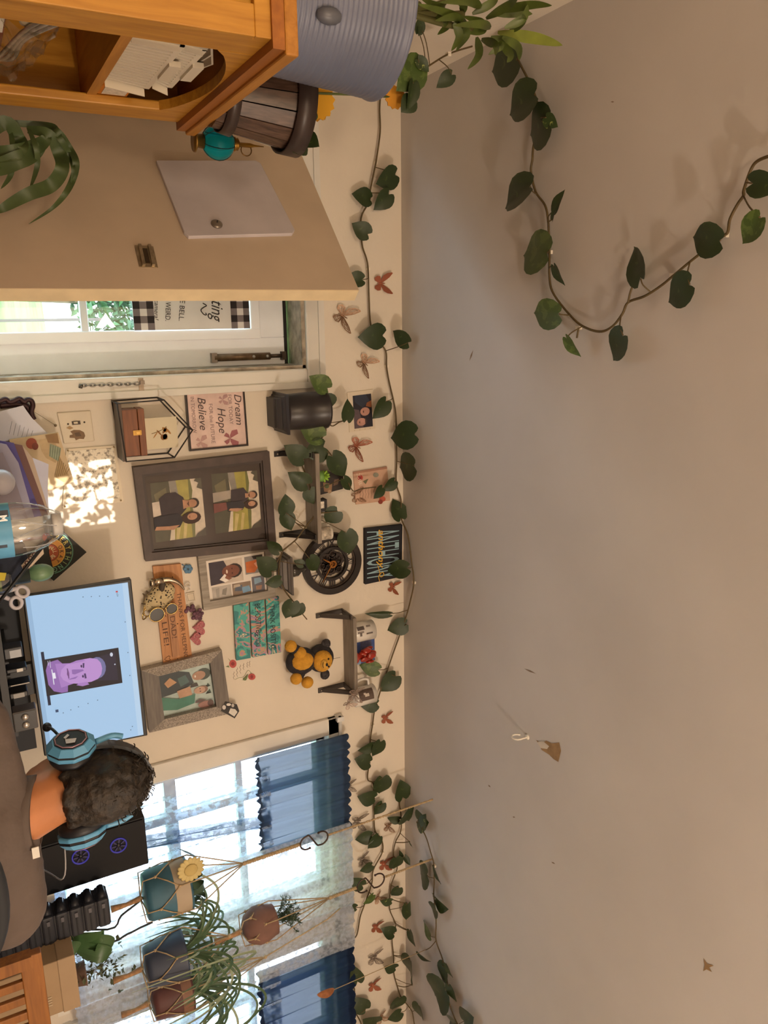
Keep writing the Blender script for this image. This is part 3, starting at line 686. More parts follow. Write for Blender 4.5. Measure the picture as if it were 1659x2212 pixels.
# family photo frame
q = [(479, 1404), (499, 1541), (323, 1583), (306, 1449)]
t = wq('family_photo_frame', 'wide grey wood frame with glitter sides around a family photo', 'picture frame', q)
gl = M('#a39a90', .3, .5, var=.5, scale=260, bump=.5, bscale=300); gd = wood('#5d5650', '#7a726a', 0, 5)
iq = bars(t, q, W, 0, .032, (.155, .16, .155, .20), [gd, gl, gd, gl])
slab('backing', t, subq(q, .1, .1, .9, .9), W, .002, .008, M('#3a3a3a', .8))
photo(t, iq, [('#b9cac6', [(0, 0), (1, 0), (1, 1), (0, 1)]), ('#2e5044', [(.42, .10), (.50, .06), (.46, .14), (.52, .16)]), ('#2e5044', [(.56, .08), (.66, .06), (.60, .13), (.66, .17)]),
    ('#2a3a44', [(.0, .62), (.08, .42), (.34, .36), (.46, .60), (.5, 1), (0, 1)]), ('#4a6a6e', [(.12, .5), (.30, .44), (.36, .62), (.16, .66)]), ('#2f4038', ell(.2, .16, .13, .14, 14)), ('#b0866e', ell(.21, .25, .10, .13, 14)), ('#f0e8e0', ell(.21, .32, .03, .015, 8)), ('#c99a74', [(.10, .80), (.24, .68), (.32, .86), (.20, .92)]),
    ('#2f2a2c', [(.36, .30), (.44, .28), (.44, .44), (.36, .42)]), ('#8c6a58', ell(.54, .22, .085, .11, 14)), ('#c8a08a', ell(.54, .27, .078, .11, 14)), ('#4a3028', ell(.51, .26, .012, .015, 6)), ('#4a3028', ell(.57, .26, .012, .015, 6)), ('#c49a80', [(.40, .44), (.62, .42), (.66, .66), (.44, .70)]),
    ('#3f8272', [(.60, .36), (.80, .40), (.86, .74), (.80, 1), (.50, 1), (.62, .70)]), ('#a4746c', ell(.88, .20, .075, .14, 14)), ('#5a3c38', ell(.88, .10, .075, .06, 12)), ('#5c4444', [(.74, .30), (.78, .16), (.82, .30), (.80, .40)])], .0085)
MB().poly([W(x, y, .016) for x, y in iq]).build('glass', glassmat((.96, .98, .98), .94), t)
# little black and white card at its corner
t = thing('photo_card', 'small black and white patterned card at the corner of the family photo frame', 'card', W(495, 1535, .03))
slab('card', t, [(512, 1522), (517, 1536), (507, 1552), (478, 1536), (487, 1516)], W, .033, .035, M('#3a3838', .7))
flat('print', t, [('#d8d4cc', [(508, 1532), (513, 1538), (506, 1548), (494, 1540), (498, 1530)]), ('#cfcac4', ell(484, 1528, 4, 5)), ('#e2ddd6', ell(494, 1522, 5, 3)), ('#bdb8b2', ell(503, 1524, 3, 4))], W, .0355)
# flower lettering decal
t = thing('flower_decal', 'red rose decal with handwritten lines beside the family photo frame', 'decal', W(518, 1445, 0))
rs = '#b8504c'
flat('rose_print', t, [(rs, ell(503, 1434, 8, 9)), ('#8c2f32', ell(503, 1434, 4, 4)), ('#6a7a4a', [(497, 1426), (492, 1421), (498, 1430)]), ('#6a7a4a', [(494, 1438), (487, 1440), (496, 1442)]), (rs, ell(544, 1462, 8, 7)), ('#8c2f32', ell(544, 1462, 3, 4)), ('#5a6a44', ell(529, 1467, 4, 3)), ('#6a7a4a', [(536, 1455), (534, 1466), (524, 1470)])], W, .0008)
for i, (x, y0, y1) in enumerate(((539, 1428, 1440), (534, 1430, 1442), (526, 1433, 1447), (519, 1436, 1455), (512, 1442, 1462), (505, 1451, 1468))):
    mb = MB(); mb.tube(spline([W(x+1.4*math.sin(k*2.1), lerp(y0, y1, k/7), .001) for k in range(8)], 3), .0006, 4); mb.build('script_line', M('#8a7a6c', .8), t)
MB().tube(spline([W(x, y, .001) for x, y in ((544, 1456), (536, 1448), (526, 1462), (516, 1464), (508, 1468))], 4), .0007, 4).build('stem_print', M('#8a9a6a', .8), t)
# ---------------------------------------------------------------- switch plate, clear-framed picture
q = [(196, 887), (205, 953), (138, 959), (123, 892)]
t = wq('switch_plate', 'cream light switch plate with a dark toggle and brown bear print', 'light switch', q)
o = slab('cover', t, q, W, 0, .007, M('#d5c9b4', .5, var=.06)); bevel(o, .003)
slab('toggle_slot', t, subq(q, .30, .36, .42, .62), W, .007, .0085, M('#4a3e36', .6))
slab('toggle', t, subq(q, .33, .44, .39, .56), W, .0085, .018, M('#cbbca4', .5))
for u, v in ((.36, .24), (.38, .74)): MB().ball(W(*quad_lerp(q, u, v), .007), .003, 8).build('screw', M('#4a4038', .4, .6), t)
flat('bear_print', t, [('#7a5e42', qshape(q, [(.60, .42), (.68, .30), (.80, .28), (.90, .34), (.88, .48), (.92, .60), (.84, .62), (.82, .78), (.74, .76), (.72, .66), (.62, .72), (.58, .60)])), ('#5c4632', qshape(q, [(.66, .44), (.80, .40), (.80, .58), (.68, .60)])), ('#a8895f', qshape(q, [(.44, .70), (.52, .60), (.56, .72), (.50, .82)]))], W, .0075)
q = [(250, 962), (267, 1084), (135, 1099), (143, 970)]
t = wq('clear_frame', 'clear acrylic frame with a grey print speckled pale to imitate dappled sun', 'picture frame', q)
fp, nt, b = nodemat('sun_dapple_print'); tc = nt.nodes.new('ShaderNodeTexCoord'); vo = nt.nodes.new('ShaderNodeTexVoronoi'); vo.inputs['Scale'].default_value = 70; vo.feature = 'SMOOTH_F1'  # bright sun dapples put into the colour as pale speckle on grey
nt.links.new(tc.outputs['Object'], vo.inputs['Vector']); wv = nt.nodes.new('ShaderNodeTexNoise'); wv.inputs['Scale'].default_value = 150; nt.links.new(tc.outputs['Object'], wv.inputs['Vector'])
mxn = nt.nodes.new('ShaderNodeMath'); mxn.operation = 'ADD'; nt.links.new(vo.outputs['Distance'], mxn.inputs[0]); nt.links.new(wv.outputs['Fac'], mxn.inputs[1])
r_ = nt.nodes.new('ShaderNodeValToRGB'); nt.links.new(mxn.outputs[0], r_.inputs[0]); r_.color_ramp.elements[0].position = .72; r_.color_ramp.elements[0].color = rgb('#857c6c')+(1,); r_.color_ramp.elements[1].position = .95; r_.color_ramp.elements[1].color = rgb('#e9e2d2')+(1,)
nt.links.new(r_.outputs[0], b.inputs['Base Color']); b.inputs['Roughness'].default_value = .3
slab('acrylic_border', t, q, W, .001, .006, M('#ded2bc', .2, var=.05))
slab('print', t, subq(q, .04, .05, .93, .95), W, .006, .0075, fp)
MB().poly([W(x, y, .012) for x, y in q]).build('cover_sheet', glassmat((.99, .98, .96), .94), t)
for u, v in ((.03, .04), (.97, .04), (.97, .96), (.03, .96)): MB().ball(W(*quad_lerp(q, u, v), .012), .003, 8).build('stud', M('#b8a078', .3, .8), t)
# nail with string to the letter rack
t = thing('hanging_nail', 'small nail holding the string of the scrolled iron rack', 'nail', W(120, 919, 0))
MB().tube([W(120, 919, 0), W(120, 919, .02)], .002, 6).build('shank', M('#6a5a48', .4, .8), t); MB().ball(W(120, 919, .021), .0045, 8).build('head', M('#8c7a60', .4, .8), t)
MB().tube([W(119, 918, .014), W(70, 887, .018)], .0008, 4).build('string', M('#8a7a62', .9), t)

# ---------------------------------------------------------------- house-shaped wire shelf
t = thing('wire_house_shelf', 'black wire wall shelf shaped like a little house', 'wall shelf', W(262, 935, 0))
bk = M('#2a2420', .45, .4)
fr_ = [(253, 872), (354, 864), (416, 929), (377, 988), (273, 997)]; fd = .10
F_ = [W(x, y, fd) for x, y in fr_]; B_ = [p+V((0, fd-.003, 0)) for p in F_]
MB().tube(F_, .003, 6, closed=True).build('front_wire', bk, t); MB().tube(B_, .003, 6, closed=True).build('back_wire', bk, t)
for a, b in zip(F_, B_): MB().tube([a, b], .0028, 6).build('cross_wire', bk, t)
sz = (F_[0].z+F_[4].z)/2; sx0, sx1 = F_[0].x, F_[4].x
MB().box2((sx0, YW-fd, sz-.004), (sx1, YW-.004, sz+.006)).build('shelf_board', wood('#4a3a30', '#5f4c3e', 0), t)
bz = sz+.0075
t = thing('keepsake_box', 'small brown wooden box with brass latch inside the wire house shelf', 'box', (0.5*(sx0+sx1), YW-.055, bz))
bx0, bx1 = lerp(sx0, sx1, .12), lerp(sx0, sx1, .93); bh = .070
wb_ = wood('#6d3f26', '#8c5636', 0, 5)
bevel(MB().box2((bx0, YW-.088, bz), (bx1, YW-.022, bz+bh*.68)).build('box_body', wb_, t), .002)
bevel(MB().box2((bx0-.001, YW-.089, bz+bh*.70), (bx1+.001, YW-.021, bz+bh)).build('lid', wb_, t), .002)
lx = lerp(bx0, bx1, .5); MB().box2((lx-.008, YW-.092, bz+bh*.42), (lx+.008, YW-.088, bz+bh*.80)).build('latch', M('#b08a4a', .3, .8), t); MB().box2((lx-.004, YW-.095, bz+bh*.55), (lx+.004, YW-.091, bz+bh*.72)).build('hasp', M('#c8a25c', .3, .8), t)
t = thing('flower_card', 'cream card with brown flower print standing on the keepsake box', 'card', ((bx0+bx1)/2+.02, YW-.06, bz+bh))
cz = bz+bh+.001; cx0, cx1 = lerp(bx0, bx1, .22), lerp(bx0, bx1, .90); cy = YW-.075
MB().box2((cx0, cy, cz), (cx1, cy+.003, cz+.105)).build('card', M('#d8cdb2', .7, var=.04), t)
mb = MB(); rr = random.Random(2); ms_ = [M('#8a5c30', .7), M('#a9783e', .7)]
for k in range(8):
    c = V((lerp(cx0, cx1, .55+.22*math.cos(k*2.2)*(.4+.6*(k % 3)/2)), cy-.0008, cz+.056+.024*math.sin(k*2.2)*(.5+.5*(k % 2)))); mb.cur = k % 2
    mb.poly([c+V((.010*math.cos(a), 0, .008*math.sin(a+k))) for a in [i*.785 for i in range(8)]])
mb.build('flower_print', ms_, t)
MB().tube(spline([V((lerp(cx0, cx1, .5), cy-.001, cz+.02)), V((lerp(cx0, cx1, .42), cy-.001, cz+.05)), V((lerp(cx0, cx1, .3), cy-.001, cz+.07))], 4), .0008, 4).build('stem_print', M('#8a6c42', .7), t)

# ---------------------------------------------------------------- small corbel shelves, black planter
def corbel(name, label, pxl, pxr, pxb, pxt, depth, mat):
    """moulded ledge: left/right pixel y, bottom/top pixel x"""
    ym = (pxl+pxr)/2; Y = YW-depth; zb = D(pxb, ym, YW-depth*.5).z; zt = D(pxt, ym, Y).z; x0 = D((pxb+pxt)/2, pxl, Y).x; x1 = D((pxb+pxt)/2, pxr, Y).x
    t = thing(name, label, 'wall shelf', ((x0+x1)/2, YW, zb)); H = zt-zb; e = (x1-x0)*.13
    prof = [(0, .62, .55, 'back_block'), (.12, .70, .62, None)]
    for z0, z1, k, d, nm in ((0, .18, 1.0, .55, 'base_moulding'), (.18, .62, .82, .70, 'cove'), (.62, .80, .35, .88, 'ogee'), (.80, 1.0, 0, 1.0, 'top_board')):
        mb = MB(); a0 = x0+e*k; a1 = x1-e*k; dd = depth*d
        n0 = e*.25 if nm in ('cove', 'ogee') else 0
        mb.add([(a0+n0, YW, zb+z0*H), (a1-n0, YW, zb+z0*H), (a1-n0, YW-dd*.9, zb+z0*H), (a0+n0, YW-dd*.9, zb+z0*H), (a0, YW, zb+z1*H), (a1, YW, zb+z1*H), (a1, YW-dd, zb+z1*H), (a0, YW-dd, zb+z1*H)], [(0, 1, 2, 3), (7, 6, 5, 4), (0, 4, 5, 1), (1, 5, 6, 2), (2, 6, 7, 3), (3, 7, 4, 0)])
        bevel(mb.build(nm, mat, t), .002)
    return t, x0, x1, zt
bkp = M('#2d2829', .35, var=.12)
t, x0, x1, zt = corbel('corbel_shelf', 'black moulded wall ledge under the black planter', 853, 942, 592, 626, .15, M('#3a3432', .5, var=.15))
px_, pr0 = (x0+x1)/2-.002, .066; pc = V((px_, YW-.080, zt+.001))
zt2 = D(704, 893, YW-.09).z; ph_ = zt2-zt
t = thing('black_planter', 'glossy black round planter on the moulded wall ledge by the door casing', 'planter', pc)
prof = [(pr0*.86, 0), (pr0*.95, ph_*.05), (pr0*1.02, ph_*.5), (pr0*1.0, ph_*.93), (pr0*1.05, ph_*.95), (pr0*1.05, ph_), (pr0*.95, ph_), (pr0*.93, ph_*.9), (0.001, ph_*.9)]
MB().lathe(prof, pc, 32).build('pot', bkp, t); MB().lathe([(pr0*.92, ph_*.905), (.001, ph_*.93)], pc, 20, cap=False).build('soil', M('#3a2c20', .95, var=.4, scale=60), t)
PLANTER_TOP = pc+V((0, 0, ph_))
t, x0, x1, zt = corbel('corbel_shelf', 'small grey moulded wall ledge below the gear clock', 1206, 1290, 606, 634, .09, M('#6e6864', .55, var=.12))
CORB2 = (x0, x1, zt)
pc = V(((x0+x1)/2-.01, YW-.048, zt+.001))
t = thing('glass_vase', 'little dark glass bottle vase on the grey ledge', 'vase', pc)
MB().lathe([(.022, 0), (.026, .012), (.026, .03), (.012, .046), (.010, .06), (.012, .064), (.009, .064), (.008, .046)], pc, 20).build('bottle', M('#3a3630', .15, var=.1, coat=.5), t)

# ---------------------------------------------------------------- two bracket shelves
def bracket_shelf(label, pxw, pxf, pxt, ya, yb, brk, mat, bm_):
    ym = (ya+yb)/2; zb = W(pxw, ym).z; f = at(pxf, ym, 2, zb); Y = f.y; zt = D(pxt, ym, Y).z
    x0, x1 = D(pxf, ya, Y).x, D(pxf, yb, Y).x
    t = thing('bracket_shelf', label, 'shelf', ((x0+x1)/2, YW, zb))
    bevel(MB().box2((x0, Y, zb), (x1, YW-.002, zt)).build('board', mat, t), .002)
    for bx, bpx in brk:
        p = W(*bpx, .004); xx = x0 + bx*(x1-x0); zl = p.z
        pl = MB().box2((xx-.010, YW-.006, zl), (xx+.010, YW, zb)).build('bracket_plate', bm_, t)
        MB().box2((xx-.010, Y+.012, zb-.006), (xx+.010, YW, zb)).build('bracket_arm', bm_, t)
        a, b = V((xx, YW-.006, lerp(zl, zb, .18))), V((xx, Y+.02, zb-.006)); d = (b-a); n = d.cross(V((1, 0, 0))).normalized()*.008
        MB().prism([a-n+V((-.007, 0, 0)), b-n+V((-.007, 0, 0)), b+n+V((-.007, 0, 0)), a+n+V((-.007, 0, 0))], (.014, 0, 0)).build('bracket_brace', bm_, t)
        MB().ball(V((xx, YW-.007, zl+.012)), .0035, 8).build('screw', M('#a89c8c', .3, .8), t)
    return t, x0, x1, Y, zt
gs = wood('#73695e', '#978b7d', 0, 4); bmt = M('#2b2623', .5, .3)
t, ax0, ax1, aY, aZ = bracket_shelf('short grey wooden shelf on black brackets beside the gear clock', 659, 684, 693, 980, 1176, ((.02, (592, 968)), (.93, (604, 1165))), gs, bmt)
t, bx0_, bx1_, bY, bZ = bracket_shelf('grey wooden shelf on black brackets holding two mugs', 742, 765, 772, 1336, 1503, ((.0, (683, 1338)), (.98, (688, 1503))), gs, M('#4a4440', .5, .3))
# things on the first shelf
def on_shelf(px, py, z, Y): p = D(px, py, Y); return V((p.x, Y, z))
Y1 = (aY+YW)/2-.01
t = thing('succulent_card', 'dark square picture of plants leaning on the shelf by the black planter', 'picture', on_shelf(700, 1040, aZ, Y1+.02))
pc = [D(x, y, Y1+.02) for x, y in ((693, 1014), (742, 1022), (741, 1056), (693, 1071))]
dzf = aZ+.0005-min(pc[0].z, pc[3].z); pc = [p+V((0, 0, 0)) for p in pc]; pc[0].z = pc[3].z = aZ+.0005
MB().prism(pc, (0, .006, 0)).build('panel', M('#2e2622', .5, var=.3, scale=40), t)
def SCm(x, y, o=0.0): return D(x, y, Y1+.02-o)
NORM[SCm] = V((0, -1, 0))
flat('plant_print', t, [('#8a6a4e', [(698, 1042), (718, 1046), (716, 1064), (700, 1062)]), ('#6a5240', [(722, 1036), (732, 1034), (730, 1046), (720, 1050)]), ('#a68a6c', ell(712, 1062, 4, 4)), ('#4a5a3a', ell(706, 1050, 5, 5))], SCm, .001)
t = thing('succulent', 'bright green little succulent rosette on the grey shelf', 'plant', on_shelf(700, 1028, aZ, Y1-.02))
c = on_shelf(700, 1028, aZ, Y1-.02)
MB().lathe([(.014, .0), (.019, .004), (.021, .02), (.019, .02), (.018, .016)], c, 16).build('pot', M('#6f9a4c', .5), t)
for k in range(14):
    a = k*2.4; el = .25+.09*k; d = V((math.cos(a)*math.cos(el), math.sin(a)*math.cos(el), math.sin(el))); b0 = c+V((0, 0, .024))
    MB().ball(b0+d*.012, (.005, .005, .014), 6, d.to_track_quat('Z', 'Y')).build('leaf', M('#8fbf3a', .5, var=.2), t)
t = thing('canister', 'small black and white printed canister on the grey shelf', 'canister', on_shelf(700, 1090, aZ, Y1))
c = on_shelf(700, 1090, aZ, Y1)
MB().box(c+V((0, 0, .016)), (.045, .035, .032)).build('body', M('#221f1f', .5), t); MB().box(c+V((0, 0, .0345)), (.047, .037, .005)).build('lid', M('#35302e', .5), t)
MB().box(c+V((-.004, -.0182, .016)), (.026, .001, .018)).build('label', M('#cfc6b8', .6, var=.4, scale=90), t)
t = thing('canister', 'pale round printed tin at the clock end of the grey shelf', 'canister', on_shelf(700, 1150, aZ, Y1))
c = on_shelf(702, 1152, aZ, Y1)
MB().lathe([(.024, 0), (.025, .004), (.025, .045), (.024, .048)], c, 20).build('body', M('#b9ae9e', .5, var=.5, scale=70), t); MB().lathe([(.0255, .048), (.0255, .056), (.022, .058)], c, 20).build('lid', M('#d6cfc2', .5), t)
t = thing('spice_jar', 'small pale jar behind the leaf on the grey shelf', 'jar', on_shelf(700, 1122, aZ, Y1+.01)); c = on_shelf(700, 1122, aZ, Y1+.01)
MB().lathe([(.016, 0), (.016, .03), (.012, .034), (.012, .044)], c, 16).build('body', M('#a8a090', .4, var=.3, scale=60), t)
# things on the mug shelf
def mug(label, px, py, hand, pr, col='#d9d4cc', s=1.0, printc='#6b5a50'):
    c = on_shelf(px, py, bZ+.0005, (bY+YW)/2); r, h = .040*s, .094*s
    t = thing('mug', label, 'mug', c)
    MB().lathe([(r*.9, 0), (r, .005), (r, h), (r*.93, h), (r*.92, .006), (.001, .006)], c, 28).build('cup', M(col, .2, var=.02, coat=.4), t)
    a = math.radians(hand); d = V((math.cos(a), math.sin(a), 0))
    MB().tube(spline([c+d*r*.97+V((0, 0, h*.8)), c+d*(r+.022)+V((0, 0, h*.78)), c+d*(r+.028)+V((0, 0, h*.5)), c+d*(r+.02)+V((0, 0, h*.24)), c+d*r*.97+V((0, 0, h*.2))], 5), .006, 8).build('handle', M(col, .2, var=.02, coat=.4), t)
    mb = MB(); ms_ = [M(k, .5, var=.2, scale=80) for k in pr]
    n0 = math.atan2(-c.y, -c.x)
    for i, (u0, u1, v0, v1, k) in enumerate(PR[label]):
        mb.cur = k; rr_ = r+.0006+.0002*i
        for j in range(4):
            aa, bb = n0+lerp(u0, u1, j/4), n0+lerp(u0, u1, (j+1)/4)
            mb.poly([c+V((math.cos(aa)*rr_, math.sin(aa)*rr_, v0*h)), c+V((math.cos(bb)*rr_, math.sin(bb)*rr_, v0*h)), c+V((math.cos(bb)*rr_, math.sin(bb)*rr_, v1*h)), c+V((math.cos(aa)*rr_, math.sin(aa)*rr_, v1*h))])
    mb.build('print', ms_, t)
PR = {'white mug with grey figure print at the clock end of the shelf': [(-.5, -.1, .12, .45, 0), (.0, .2, .1, .4, 1), (.15, .5, .2, .3, 0), (-.5, -.3, .55, .75, 1), (.25, .4, .5, .8, 0)],
      'white mug with a square brown picture at the window end of the shelf': [(-.6, .6, .12, .82, 0), (-.1, .2, .4, .6, 1), (-.2, .0, .35, .45, 1)]}
l1, l2 = PR.keys()
mug(l1, 790, 1362, 60, ['#5c5450', '#8a807a']); mug(l2, 785, 1502, 170, ['#5a4a42', '#cfc4b8'])
c = on_shelf(780, 1410, bZ+.0005, (bY+YW)/2+.02)
t = thing('blue_box', 'dark blue box standing between the mugs on the shelf', 'box', c)
bevel(MB().box(c+V((0, .018, .058)), (.10, .03, .116)).build('box_body', M('#3f5590', .5, var=.15), t), .002)
MB().box(c+V((-.02, .0025, .075)), (.055, .001, .05)).build('label', M('#56587a', .5, var=.3, scale=60), t); MB().box(c+V((.035, .0025, .03)), (.03, .001, .04)).build('label', M('#7f9cc0', .5), t)
t = thing('red_glass_rose', 'red faceted glass ornament in front of the blue box on the shelf', 'ornament', c+V((-.006, -.045, 0)))
rg = M('#9c2a1c', .12, var=.25, scale=50, coat=.8); rr = random.Random(6); c2 = c+V((-.006, -.043, .0))
MB().lathe([(.022, 0), (.026, .006), (.012, .02), (.014, .03)], c2, 12).build('foot', rg, t)
for k in range(16):
    a = k*2.4; r = .006+.0018*k; MB().ball(c2+V((math.cos(a)*r, math.sin(a)*r*.7, .055+.018*math.cos(k*.9))), (.014, .007, .020), 8, Quaternion((0, 0, 1), a+1.57)).build('petal', rg, t)

# ---------------------------------------------------------------- gear clock
cc = W(718, 1218, .02); Rk = ((W(718, 1281, .02)-cc).length+(W(780, 1214, .02)-cc).length)/2
t = thing('gear_clock', 'round black skeleton gear wall clock with roman numerals and gold hands', 'clock', W(718, 1218, 0))
cm = M('#2b2421', .5, .3, var=.2, scale=30)
def ring(r0, r1, y0, y1, mat, name, n=48, teeth=0, c=None, parent=t):
    c = c or cc; mb = MB(); vs = []
    for k in range(n):
        a = 2*math.pi*k/n; ro = r1*(1-(.09 if teeth and (k//2) % 2 else 0))
        for r, y in ((r0, y0), (ro, y0), (ro, y1), (r0, y1)): vs.append((c.x+r*math.cos(a), YW-y, c.z+r*math.sin(a)))
    fs = []
    for k in range(n):
        j = (k+1) % n
        for m in range(4): fs.append((k*4+m, k*4+(m+1) % 4, j*4+(m+1) % 4, j*4+m))
    mb.add(vs, fs); return mb.build(name, mat, parent)
ring(.80*Rk, Rk, .002, .03, cm, 'outer_ring'); ring(.47*Rk, .56*Rk, .006, .024, cm, 'inner_ring'); ring(.77*Rk, .80*Rk, .004, .02, M('#4a3c34', .5, .4), 'minute_track')
num = ['XII', 'I', 'II', 'III', 'IIII', 'V', 'VI', 'VII', 'VIII', 'IX', 'X', 'XI']
for k, s in enumerate(num):
    a = math.pi/2-k*math.pi/6; vs, fs = text_mesh(s, 0, .02); xs = [v[0] for v in vs]; w_ = max(xs)-min(xs); sc = .22*Rk/.69; sx = min(.24*Rk/w_, sc); mxx = (max(xs)+min(xs))/2
    er = V((math.cos(a), 0, math.sin(a))); et = V((math.sin(a), 0, -math.cos(a)))
    mb = MB(); mb.add([cc+V((0, .004, 0))+er*(.555*Rk+v[1]*sc)+et*((v[0]-mxx)*sx) for v in vs], fs); mb.build('numeral', cm, t)
for (u, v, r) in ((-.08, .18, .26), (.16, -.06, .24), (-.16, -.2, .2), (.22, .24, .14), (-.3, .04, .13), (.04, -.32, .13), (.3, -.22, .1)):
    g = ring(r*.62*Rk, r*Rk, .008, .014, M('#3a302b', .45, .4), 'gear', 40, 1, cc+V((u*Rk, 0, v*Rk)))
    for a in (0, 1.05, 2.09): 
        d = V((math.cos(a+r*9), 0, math.sin(a+r*9)))*r*.65*Rk; c_ = V((cc.x+u*Rk, YW-.011, cc.z+v*Rk)); MB().tube([c_-d, c_+d], .0022, 4).build('spoke', M('#3a302b', .45, .4), g)
ring(.0, .40*Rk, .003, .006, M('#332a26', .5), 'movement_plate', 32)
au = M('#a06a34', .3, .8)
ring(.07*Rk, .125*Rk, .024, .028, au, 'hub_ring', 24, 0)
for a in (0, 1.05, 2.09): d = V((math.cos(a), 0, math.sin(a)))*.1*Rk; MB().tube([cc+V((0, -.006, 0))-d, cc+V((0, -.006, 0))+d], .0018, 4).build('hub_spoke', au, t)
h0 = W(718, 1218, .03); 
for px, nm, wd in (((697, 1258), 'minute_hand', .003), ((698, 1208), 'hour_hand', .004)):
    p = W(*px, .03); d = (p-h0).normalized(); n = V((d.z, 0, -d.x))*wd
    MB().prism([h0-n, p-n*.3, p+n*.3, h0+n], (0, -.002, 0)).build(nm, au, t)

# ---------------------------------------------------------------- name canvas, verse card, couple photo
q = [(870, 1133), (868, 1246), (789, 1263), (788.6, 1142)]
t = wq('name_canvas', 'black canvas lettered with a name in blue capitals and yellow script', 'sign', q)
o = slab('canvas', t, q, W, 0, .018, M('#191a22', .8, var=.1, scale=60)); bevel(o, .002)
tq(t, q, 'ANTHONY', .06, .95, .94, 70, '#8fb0bc', .0185)
slab('band', t, subq(q, .03, .43, .97, .65), W, .018, .0188, M('#191a22', .8, var=.1, scale=60))
tq(t, q, 'anthony', .05, .64, .76, 13, '#d8a830', .0192, shear=.35, bold=.012)
MB().tube(spline([W(x, y, .0195) for x, y in ((816, 1222), (820, 1236), (822, 1246), (829, 1242), (826, 1236), (818, 1244), (820, 1256))], 5), .0016, 5).build('flourish', M('#d8a830', .6), t)
q = [(836, 1008), (843, 1081), (769, 1090), (763, 1020)]
t = wq('verse_card', 'pale pink card with roses and small verse lines among the vine', 'card', q)
slab('card', t, q, W, 0, .006, M('#c9a48c', .7, var=.1, scale=30)); slab('edge_band', t, subq(q, 0, 0, .06, 1), W, .006, .008, M('#a87c66', .7))
text(t, 'COFFEE', (770, 1022), (776, 1048), 7, '#e6dcc8', W, .0065)
for k_, s_ in enumerate([('#b8453a', ell(778, 1032, 6, 6)), ('#8c2a26', ell(778, 1032, 3, 3)), ('#b8553c', ell(826, 1078, 7, 6)), ('#8a3a28', ell(822, 1084, 5, 5)), ('#6a6a4a', [(784, 1040), (796, 1034), (790, 1046)]), ('#8a8a7a', ell(812, 1026, 6, 5))]): flat('rose_print', t, [s_], W, .0066+.0003*k_)
for k in range(6):
    MB().tube(spline([W(778+k*6+.8*math.sin(j*2), 1052+j*4, .0068) for j in range(7)], 3), .0006, 4).build('verse_line', M('#8c6e5c', .8), t)
q = [(806, 841), (811, 926), (755, 934), (750, 848)]
t = wq('couple_photo', 'white bordered photo of two people beside the black planter', 'photo', q)
slab('paper', t, q, W, 0, .004, M('#d8cbb6', .6, var=.04))
photo(t, subq(q, .10, .09, .93, .80), [('#1f1c28', [(0, 0), (1, 0), (1, 1), (0, 1)]), ('#2c3244', [(.0, .3), (.2, .1), (.4, .5), (.2, .9), (0, .9)]), ('#5a4a50', [(.45, .7), (1, .5), (1, 1), (.4, 1)]), ('#b98a7c', ell(.52, .38, .13, .26, 12)), ('#b98a7c', ell(.82, .60, .12, .26, 12)), ('#8a5230', [(.20, .0), (.42, .02), (.36, .32), (.26, .26)]), ('#3c2c30', [(.68, .40), (.80, .28), (.96, .40), (.84, .40)]), ('#3a2628', [(.47, .44), (.57, .44), (.52, .50)]), ('#3a2628', [(.78, .68), (.87, .68), (.82, .74)])], .0045)
for s in (.2, .4, .6, .8): MB().ball(W(*quad_lerp(q, .97, s), .004), .0015, 6).build('border_dot', M('#b8a58c', .7), t)

# ---------------------------------------------------------------- plush bear
t = thing('plush_bear', 'yellow plush bear in a black hooded suit hanging on the wall under the mug shelf', 'plush toy', W(655, 1435, 0))
ym_ = M('#d39a34', .95, var=.12, scale=60, bump=.5, bscale=220); bkf = M('#2f2c30', .95, var=.3, scale=50, bump=.4, bscale=200)
px2m = .00172
MB().ball(W(650, 1428, .05), (.056, .044, .062), 18).build('body', bkf, t)
MB().ball(W(653, 1428, .070), (.038, .032, .046), 16).build('belly', ym_, t)
hc = W(694, 1424, .055)
MB().ball(hc+V((0, .012, .002)), (.058, .042, .054), 18).build('hood', bkf, t)
fc = MB().ball(hc+V((-.002, -.022, -.004)), (.044, .030, .040), 18).build('face', ym_, t)
MB().ball(hc+V((-.002, -.048, -.010)), (.020, .014, .015), 12).build('muzzle', M('#dca848', .95, bump=.4, bscale=200), fc)
MB().ball(hc+V((-.002, -.062, -.003)), (.007, .005, .005), 10).build('nose', M('#1e1a1a', .4), fc)
for s in (-1, 1): MB().ball(hc+V((-.002+s*.016, -.049, .010)), .004, 8).build('eye', M('#141212', .3), fc)
MB().tube(spline([hc+V((-.014, -.058, -.016)), hc+V((-.002, -.062, -.020)), hc+V((.010, -.058, -.016))], 5), .0012, 5).build('mouth', M('#2a2020', .8), fc)
for px in ((704, 1391), (702, 1457)): e = MB().ball(W(*px, .045), (.022, .014, .020), 12).build('hood_ear', M('#3c383a', .95, var=.7, scale=120), t)
for px, r in (((628, 1396), .024), ((648, 1411), .025)): MB().ball(W(*px, .075), (r, r*.9, r), 14).build('paw', ym_, t)
for px, r in (((640, 1466), .024), ((664, 1474), .024)): MB().ball(W(*px, .075), (r, r*.9, r), 14).build('foot', ym_, t)
for a, b in (((655, 1412), (632, 1400)), ((652, 1448), (644, 1464))): MB().tube([W(*a, .05), W(*b, .07)], .02, 10).build('limb', bkf, t)
MB().tube([W(716, 1424, .05), W(735, 1420, .004)], .0008, 4).build('hanging_loop', M('#8a8074', .9), t)
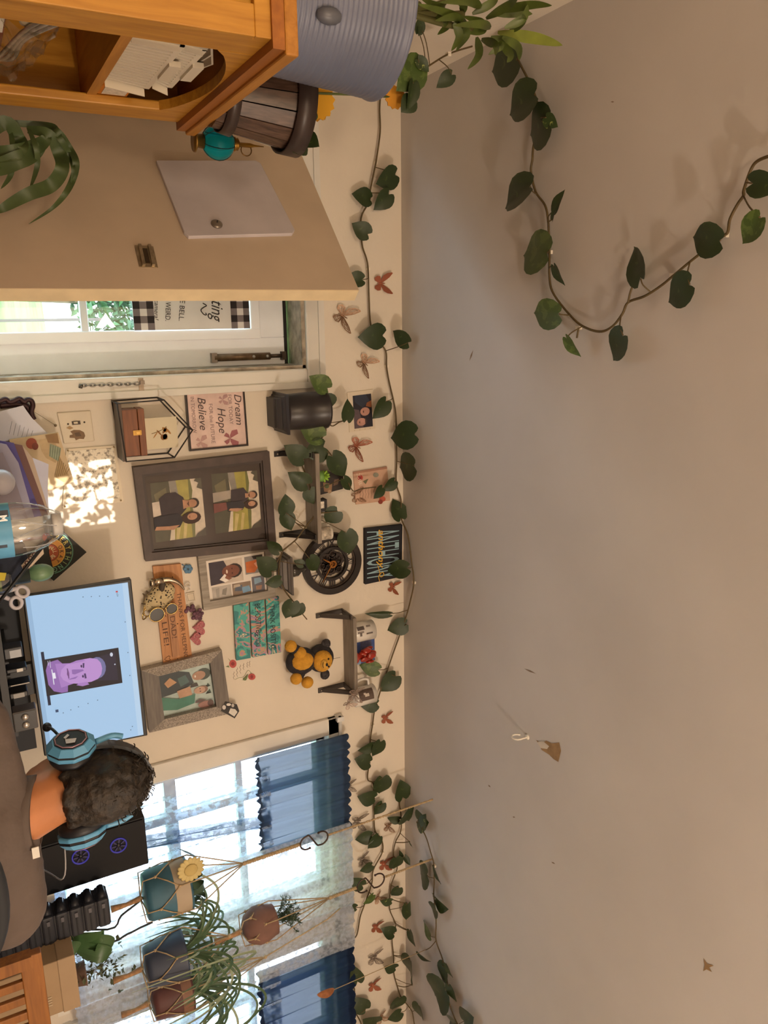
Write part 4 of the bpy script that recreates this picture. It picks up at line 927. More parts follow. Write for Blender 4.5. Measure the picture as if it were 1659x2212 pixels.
# ---------------------------------------------------------------- pothos vines
def leaf_mesh(name, wid, fold, curl, cols, seed=0, heart=.16):
    """heart leaf, base at origin, tip at +x, length 1; +z is the upper face"""
    r = random.Random(seed); ns = [0, .04, .14, .28, .45, .62, .78, .89, .95, 1.0]
    hw = [.0, .30, .43, .48, .45, .36, .225, .11, .045, 0]
    vs = []; fs = []
    for i, s in enumerate(ns):
        for j, k in enumerate((-1, -.5, 0, .5, 1)):
            w_ = hw[i]*wid*k; back = heart*(abs(k))*max(0, 1-s*4.5) if i > 0 else heart*.9*abs(k)*(1.0)
            if i == 0: w_ = .18*wid*k
            x = s-back if i > 0 else (-.02-back*.9 if k else 0.03)
            z = abs(w_)*fold-curl*s*s+.015*math.sin(9*s+3*k)
            vs.append((x, w_, z))
    n = 5
    for i in range(len(ns)-1):
        for j in range(4): fs.append((i*n+j, (i+1)*n+j, (i+1)*n+j+1, i*n+j+1))
    me = bpy.data.meshes.new(name); me.from_pydata(vs, [], fs)
    for p in me.polygons: p.use_smooth = True
    for c in cols: me.materials.append(c)
    bm = bmesh.new(); bm.from_mesh(me); bmesh.ops.remove_doubles(bm, verts=bm.verts, dist=.004); bmesh.ops.recalc_face_normals(bm, faces=bm.faces); bm.to_mesh(me); bm.free()
    me.update(); return me
def leafmat(c1, c2, var, rough=.35):
    m, nt, b = nodemat('leaf_%s' % c1); tc = nt.nodes.new('ShaderNodeTexCoord'); n = nt.nodes.new('ShaderNodeTexNoise'); n.inputs['Scale'].default_value = 3.2; n.inputs['Detail'].default_value = 5; n.inputs['Distortion'].default_value = 1.0
    nt.links.new(tc.outputs['Object'], n.inputs['Vector']); r = nt.nodes.new('ShaderNodeValToRGB'); nt.links.new(n.outputs['Fac'], r.inputs[0])
    r.color_ramp.elements[0].color = rgb(c1)+(1,); r.color_ramp.elements[0].position = var; r.color_ramp.elements[1].color = rgb(c2)+(1,); r.color_ramp.elements[1].position = var+.06
    nt.links.new(r.outputs[0], b.inputs['Base Color']); b.inputs['Roughness'].default_value = .48
    b.inputs['Transmission Weight'].default_value = 0.0
    return m
LG = leafmat('#2c3b1c', '#43532a', .62); LV = leafmat('#30421f', '#98a258', .60); LL = leafmat('#455a26', '#5a6e34', .5)
LM = [leaf_mesh('pothos_leaf_a', 1.0, .18, .10, [LG], 1), leaf_mesh('pothos_leaf_b', .92, .30, .18, [LG], 2), leaf_mesh('pothos_leaf_c', 1.05, .12, .22, [LG], 3)]
LMV = leaf_mesh('pothos_leaf_v', 1.0, .2, .12, [LV], 4); LML = leaf_mesh('pothos_leaf_l', .95, .2, .12, [LL], 5)
stm = M('#5a4a2a', .6, var=.2, scale=30)
def onroom(x, y, o):
    """a point near the back wall, or just under the ceiling where the line of sight meets that first"""
    p = W(x, y, o)
    return p if p.z < ZC-.008 else CL(x, y, max(.008, o*.6))
def VC(x, y, o): return CL(x, y, o)
LR = random.Random(21)
def vine(label, stem, leaves, fm, so=.016, lo=.045, r=.0026, group='pothos vines pinned along wall and ceiling', clips=(), extra=(), name='pothos_vine', parent=None):
    base = fm(*stem[0], so); t = parent or thing(name, label, 'plant', base, group)
    rr = random.Random(len(stem)); pts = [fm(x, y, so+(.006*rr.random())) for x, y in stem]; nrm = V((0, 0, -1)) if fm is VC else V((0, -1, 0))
    mb = MB(); sp = spline(pts, 5); mb.tube(sp, r, 6)
    for e in extra: mb.tube(spline([fm(x, y, so+.01) for x, y in e], 5), r*.8, 6)
    mb.build('stem', stm, t); 
    for k, lf in enumerate(leaves):
        (bx, by, tx, ty), w_, kind = lf[:4], (lf[4] if len(lf) > 4 else 1.0), (lf[5] if len(lf) > 5 else '')
        ob = lo+LR.uniform(-.012, .012); A = fm(bx, by, ob); n = nrm
        if fm is onroom and W(bx, by, ob).z >= ZC-.008: n = V((0, 0, -1))
        if fm is onroom and fm(tx, ty, ob) .z >= ZC-.02 and n.z == 0 and W(tx, ty, ob).z >= ZC-.008: B = fm(tx, ty, ob*.6)
        else: B = fm(tx, ty, max(.012, ob+LR.uniform(-.024, .016)))
        if (B-A).length > .2: B = A+(B-A).normalized()*.12
        X = B-A; L = X.length; X.normalize()
        n = (n+V((LR.uniform(-.25, .25), LR.uniform(-.15, .15), LR.uniform(-.2, .2)))).normalized()
        Z = (n-X*n.dot(X)).normalized(); Y = Z.cross(X)
        me = LMV if kind == 'v' else LML if kind == 'l' else LM[k % 3]
        o = bpy.data.objects.new('leaf', me); COL.objects.link(o); o.parent = t
        m4 = Matrix.Identity(4)
        for i in range(3): m4[i][0] = X[i]*L; m4[i][1] = Y[i]*L*w_; m4[i][2] = Z[i]*L; m4[i][3] = A[i]-WL[t][i]
        o.matrix_local = m4; WL[o] = A
        j = min(range(len(sp)), key=lambda q: (sp[q]-A).length); c = sp[j]
        if (c-A).length < .16: MB().tube(spline([c, lerp(c, A, .55)+nrm*.008, A], 4), r*.55, 5).build('petiole', stm, t)
    for x, y in clips:
        c = fm(x, y, so*.6); MB().box(c, (.010, .016, .010)).build('clip', M('#e6ddcc', .3), t)
    return t
vine('pothos vine looping across the bare ceiling to the right edge', [(1104, 92), (1122, 135), (1150, 191), (1165, 239), (1167, 262), (1153, 313), (1150, 345), (1147, 371), (1157, 414), (1177, 443), (1184, 477), (1187, 544), (1187, 600), (1197, 637), (1240, 690), (1270, 710), (1300, 716), (1325, 703), (1345, 677), (1357, 653), (1392, 640), (1427, 618), (1455, 595), (1501, 557), (1561, 511), (1572, 501), (1577, 473), (1594, 440), (1606, 423), (1607, 410), (1622, 367), (1635, 349), (1659, 338), (1685, 332)],
    [(1117, 127, 1055, 155, 1.0), (1155, 204, 1088, 247, .95), (1184, 264, 1129, 293, 1.0), (1180, 254, 1203, 275, 1.0, 'v'), (1146, 403, 1076, 446, .75), (1197, 455, 1211, 411, .55), (1193, 474, 1200, 445, .45), (1183, 545, 1120, 550, .9, 'l'), (1197, 575, 1212, 620, .65), (1207, 678, 1144, 678, .75, 'l'), (1224, 730, 1250, 773, .75, 'l'), (1346, 724, 1312, 779, 1.05), (1384, 602, 1362, 532, .85), (1556, 520, 1485, 514, .95), (1490, 614, 1432, 652, 1.05), (1642, 470, 1598, 528, .9, 'l'), (1625, 396, 1690, 400, .8)], VC, .014, .05, .0034,
    clips=((1187, 545), (1455, 595), (1565, 508), (1250, 708)), extra=([(1357, 653), (1362, 630), (1372, 605)], [(1250, 708), (1246, 730)]))
vine('longest pothos vine running along the top of the wall from cabinet to window', [(822, 205), (820, 236), (821, 285), (813, 345), (810, 361), (800, 410), (797, 436), (780, 471), (782, 527), (791, 557), (795, 580), (797, 641), (801, 702), (815, 735), (833, 758), (835, 791), (840, 822), (854, 887), (856, 945), (857, 996), (856, 1044), (866, 1079), (867, 1120), (881, 1156), (889, 1214), (894, 1257), (887, 1295), (877, 1333), (862, 1376), (849, 1412), (832, 1462), (821, 1495), (809, 1536), (805, 1564), (800, 1597), (799, 1636), (794, 1682), (806, 1692), (808, 1722), (808, 1773), (811, 1797), (824, 1813), (826, 1840), (806, 1880), (803, 1909), (787, 1955), (778, 1981), (771, 2019), (758, 2040), (756, 2107), (766, 2139), (764, 2177), (778, 2206), (786, 2230)],
    [(854, 377, 815, 398), (840, 419, 811, 454), (799, 430, 765, 416), (795, 506, 761, 482), (783, 604, 745, 602), (827, 725, 780, 730), (882, 740, 846, 716), (834, 867, 809, 906), (896, 938, 838, 945), (895, 1006, 858, 1011), (852, 1039, 829, 1062), (826, 1054, 811, 1078, .8), (866, 1119, 851, 1077, 1.0), (880, 1227, 834, 1234), (877, 1348, 839, 1365), (841, 1326, 789, 1328, .35), (817, 1447, 777, 1438, .9, 'l'), (855, 1460, 825, 1497), (814, 1521, 780, 1527), (806, 1609, 775, 1626), (822, 1602, 809, 1638), (798, 1647, 767, 1640), (826, 1679, 822, 1720), (808, 1724, 776, 1726), (826, 1735, 810, 1762), (802, 1805, 768, 1817), (818, 1807, 798, 1837), (803, 1869, 778, 1884), (783, 1912, 755, 1902), (806, 1933, 786, 1956, .9, 'l'), (768, 1960, 739, 1961), (772, 2121, 764, 2091, .8), (790, 2180, 768, 2161), (814, 2209, 785, 2206)], onroom, .018, .042, .003,
    clips=((811, 352), (795, 581), (835, 791), (855, 916), (894, 1258), (805, 1566), (807, 1697), (826, 1841), (765, 2137)))
vine('short pothos vine near the ceiling above the right window', [(868, 1722), (863, 1735), (866, 1759), (866, 1794), (854, 1820), (850, 1848), (858, 1872), (853, 1890), (845, 1912), (842, 1941), (842, 1965), (853, 1992), (854, 2005), (847, 2027), (850, 2064), (851, 2102), (858, 2129), (866, 2153), (885, 2177), (891, 2188), (895, 2212), (900, 2235)],
    [(870, 1723, 867, 1686), (863, 1770, 837, 1770), (878, 1773, 893, 1751), (885, 1818, 891, 1832, .5), (854, 1853, 854, 1882), (866, 1861, 867, 1840, .5), (874, 1850, 887, 1870, .6), (862, 1917, 846, 1939), (845, 1947, 822, 1949, 1, 'v'), (881, 1952, 879, 1990, .8), (850, 2016, 826, 2008), (885, 2011, 891, 2047, .85), (854, 2091, 831, 2091), (886, 2072, 879, 2109, .8), (891, 2127, 887, 2105, .4), (863, 2155, 850, 2185), (905, 2172, 907, 2206), (866, 2187, 840, 2208)], onroom, .016, .036, .0026, clips=((853, 1993), (884, 2176)),
    extra=([(854, 1820), (872, 1820), (885, 1818)], [(842, 1941), (862, 1948), (881, 1952)], [(853, 1994), (870, 2004), (885, 2011)], [(850, 2064), (868, 2066), (886, 2072)], [(858, 2129), (874, 2132), (891, 2127)]))
vine('pothos vine hanging at the ceiling edge in the far right corner', [(900, 1775), (913, 1794), (922, 1813), (930, 1840), (937, 1866), (938, 1904), (937, 1933), (941, 1971), (942, 2000), (942, 2032), (956, 2072), (965, 2110), (968, 2155), (981, 2196), (989, 2214), (996, 2235)],
    [(914, 1786, 917, 1758, 1.2, 'v'), (903, 1772, 921, 1778, 1.1, 'v'), (923, 1890, 881, 1889), (938, 1872, 949, 1911, .75), (941, 1941, 962, 1969, 1.2), (941, 1963, 925, 1970, .7), (930, 2019, 910, 1989, .85, 'l'), (903, 2056, 926, 2082, .75), (960, 2088, 949, 2123), (964, 2083, 976, 2114, .6), (962, 2137, 927, 2158), (970, 2129, 980, 2168), (1002, 2206, 1018, 2200), (985, 2212, 960, 2206, .6)], VC, .014, .035, .0026, extra=([(942, 2032), (930, 2046), (920, 2052)],), clips=((938, 1870),))
# the black planter's own plant, trailing over the shelf and the clock
vine('pothos growing from the black planter, trailing over shelf and clock', [(700, 893), (704, 930), (694, 948), (690, 962), (660, 985), (650, 995), (662, 1030), (672, 1060), (680, 1108), (660, 1138), (640, 1165), (620, 1182), (608, 1196), (602, 1240), (612, 1270), (632, 1298)],
    [(707, 839, 670, 812, 1.0, 'l'), (703, 856, 712, 888, 1.4), (749, 907, 756, 862, .75), (694, 945, 648, 921, 1.0, 'l'), (699, 965, 660, 985, 1.5), (656, 992, 618, 964, .9), (717, 985, 748, 1030, .85), (663, 1046, 624, 1023), (668, 1058, 679, 1090, 1.1), (618, 1108, 618, 1068), (615, 1110, 632, 1147), (729, 1104, 702, 1130, 1.2), (747, 1150, 757, 1200, .9), (603, 1191, 575, 1170, .9), (587, 1234, 558, 1204), (605, 1252, 573, 1263), (668, 1206, 690, 1234, .9), (655, 1220, 636, 1212, .9), (632, 1300, 618, 1338, 1.1), (645, 1304, 632, 1337, 1.2), (742, 1034, 762, 1062, .6)], onroom, .075, .10, .0028, name='pothos_plant', group=None,
    extra=([(700, 900), (716, 920), (733, 912), (749, 907)], [(690, 962), (706, 972), (717, 985)], [(748, 1030), (762, 1060), (780, 1056), (812, 1052)], [(680, 1108), (700, 1108), (729, 1104)], [(660, 1138), (640, 1130), (616, 1110)], [(608, 1196), (596, 1218), (587, 1234)], [(632, 1298), (650, 1322), (663, 1338)]))

# ---------------------------------------------------------------- butterfly stickers
wing = [(0, 0), (.10, .16), (.26, .40), (.46, .56), (.50, .50), (.46, .26), (.36, .08), (.18, .0)]
hind = [(0, 0), (.16, -.02), (.32, -.08), (.34, -.24), (.24, -.38), (.12, -.34), (.05, -.18)]
def ringpoly(mb, pts, f, place, thick):
    n = len(pts); cx = sum(p[0] for p in pts)/n; cy = sum(p[1] for p in pts)/n
    inn = [(lerp(p[0], cx, f), lerp(p[1], cy, f)) for p in pts]
    for i in range(n):
        j = (i+1) % n; mb.prism([place(*pts[i]), place(*pts[j]), place(*inn[j]), place(*inn[i])], thick)
    root = pts[0]
    for i in range(1, n, 1):
        d = (inn[i][0]-root[0], inn[i][1]-root[1]); L = math.hypot(*d)+1e-6; nx, ny = -d[1]/L*.011, d[0]/L*.011
        mb.prism([place(root[0]+nx, root[1]+ny), place(inn[i][0]+nx, inn[i][1]+ny), place(inn[i][0]-nx, inn[i][1]-ny), place(root[0]-nx, root[1]-ny)], thick)
    for g in (.55, .8):
        rg_ = [(lerp(p[0], root[0], 1-g), lerp(p[1], root[1], 1-g)) for p in pts[1:]]
        for i in range(len(rg_)-1):
            a, b = rg_[i], rg_[i+1]; d = (b[0]-a[0], b[1]-a[1]); L = math.hypot(*d)+1e-6; nx, ny = -d[1]/L*.009, d[0]/L*.009
            mb.prism([place(a[0]+nx, a[1]+ny), place(b[0]+nx, b[1]+ny), place(b[0]-nx, b[1]-ny), place(a[0]-nx, a[1]-ny)], thick)
def butterfly(px, size, rot, col, label, fm=W, o=.003, filled=False):
    c = fm(*px, o); n = NORM.get(fm, V((0, -1, 0))); s = size*.00172; a = math.radians(rot)
    ex = V((math.cos(a), 0, math.sin(a))); ez = V((-math.sin(a), 0, math.cos(a)))
    t = thing('butterfly_sticker', label, 'butterfly', c, 'rose gold butterfly stickers'); m = M(col, .35, .55, var=.1)
    for sg in (-1, 1):
        lift = .35
        def place(u, v): return c+ex*(sg*u*s)+ez*(v*s)+n*(u*s*lift)
        mb = MB(); ringpoly(mb, wing, .20, place, -n*.0006); ringpoly(mb, hind, .22, place, -n*.0006)
        if filled: mb.poly([place(*p)+n*.0002 for p in wing]); mb.poly([place(*p)+n*.0002 for p in hind])
        mb.build('wing', m, t)
    MB().tube([c-ez*.2*s, c+ez*.05*s, c+ez*.22*s], [.0012, .0026, .0014], 6).build('body', m, t)
rgd, rgb_, gry = '#b06a50', '#a88468', '#9a8c80'
BF = [((823, 612), 46, 0, rgd, 'filled copper pink butterfly sticker beside the vine above the door', 1), ((740, 682), 56, -28, rgb_, 'large brown lattice butterfly sticker above the door casing', 0), ((787, 784), 48, -38, rgb_, 'tan lattice butterfly sticker right of the door head, below the vine', 0), ((770, 964), 52, -30, rgd, 'shiny copper butterfly sticker between the couple photo and the verse card', 0), ((770, 1072), 36, 10, rgb_, 'pale lattice butterfly sticker on the corner of the verse card', 0), ((848, 1268), 34, -15, rgd, 'small copper butterfly sticker at the corner of the black name canvas', 1), ((833, 1551), 34, 0, rgd, 'small copper butterfly sticker between the mug shelf and the window', 1), ((753, 1698), 36, 0, gry, 'small grey butterfly sticker just above the nearer valance', 0), ((772, 1774), 48, -12, gry, 'grey lattice butterfly sticker touching the first twine hanger', 0), ((839, 1784), 36, -10, rgb_, 'tan butterfly sticker half hidden behind vine leaves beside the first twine', 0), ((783, 1856), 38, 12, gry, 'faded butterfly sticker behind the leaf above the lace curtain', 0), ((830, 1866), 40, -5, rgd, 'copper butterfly sticker under the middle vine near the ceiling', 1), ((815, 1940), 36, 30, rgb_, 'tan butterfly sticker below the middle vine right of the S hook', 0), ((812, 2002), 36, -10, rgd, 'dull copper butterfly sticker between the two vines over the lace curtain', 1), ((807, 2068), 48, 0, gry, 'large faint grey butterfly sticker between vines over the far valance', 0), ((806, 2128), 40, 0, rgd, 'dark copper butterfly sticker over the far valance', 1), ((822, 2198), 40, 20, rgb_, 'tan butterfly sticker at the right edge of the wall', 0)]
for p, s, r, c, l, fl_ in BF: butterfly(p, s, r, c, l, filled=bool(fl_))
def SHm(x, y, o=0.0): return D(x, y, bY-.012-o)
NORM[SHm] = V((0, -1, 0))
butterfly((765, 1500), 40, -10, '#a89488', 'pale butterfly stuck on the front edge of the mug shelf', SHm); butterfly((752, 1520), 32, 30, '#a89488', 'pale butterfly at the window end of the mug shelf', SHm)
# ---------------------------------------------------------------- wooden cabinet on the left
CX, CYN, CYF, CT = -0.46, 1.42, 2.065, 1.475
ow = wood('#a8701c', '#c89034', 2, 3.2, .42); ow2 = wood('#a06820', '#be8230', 1, 3.2, .45)
cb = thing('cabinet', 'orange pine cabinet with arched open front in the near left corner', 'cabinet', (-.62, 1.78, 0))
MB().box2((XL+.01, CYN+.004, 0), (CX-.02, CYN+.022, CT)).build('side_panel', wood('#bc8a1e', '#d8a432', 2, 3, .4), cb)
MB().box2((XL+.01, CYF-.022, 0), (CX-.02, CYF-.004, CT)).build('side_panel', ow, cb)
MB().box2((XL+.004, CYN+.01, 0), (XL+.016, CYF-.01, CT)).build('back_panel', ow, cb)
for z, zz in ((1.232, 1.252), (1.0, 1.02), (.5, .52), (.05, .07)): MB().box2((XL+.016, CYN+.022, z), (CX-.016, CYF-.022, zz)).build('shelf', ow2, cb)
bevel(MB().box2((CX-.02, CYN, 0), (CX, CYN+.085, CT)).build('stile', ow, cb), .003)
bevel(MB().box2((CX-.02, CYF-.10, 0), (CX, CYF, CT)).build('stile', ow, cb), .003)
ap = [(CX, CYN+.085, CT), (CX, CYF-.10, CT)]; n = 18
for k in range(n+1):
    s = k/n; ap.append((CX, lerp(CYF-.10, CYN+.085, s), 1.388+.062*math.sin(math.pi*min(1, max(0, s)))**.7))
MB().prism(ap, (-.02, 0, 0)).build('arched_rail', ow, cb)
for y in (CYN+.001, ):
    bevel(MB().box2((XL+.012, y-.012, CT-.05), (CX, y+.006, CT)).build('side_rail', ow, cb), .002); bevel(MB().box2((CX-.05, y-.012, 0), (CX, y+.006, CT-.05)).build('side_stile', ow, cb), .002)
MB().box2((XL+.006, CYN-.018, CT-.022), (CX+.016, CYF+.012, CT)).build('cornice', wood('#8e5216', '#a8661e', 1, 3), cb)
bevel(MB().box2((XL+.004, CYN-.02, CT), (CX+.024, CYF+.018, 1.50)).build('top_board', ow2, cb), .004)
def basket(label, x0, x1, y0, y1, z0, z1, col):
    t = thing('plastic_basket', label, 'basket', ((x0+x1)/2, (y0+y1)/2, z0), 'white plastic baskets in the cabinet'); m = M(col, .4, var=.03); tp = .014
    MB().box2((x0+tp, y0+tp, z0), (x1-tp, y1-tp, z0+.003)).build('floor', m, t)
    MB().box2((x0, y0, z1-.012), (x1, y0+.006, z1)).build('rim', m, t); MB().box2((x0, y1-.006, z1-.012), (x1, y1, z1)).build('rim', m, t); MB().box2((x0, y0, z1-.012), (x0+.006, y1, z1)).build('rim', m, t); MB().box2((x1-.006, y0, z1-.012), (x1, y1, z1)).build('rim', m, t)
    def wallbars(a, b, n, wd):
        for k in range(n+1):
            s = k/n; p = lerp(V(a), V(b), s); i = V((lerp(p.x, (x0+x1)/2, .07), lerp(p.y, (y0+y1)/2, .07), z0))
            q = V((p.x, p.y, z1-.01)); d = (V(b)-V(a)).normalized()*wd/2; nn = V((d.y, -d.x, 0)).normalized()*.0025
            mb = MB(); mb.add([i-d, i+d, q+d, q-d, i-d+nn, i+d+nn, q+d+nn, q-d+nn], [(0, 1, 2, 3), (7, 6, 5, 4), (0, 4, 5, 1), (1, 5, 6, 2), (2, 6, 7, 3), (3, 7, 4, 0)]); mb.build('slat', m, t)
    wallbars((x1-.002, y0, 0), (x1-.002, y1, 0), 18, .009); wallbars((x0, y0+.002, 0), (x1, y0+.002, 0), 5, .022); wallbars((x0+.002, y0, 0), (x0+.002, y1, 0), 8, .03); wallbars((x0, y1-.002, 0), (x1, y1-.002, 0), 5, .03)
    MB().box2((x1-.004, (y0+y1)/2-.05, z1-.004), (x1+.006, (y0+y1)/2+.05, z1+.018)).build('handle', m, t)
    return t
basket('lower white plastic basket with slotted sides on the cabinet shelf', -.70, -.475, 1.56, 1.87, 1.253, 1.345, '#d8cdb8')
basket('upper white plastic basket stacked on the slotted one in the cabinet', -.70, -.480, 1.58, 1.86, 1.348, 1.392, '#dcd2be')
t = thing('black_ladle', 'shiny black rounded object on the white baskets in the cabinet', 'utensil', (-.54, 1.56, 1.35))
MB().ball((-.500, 1.535, 1.330), (.022, .026, .034), 14).build('bowl', M('#15110f', .2), t); MB().tube([(-.50, 1.545, 1.345), (-.56, 1.60, 1.375), (-.64, 1.66, 1.40)], .006, 8).build('handle', M('#15110f', .3), t)
for k in range(4):
    o = MB().box((-.60+.006*k, 1.70+.01*k, 1.3985+.0045*k), (.19, .25, .004), Quaternion((0, 0, 1), .05*k)).build('paper_stack', M(('#cfc4b2', '#bdb2a2')[k % 2], .8), None, origin=(-.6, 1.7, 1.398+.0045*k)); tag(o, ('bottom sheet of papers on the upper basket', 'second sheet of papers on the upper basket', 'third sheet of papers on the upper basket', 'top sheet of papers on the upper basket')[k], 'paper', 'papers on the baskets')
t = thing('medicine_box', 'orange and white printed carton behind the white baskets', 'box', (-.50, 1.93, 1.253))
MB().box((-.52, 1.93, 1.285), (.08, .07, .064)).build('carton', M('#c4741c', .6), t); MB().box((-.4795, 1.93, 1.287), (.001, .055, .05)).build('label', M('#d6cbb8', .6, var=.2, scale=120), t)
# lower shelf
t = thing('tape_roll', 'roll of clear packing tape in the cabinet', 'tape', (-.53, 1.60, 1.022)); qx = Quaternion((0, 1, 0), math.pi/2-.2)
c = V((-.515, 1.585, 1.115))
MB().lathe([(.030, -.022), (.046, -.022), (.046, .022), (.030, .022), (.030, -.022)], c, 28, qx, cap=False).build('tape', M('#c2b49a', .3, var=.08), t); MB().lathe([(.027, -.023), (.0305, -.023), (.0305, .023), (.027, .023), (.027, -.023)], c, 28, qx, cap=False).build('core', M('#9c8a70', .8), t)
t = thing('plastic_bag', 'crumpled clear plastic bag around the tape roll in the cabinet', 'bag', (-.52, 1.66, 1.022)); rr = random.Random(8)
hm_ = {}
def bagf(s, u):
    k = (round(s*12), round(u*12)); hm_.setdefault(k, (rr.uniform(-.012, .012), rr.uniform(-.008, .008)))
    return V((-.485+hm_[k][0]+.02*math.sin(u*4), lerp(1.54, 1.86, s), lerp(1.023, 1.165-.05*s, u)+hm_[k][1]*(u > 0)))
MB().grid(bagf, 12, 12).build('film', glassmat((.92, .90, .86), .78, .15), t)
for k in range(3): MB().tube(spline([V((-.50, 1.52+.03*k, 1.16)), V((-.482, 1.60+.03*k, 1.09)), V((-.478, 1.78, 1.05+.012*k)), V((-.50, 1.86, 1.04))], 5), .004, 6).build('fold', M('#c8c0b6', .15, .6, var=.3, scale=60), t)
t = thing('snack_packet', 'red and green foil packet at the bottom of the cabinet opening', 'packet', (-.53, 1.62, 1.022))
MB().grid(lambda s, u: V((-.50+.02*math.sin(s*3.1)*math.sin(u*3.1), lerp(1.50, 1.80, s), lerp(1.023, 1.058, u))), 8, 6).build('front_face', M('#a83a2c', .35, .3, var=.3, scale=20), t)
MB().grid(lambda s, u: V((-.53-.02*math.sin(s*3.1)*math.sin(u*3.1), lerp(1.50, 1.80, s), lerp(1.023, 1.058, u))), 8, 6).build('back_face', M('#b8b0a8', .3, .6), t)
MB().box((-.475, 1.76, 1.036), (.003, .07, .025)).build('green_panel', M('#7a8a3a', .5), t); MB().box((-.474, 1.58, 1.036), (.003, .07, .025)).build('white_panel', M('#cfc8bc', .5), t)

# ---------------------------------------------------------------- things on top of the cabinet
TZ = 1.5005
bc = V((-.612, 1.625, TZ)); bh = .268
t = thing('ribbed_bucket', 'blue-grey ribbed plastic bucket planter on the cabinet', 'planter', bc)
prof = []
n = 27
for k in range(n):
    s0, s1 = k/n, (k+1)/n; r0, r1 = lerp(.136, .160, s0), lerp(.136, .160, s1)
    prof += [(r0, bh*s0), (r0+.0028, bh*(s0+.012)), (r1+.0022, bh*(s1-.010))]
prof += [(.164, bh), (.166, bh+.005), (.163, bh+.008), (.154, bh+.006), (.146, bh*.9), (.001, bh*.88)]
MB().lathe(prof, bc, 56).build('bucket_wall', M('#676d82', .38, var=.08, scale=8), t)
MB().lathe([(.145, bh*.905), (.001, bh*.92)], bc, 24, cap=False).build('soil', M('#3c2e22', .95, var=.4, scale=50), t)
a = math.radians(-62); d = V((math.cos(a), math.sin(a), 0)); hcn = bc+d*.150+V((0, 0, .10))
MB().ball(hcn, (.016, .016, .026), 12).build('handle_lug', M('#5d606a', .4), t)
def ribbon(mb, pts, wd, up=None, k=6, fold=.25, shape=None):
    """tapering strap leaf"""
    sp = spline(pts, k); m = len(sp); vs = []
    for i, p in enumerate(sp):
        s = i/(m-1); tg = (sp[min(i+1, m-1)]-sp[max(i-1, 0)]).normalized(); vw = (CAM-p).normalized() if up is None else up
        sd = tg.cross(vw); sd = sd.normalized() if sd.length > 1e-4 else tg.orthogonal().normalized(); nn = sd.cross(tg)
        w_ = wd*(shape(s) if shape else min(1, s*5+.35)*(1-s**3))+.0004
        vs += [p-sd*w_+nn*w_*fold, p, p+sd*w_+nn*w_*fold]
    fs = []
    for i in range(m-1):
        fs += [(i*3, i*3+1, i*3+4, i*3+3), (i*3+1, i*3+2, i*3+5, i*3+4)]
    mb.smooth = True; mb.add(vs, fs)
blade = lambda s: min(1, .25+s*2.6)*(1-max(0, (s-.35)/.65)**1.8)
bmat = M('#4e5c24', .4, var=.3, scale=20); bml = M('#7a8432', .4, var=.2, scale=14)
t = thing('dracaena', 'bushy dracaena with pointed leaves growing from the ribbed bucket', 'plant', bc+V((0, 0, bh*.9)))
for (x, y) in ((905, 10), (935, 25), (960, 5), (1000, 30), (1020, 60)):
    e = D(x, y, 1.66); MB().tube(spline([bc+V((LR.uniform(-.05, .05), LR.uniform(-.05, .05), bh*.90)), lerp(bc+V((0, 0, bh)), e, .55)+V((0, 0, .02)), e], 5), [.007]*11, 8).build('cane', M('#5c5a2c', .6), t)
DL = [(1040, 15, 950, 5, .0), (1070, 25, 1192, 12, 0), (1075, 70, 1215, 98, 1), (1060, 60, 980, 55, 0), (1000, 45, 925, 35, 0), (1010, 55, 900, 8, 0), (960, 30, 945, 75, 0), (1000, 60, 985, 110, 0), (1030, 80, 1010, 150, 0), (1040, 85, 1070, 120, 0), (1020, 30, 1075, -10, 0), (1050, 40, 1120, -8, 0), (1090, 60, 1140, 10, 0), (1100, 70, 1128, 30, 0), (980, 50, 975, 110, 0), (1080, 90, 1095, 135, 0), (1060, 80, 1120, 100, 0), (1000, 30, 965, -10, 0), (1075, 95, 1055, 118, 0), (960, 20, 908, -4, 0), (990, 52, 940, 45, 0), (1085, 80, 1122, 130, 0), (1040, 55, 1000, 35, 0), (1010, 70, 1045, 60, 0), (930, 22, 960, 60, 0), (1060, 30, 1150, 30, 0)]
for bx, by, tx, ty, kind in DL:
    A, B = D(bx, by, 1.66+LR.uniform(-.04, .06)), D(tx, ty, 1.66+LR.uniform(-.12, .08)); md = lerp(A, B, .5)+V((LR.uniform(-.01, .01), -.01, .012))
    mb = MB(); ribbon(mb, [A, md, B], .0125 if kind else .009, shape=blade); mb.build('leaf', bml if kind else bmat, t)
# pale pothos shoots behind the bucket
vine('short pothos shoot with pale leaves behind the ribbed bucket', [(880, 190), (890, 160), (920, 146), (968, 117), (1020, 100)], [(905, 140, 862, 195, 1.0, 'l'), (903, 128, 928, 155, .8, 'v'), (976, 161, 945, 188, .8), (890, 215, 868, 242, 1.2), (893, 180, 886, 238, .7), (905, 70, 912, 32, .8), (908, 55, 905, 78, .6)], lambda x, y, o: D(x, y, 1.98-o), .0, .02, .0025, clips=((968, 118),), group=None, name='pothos_shoot')
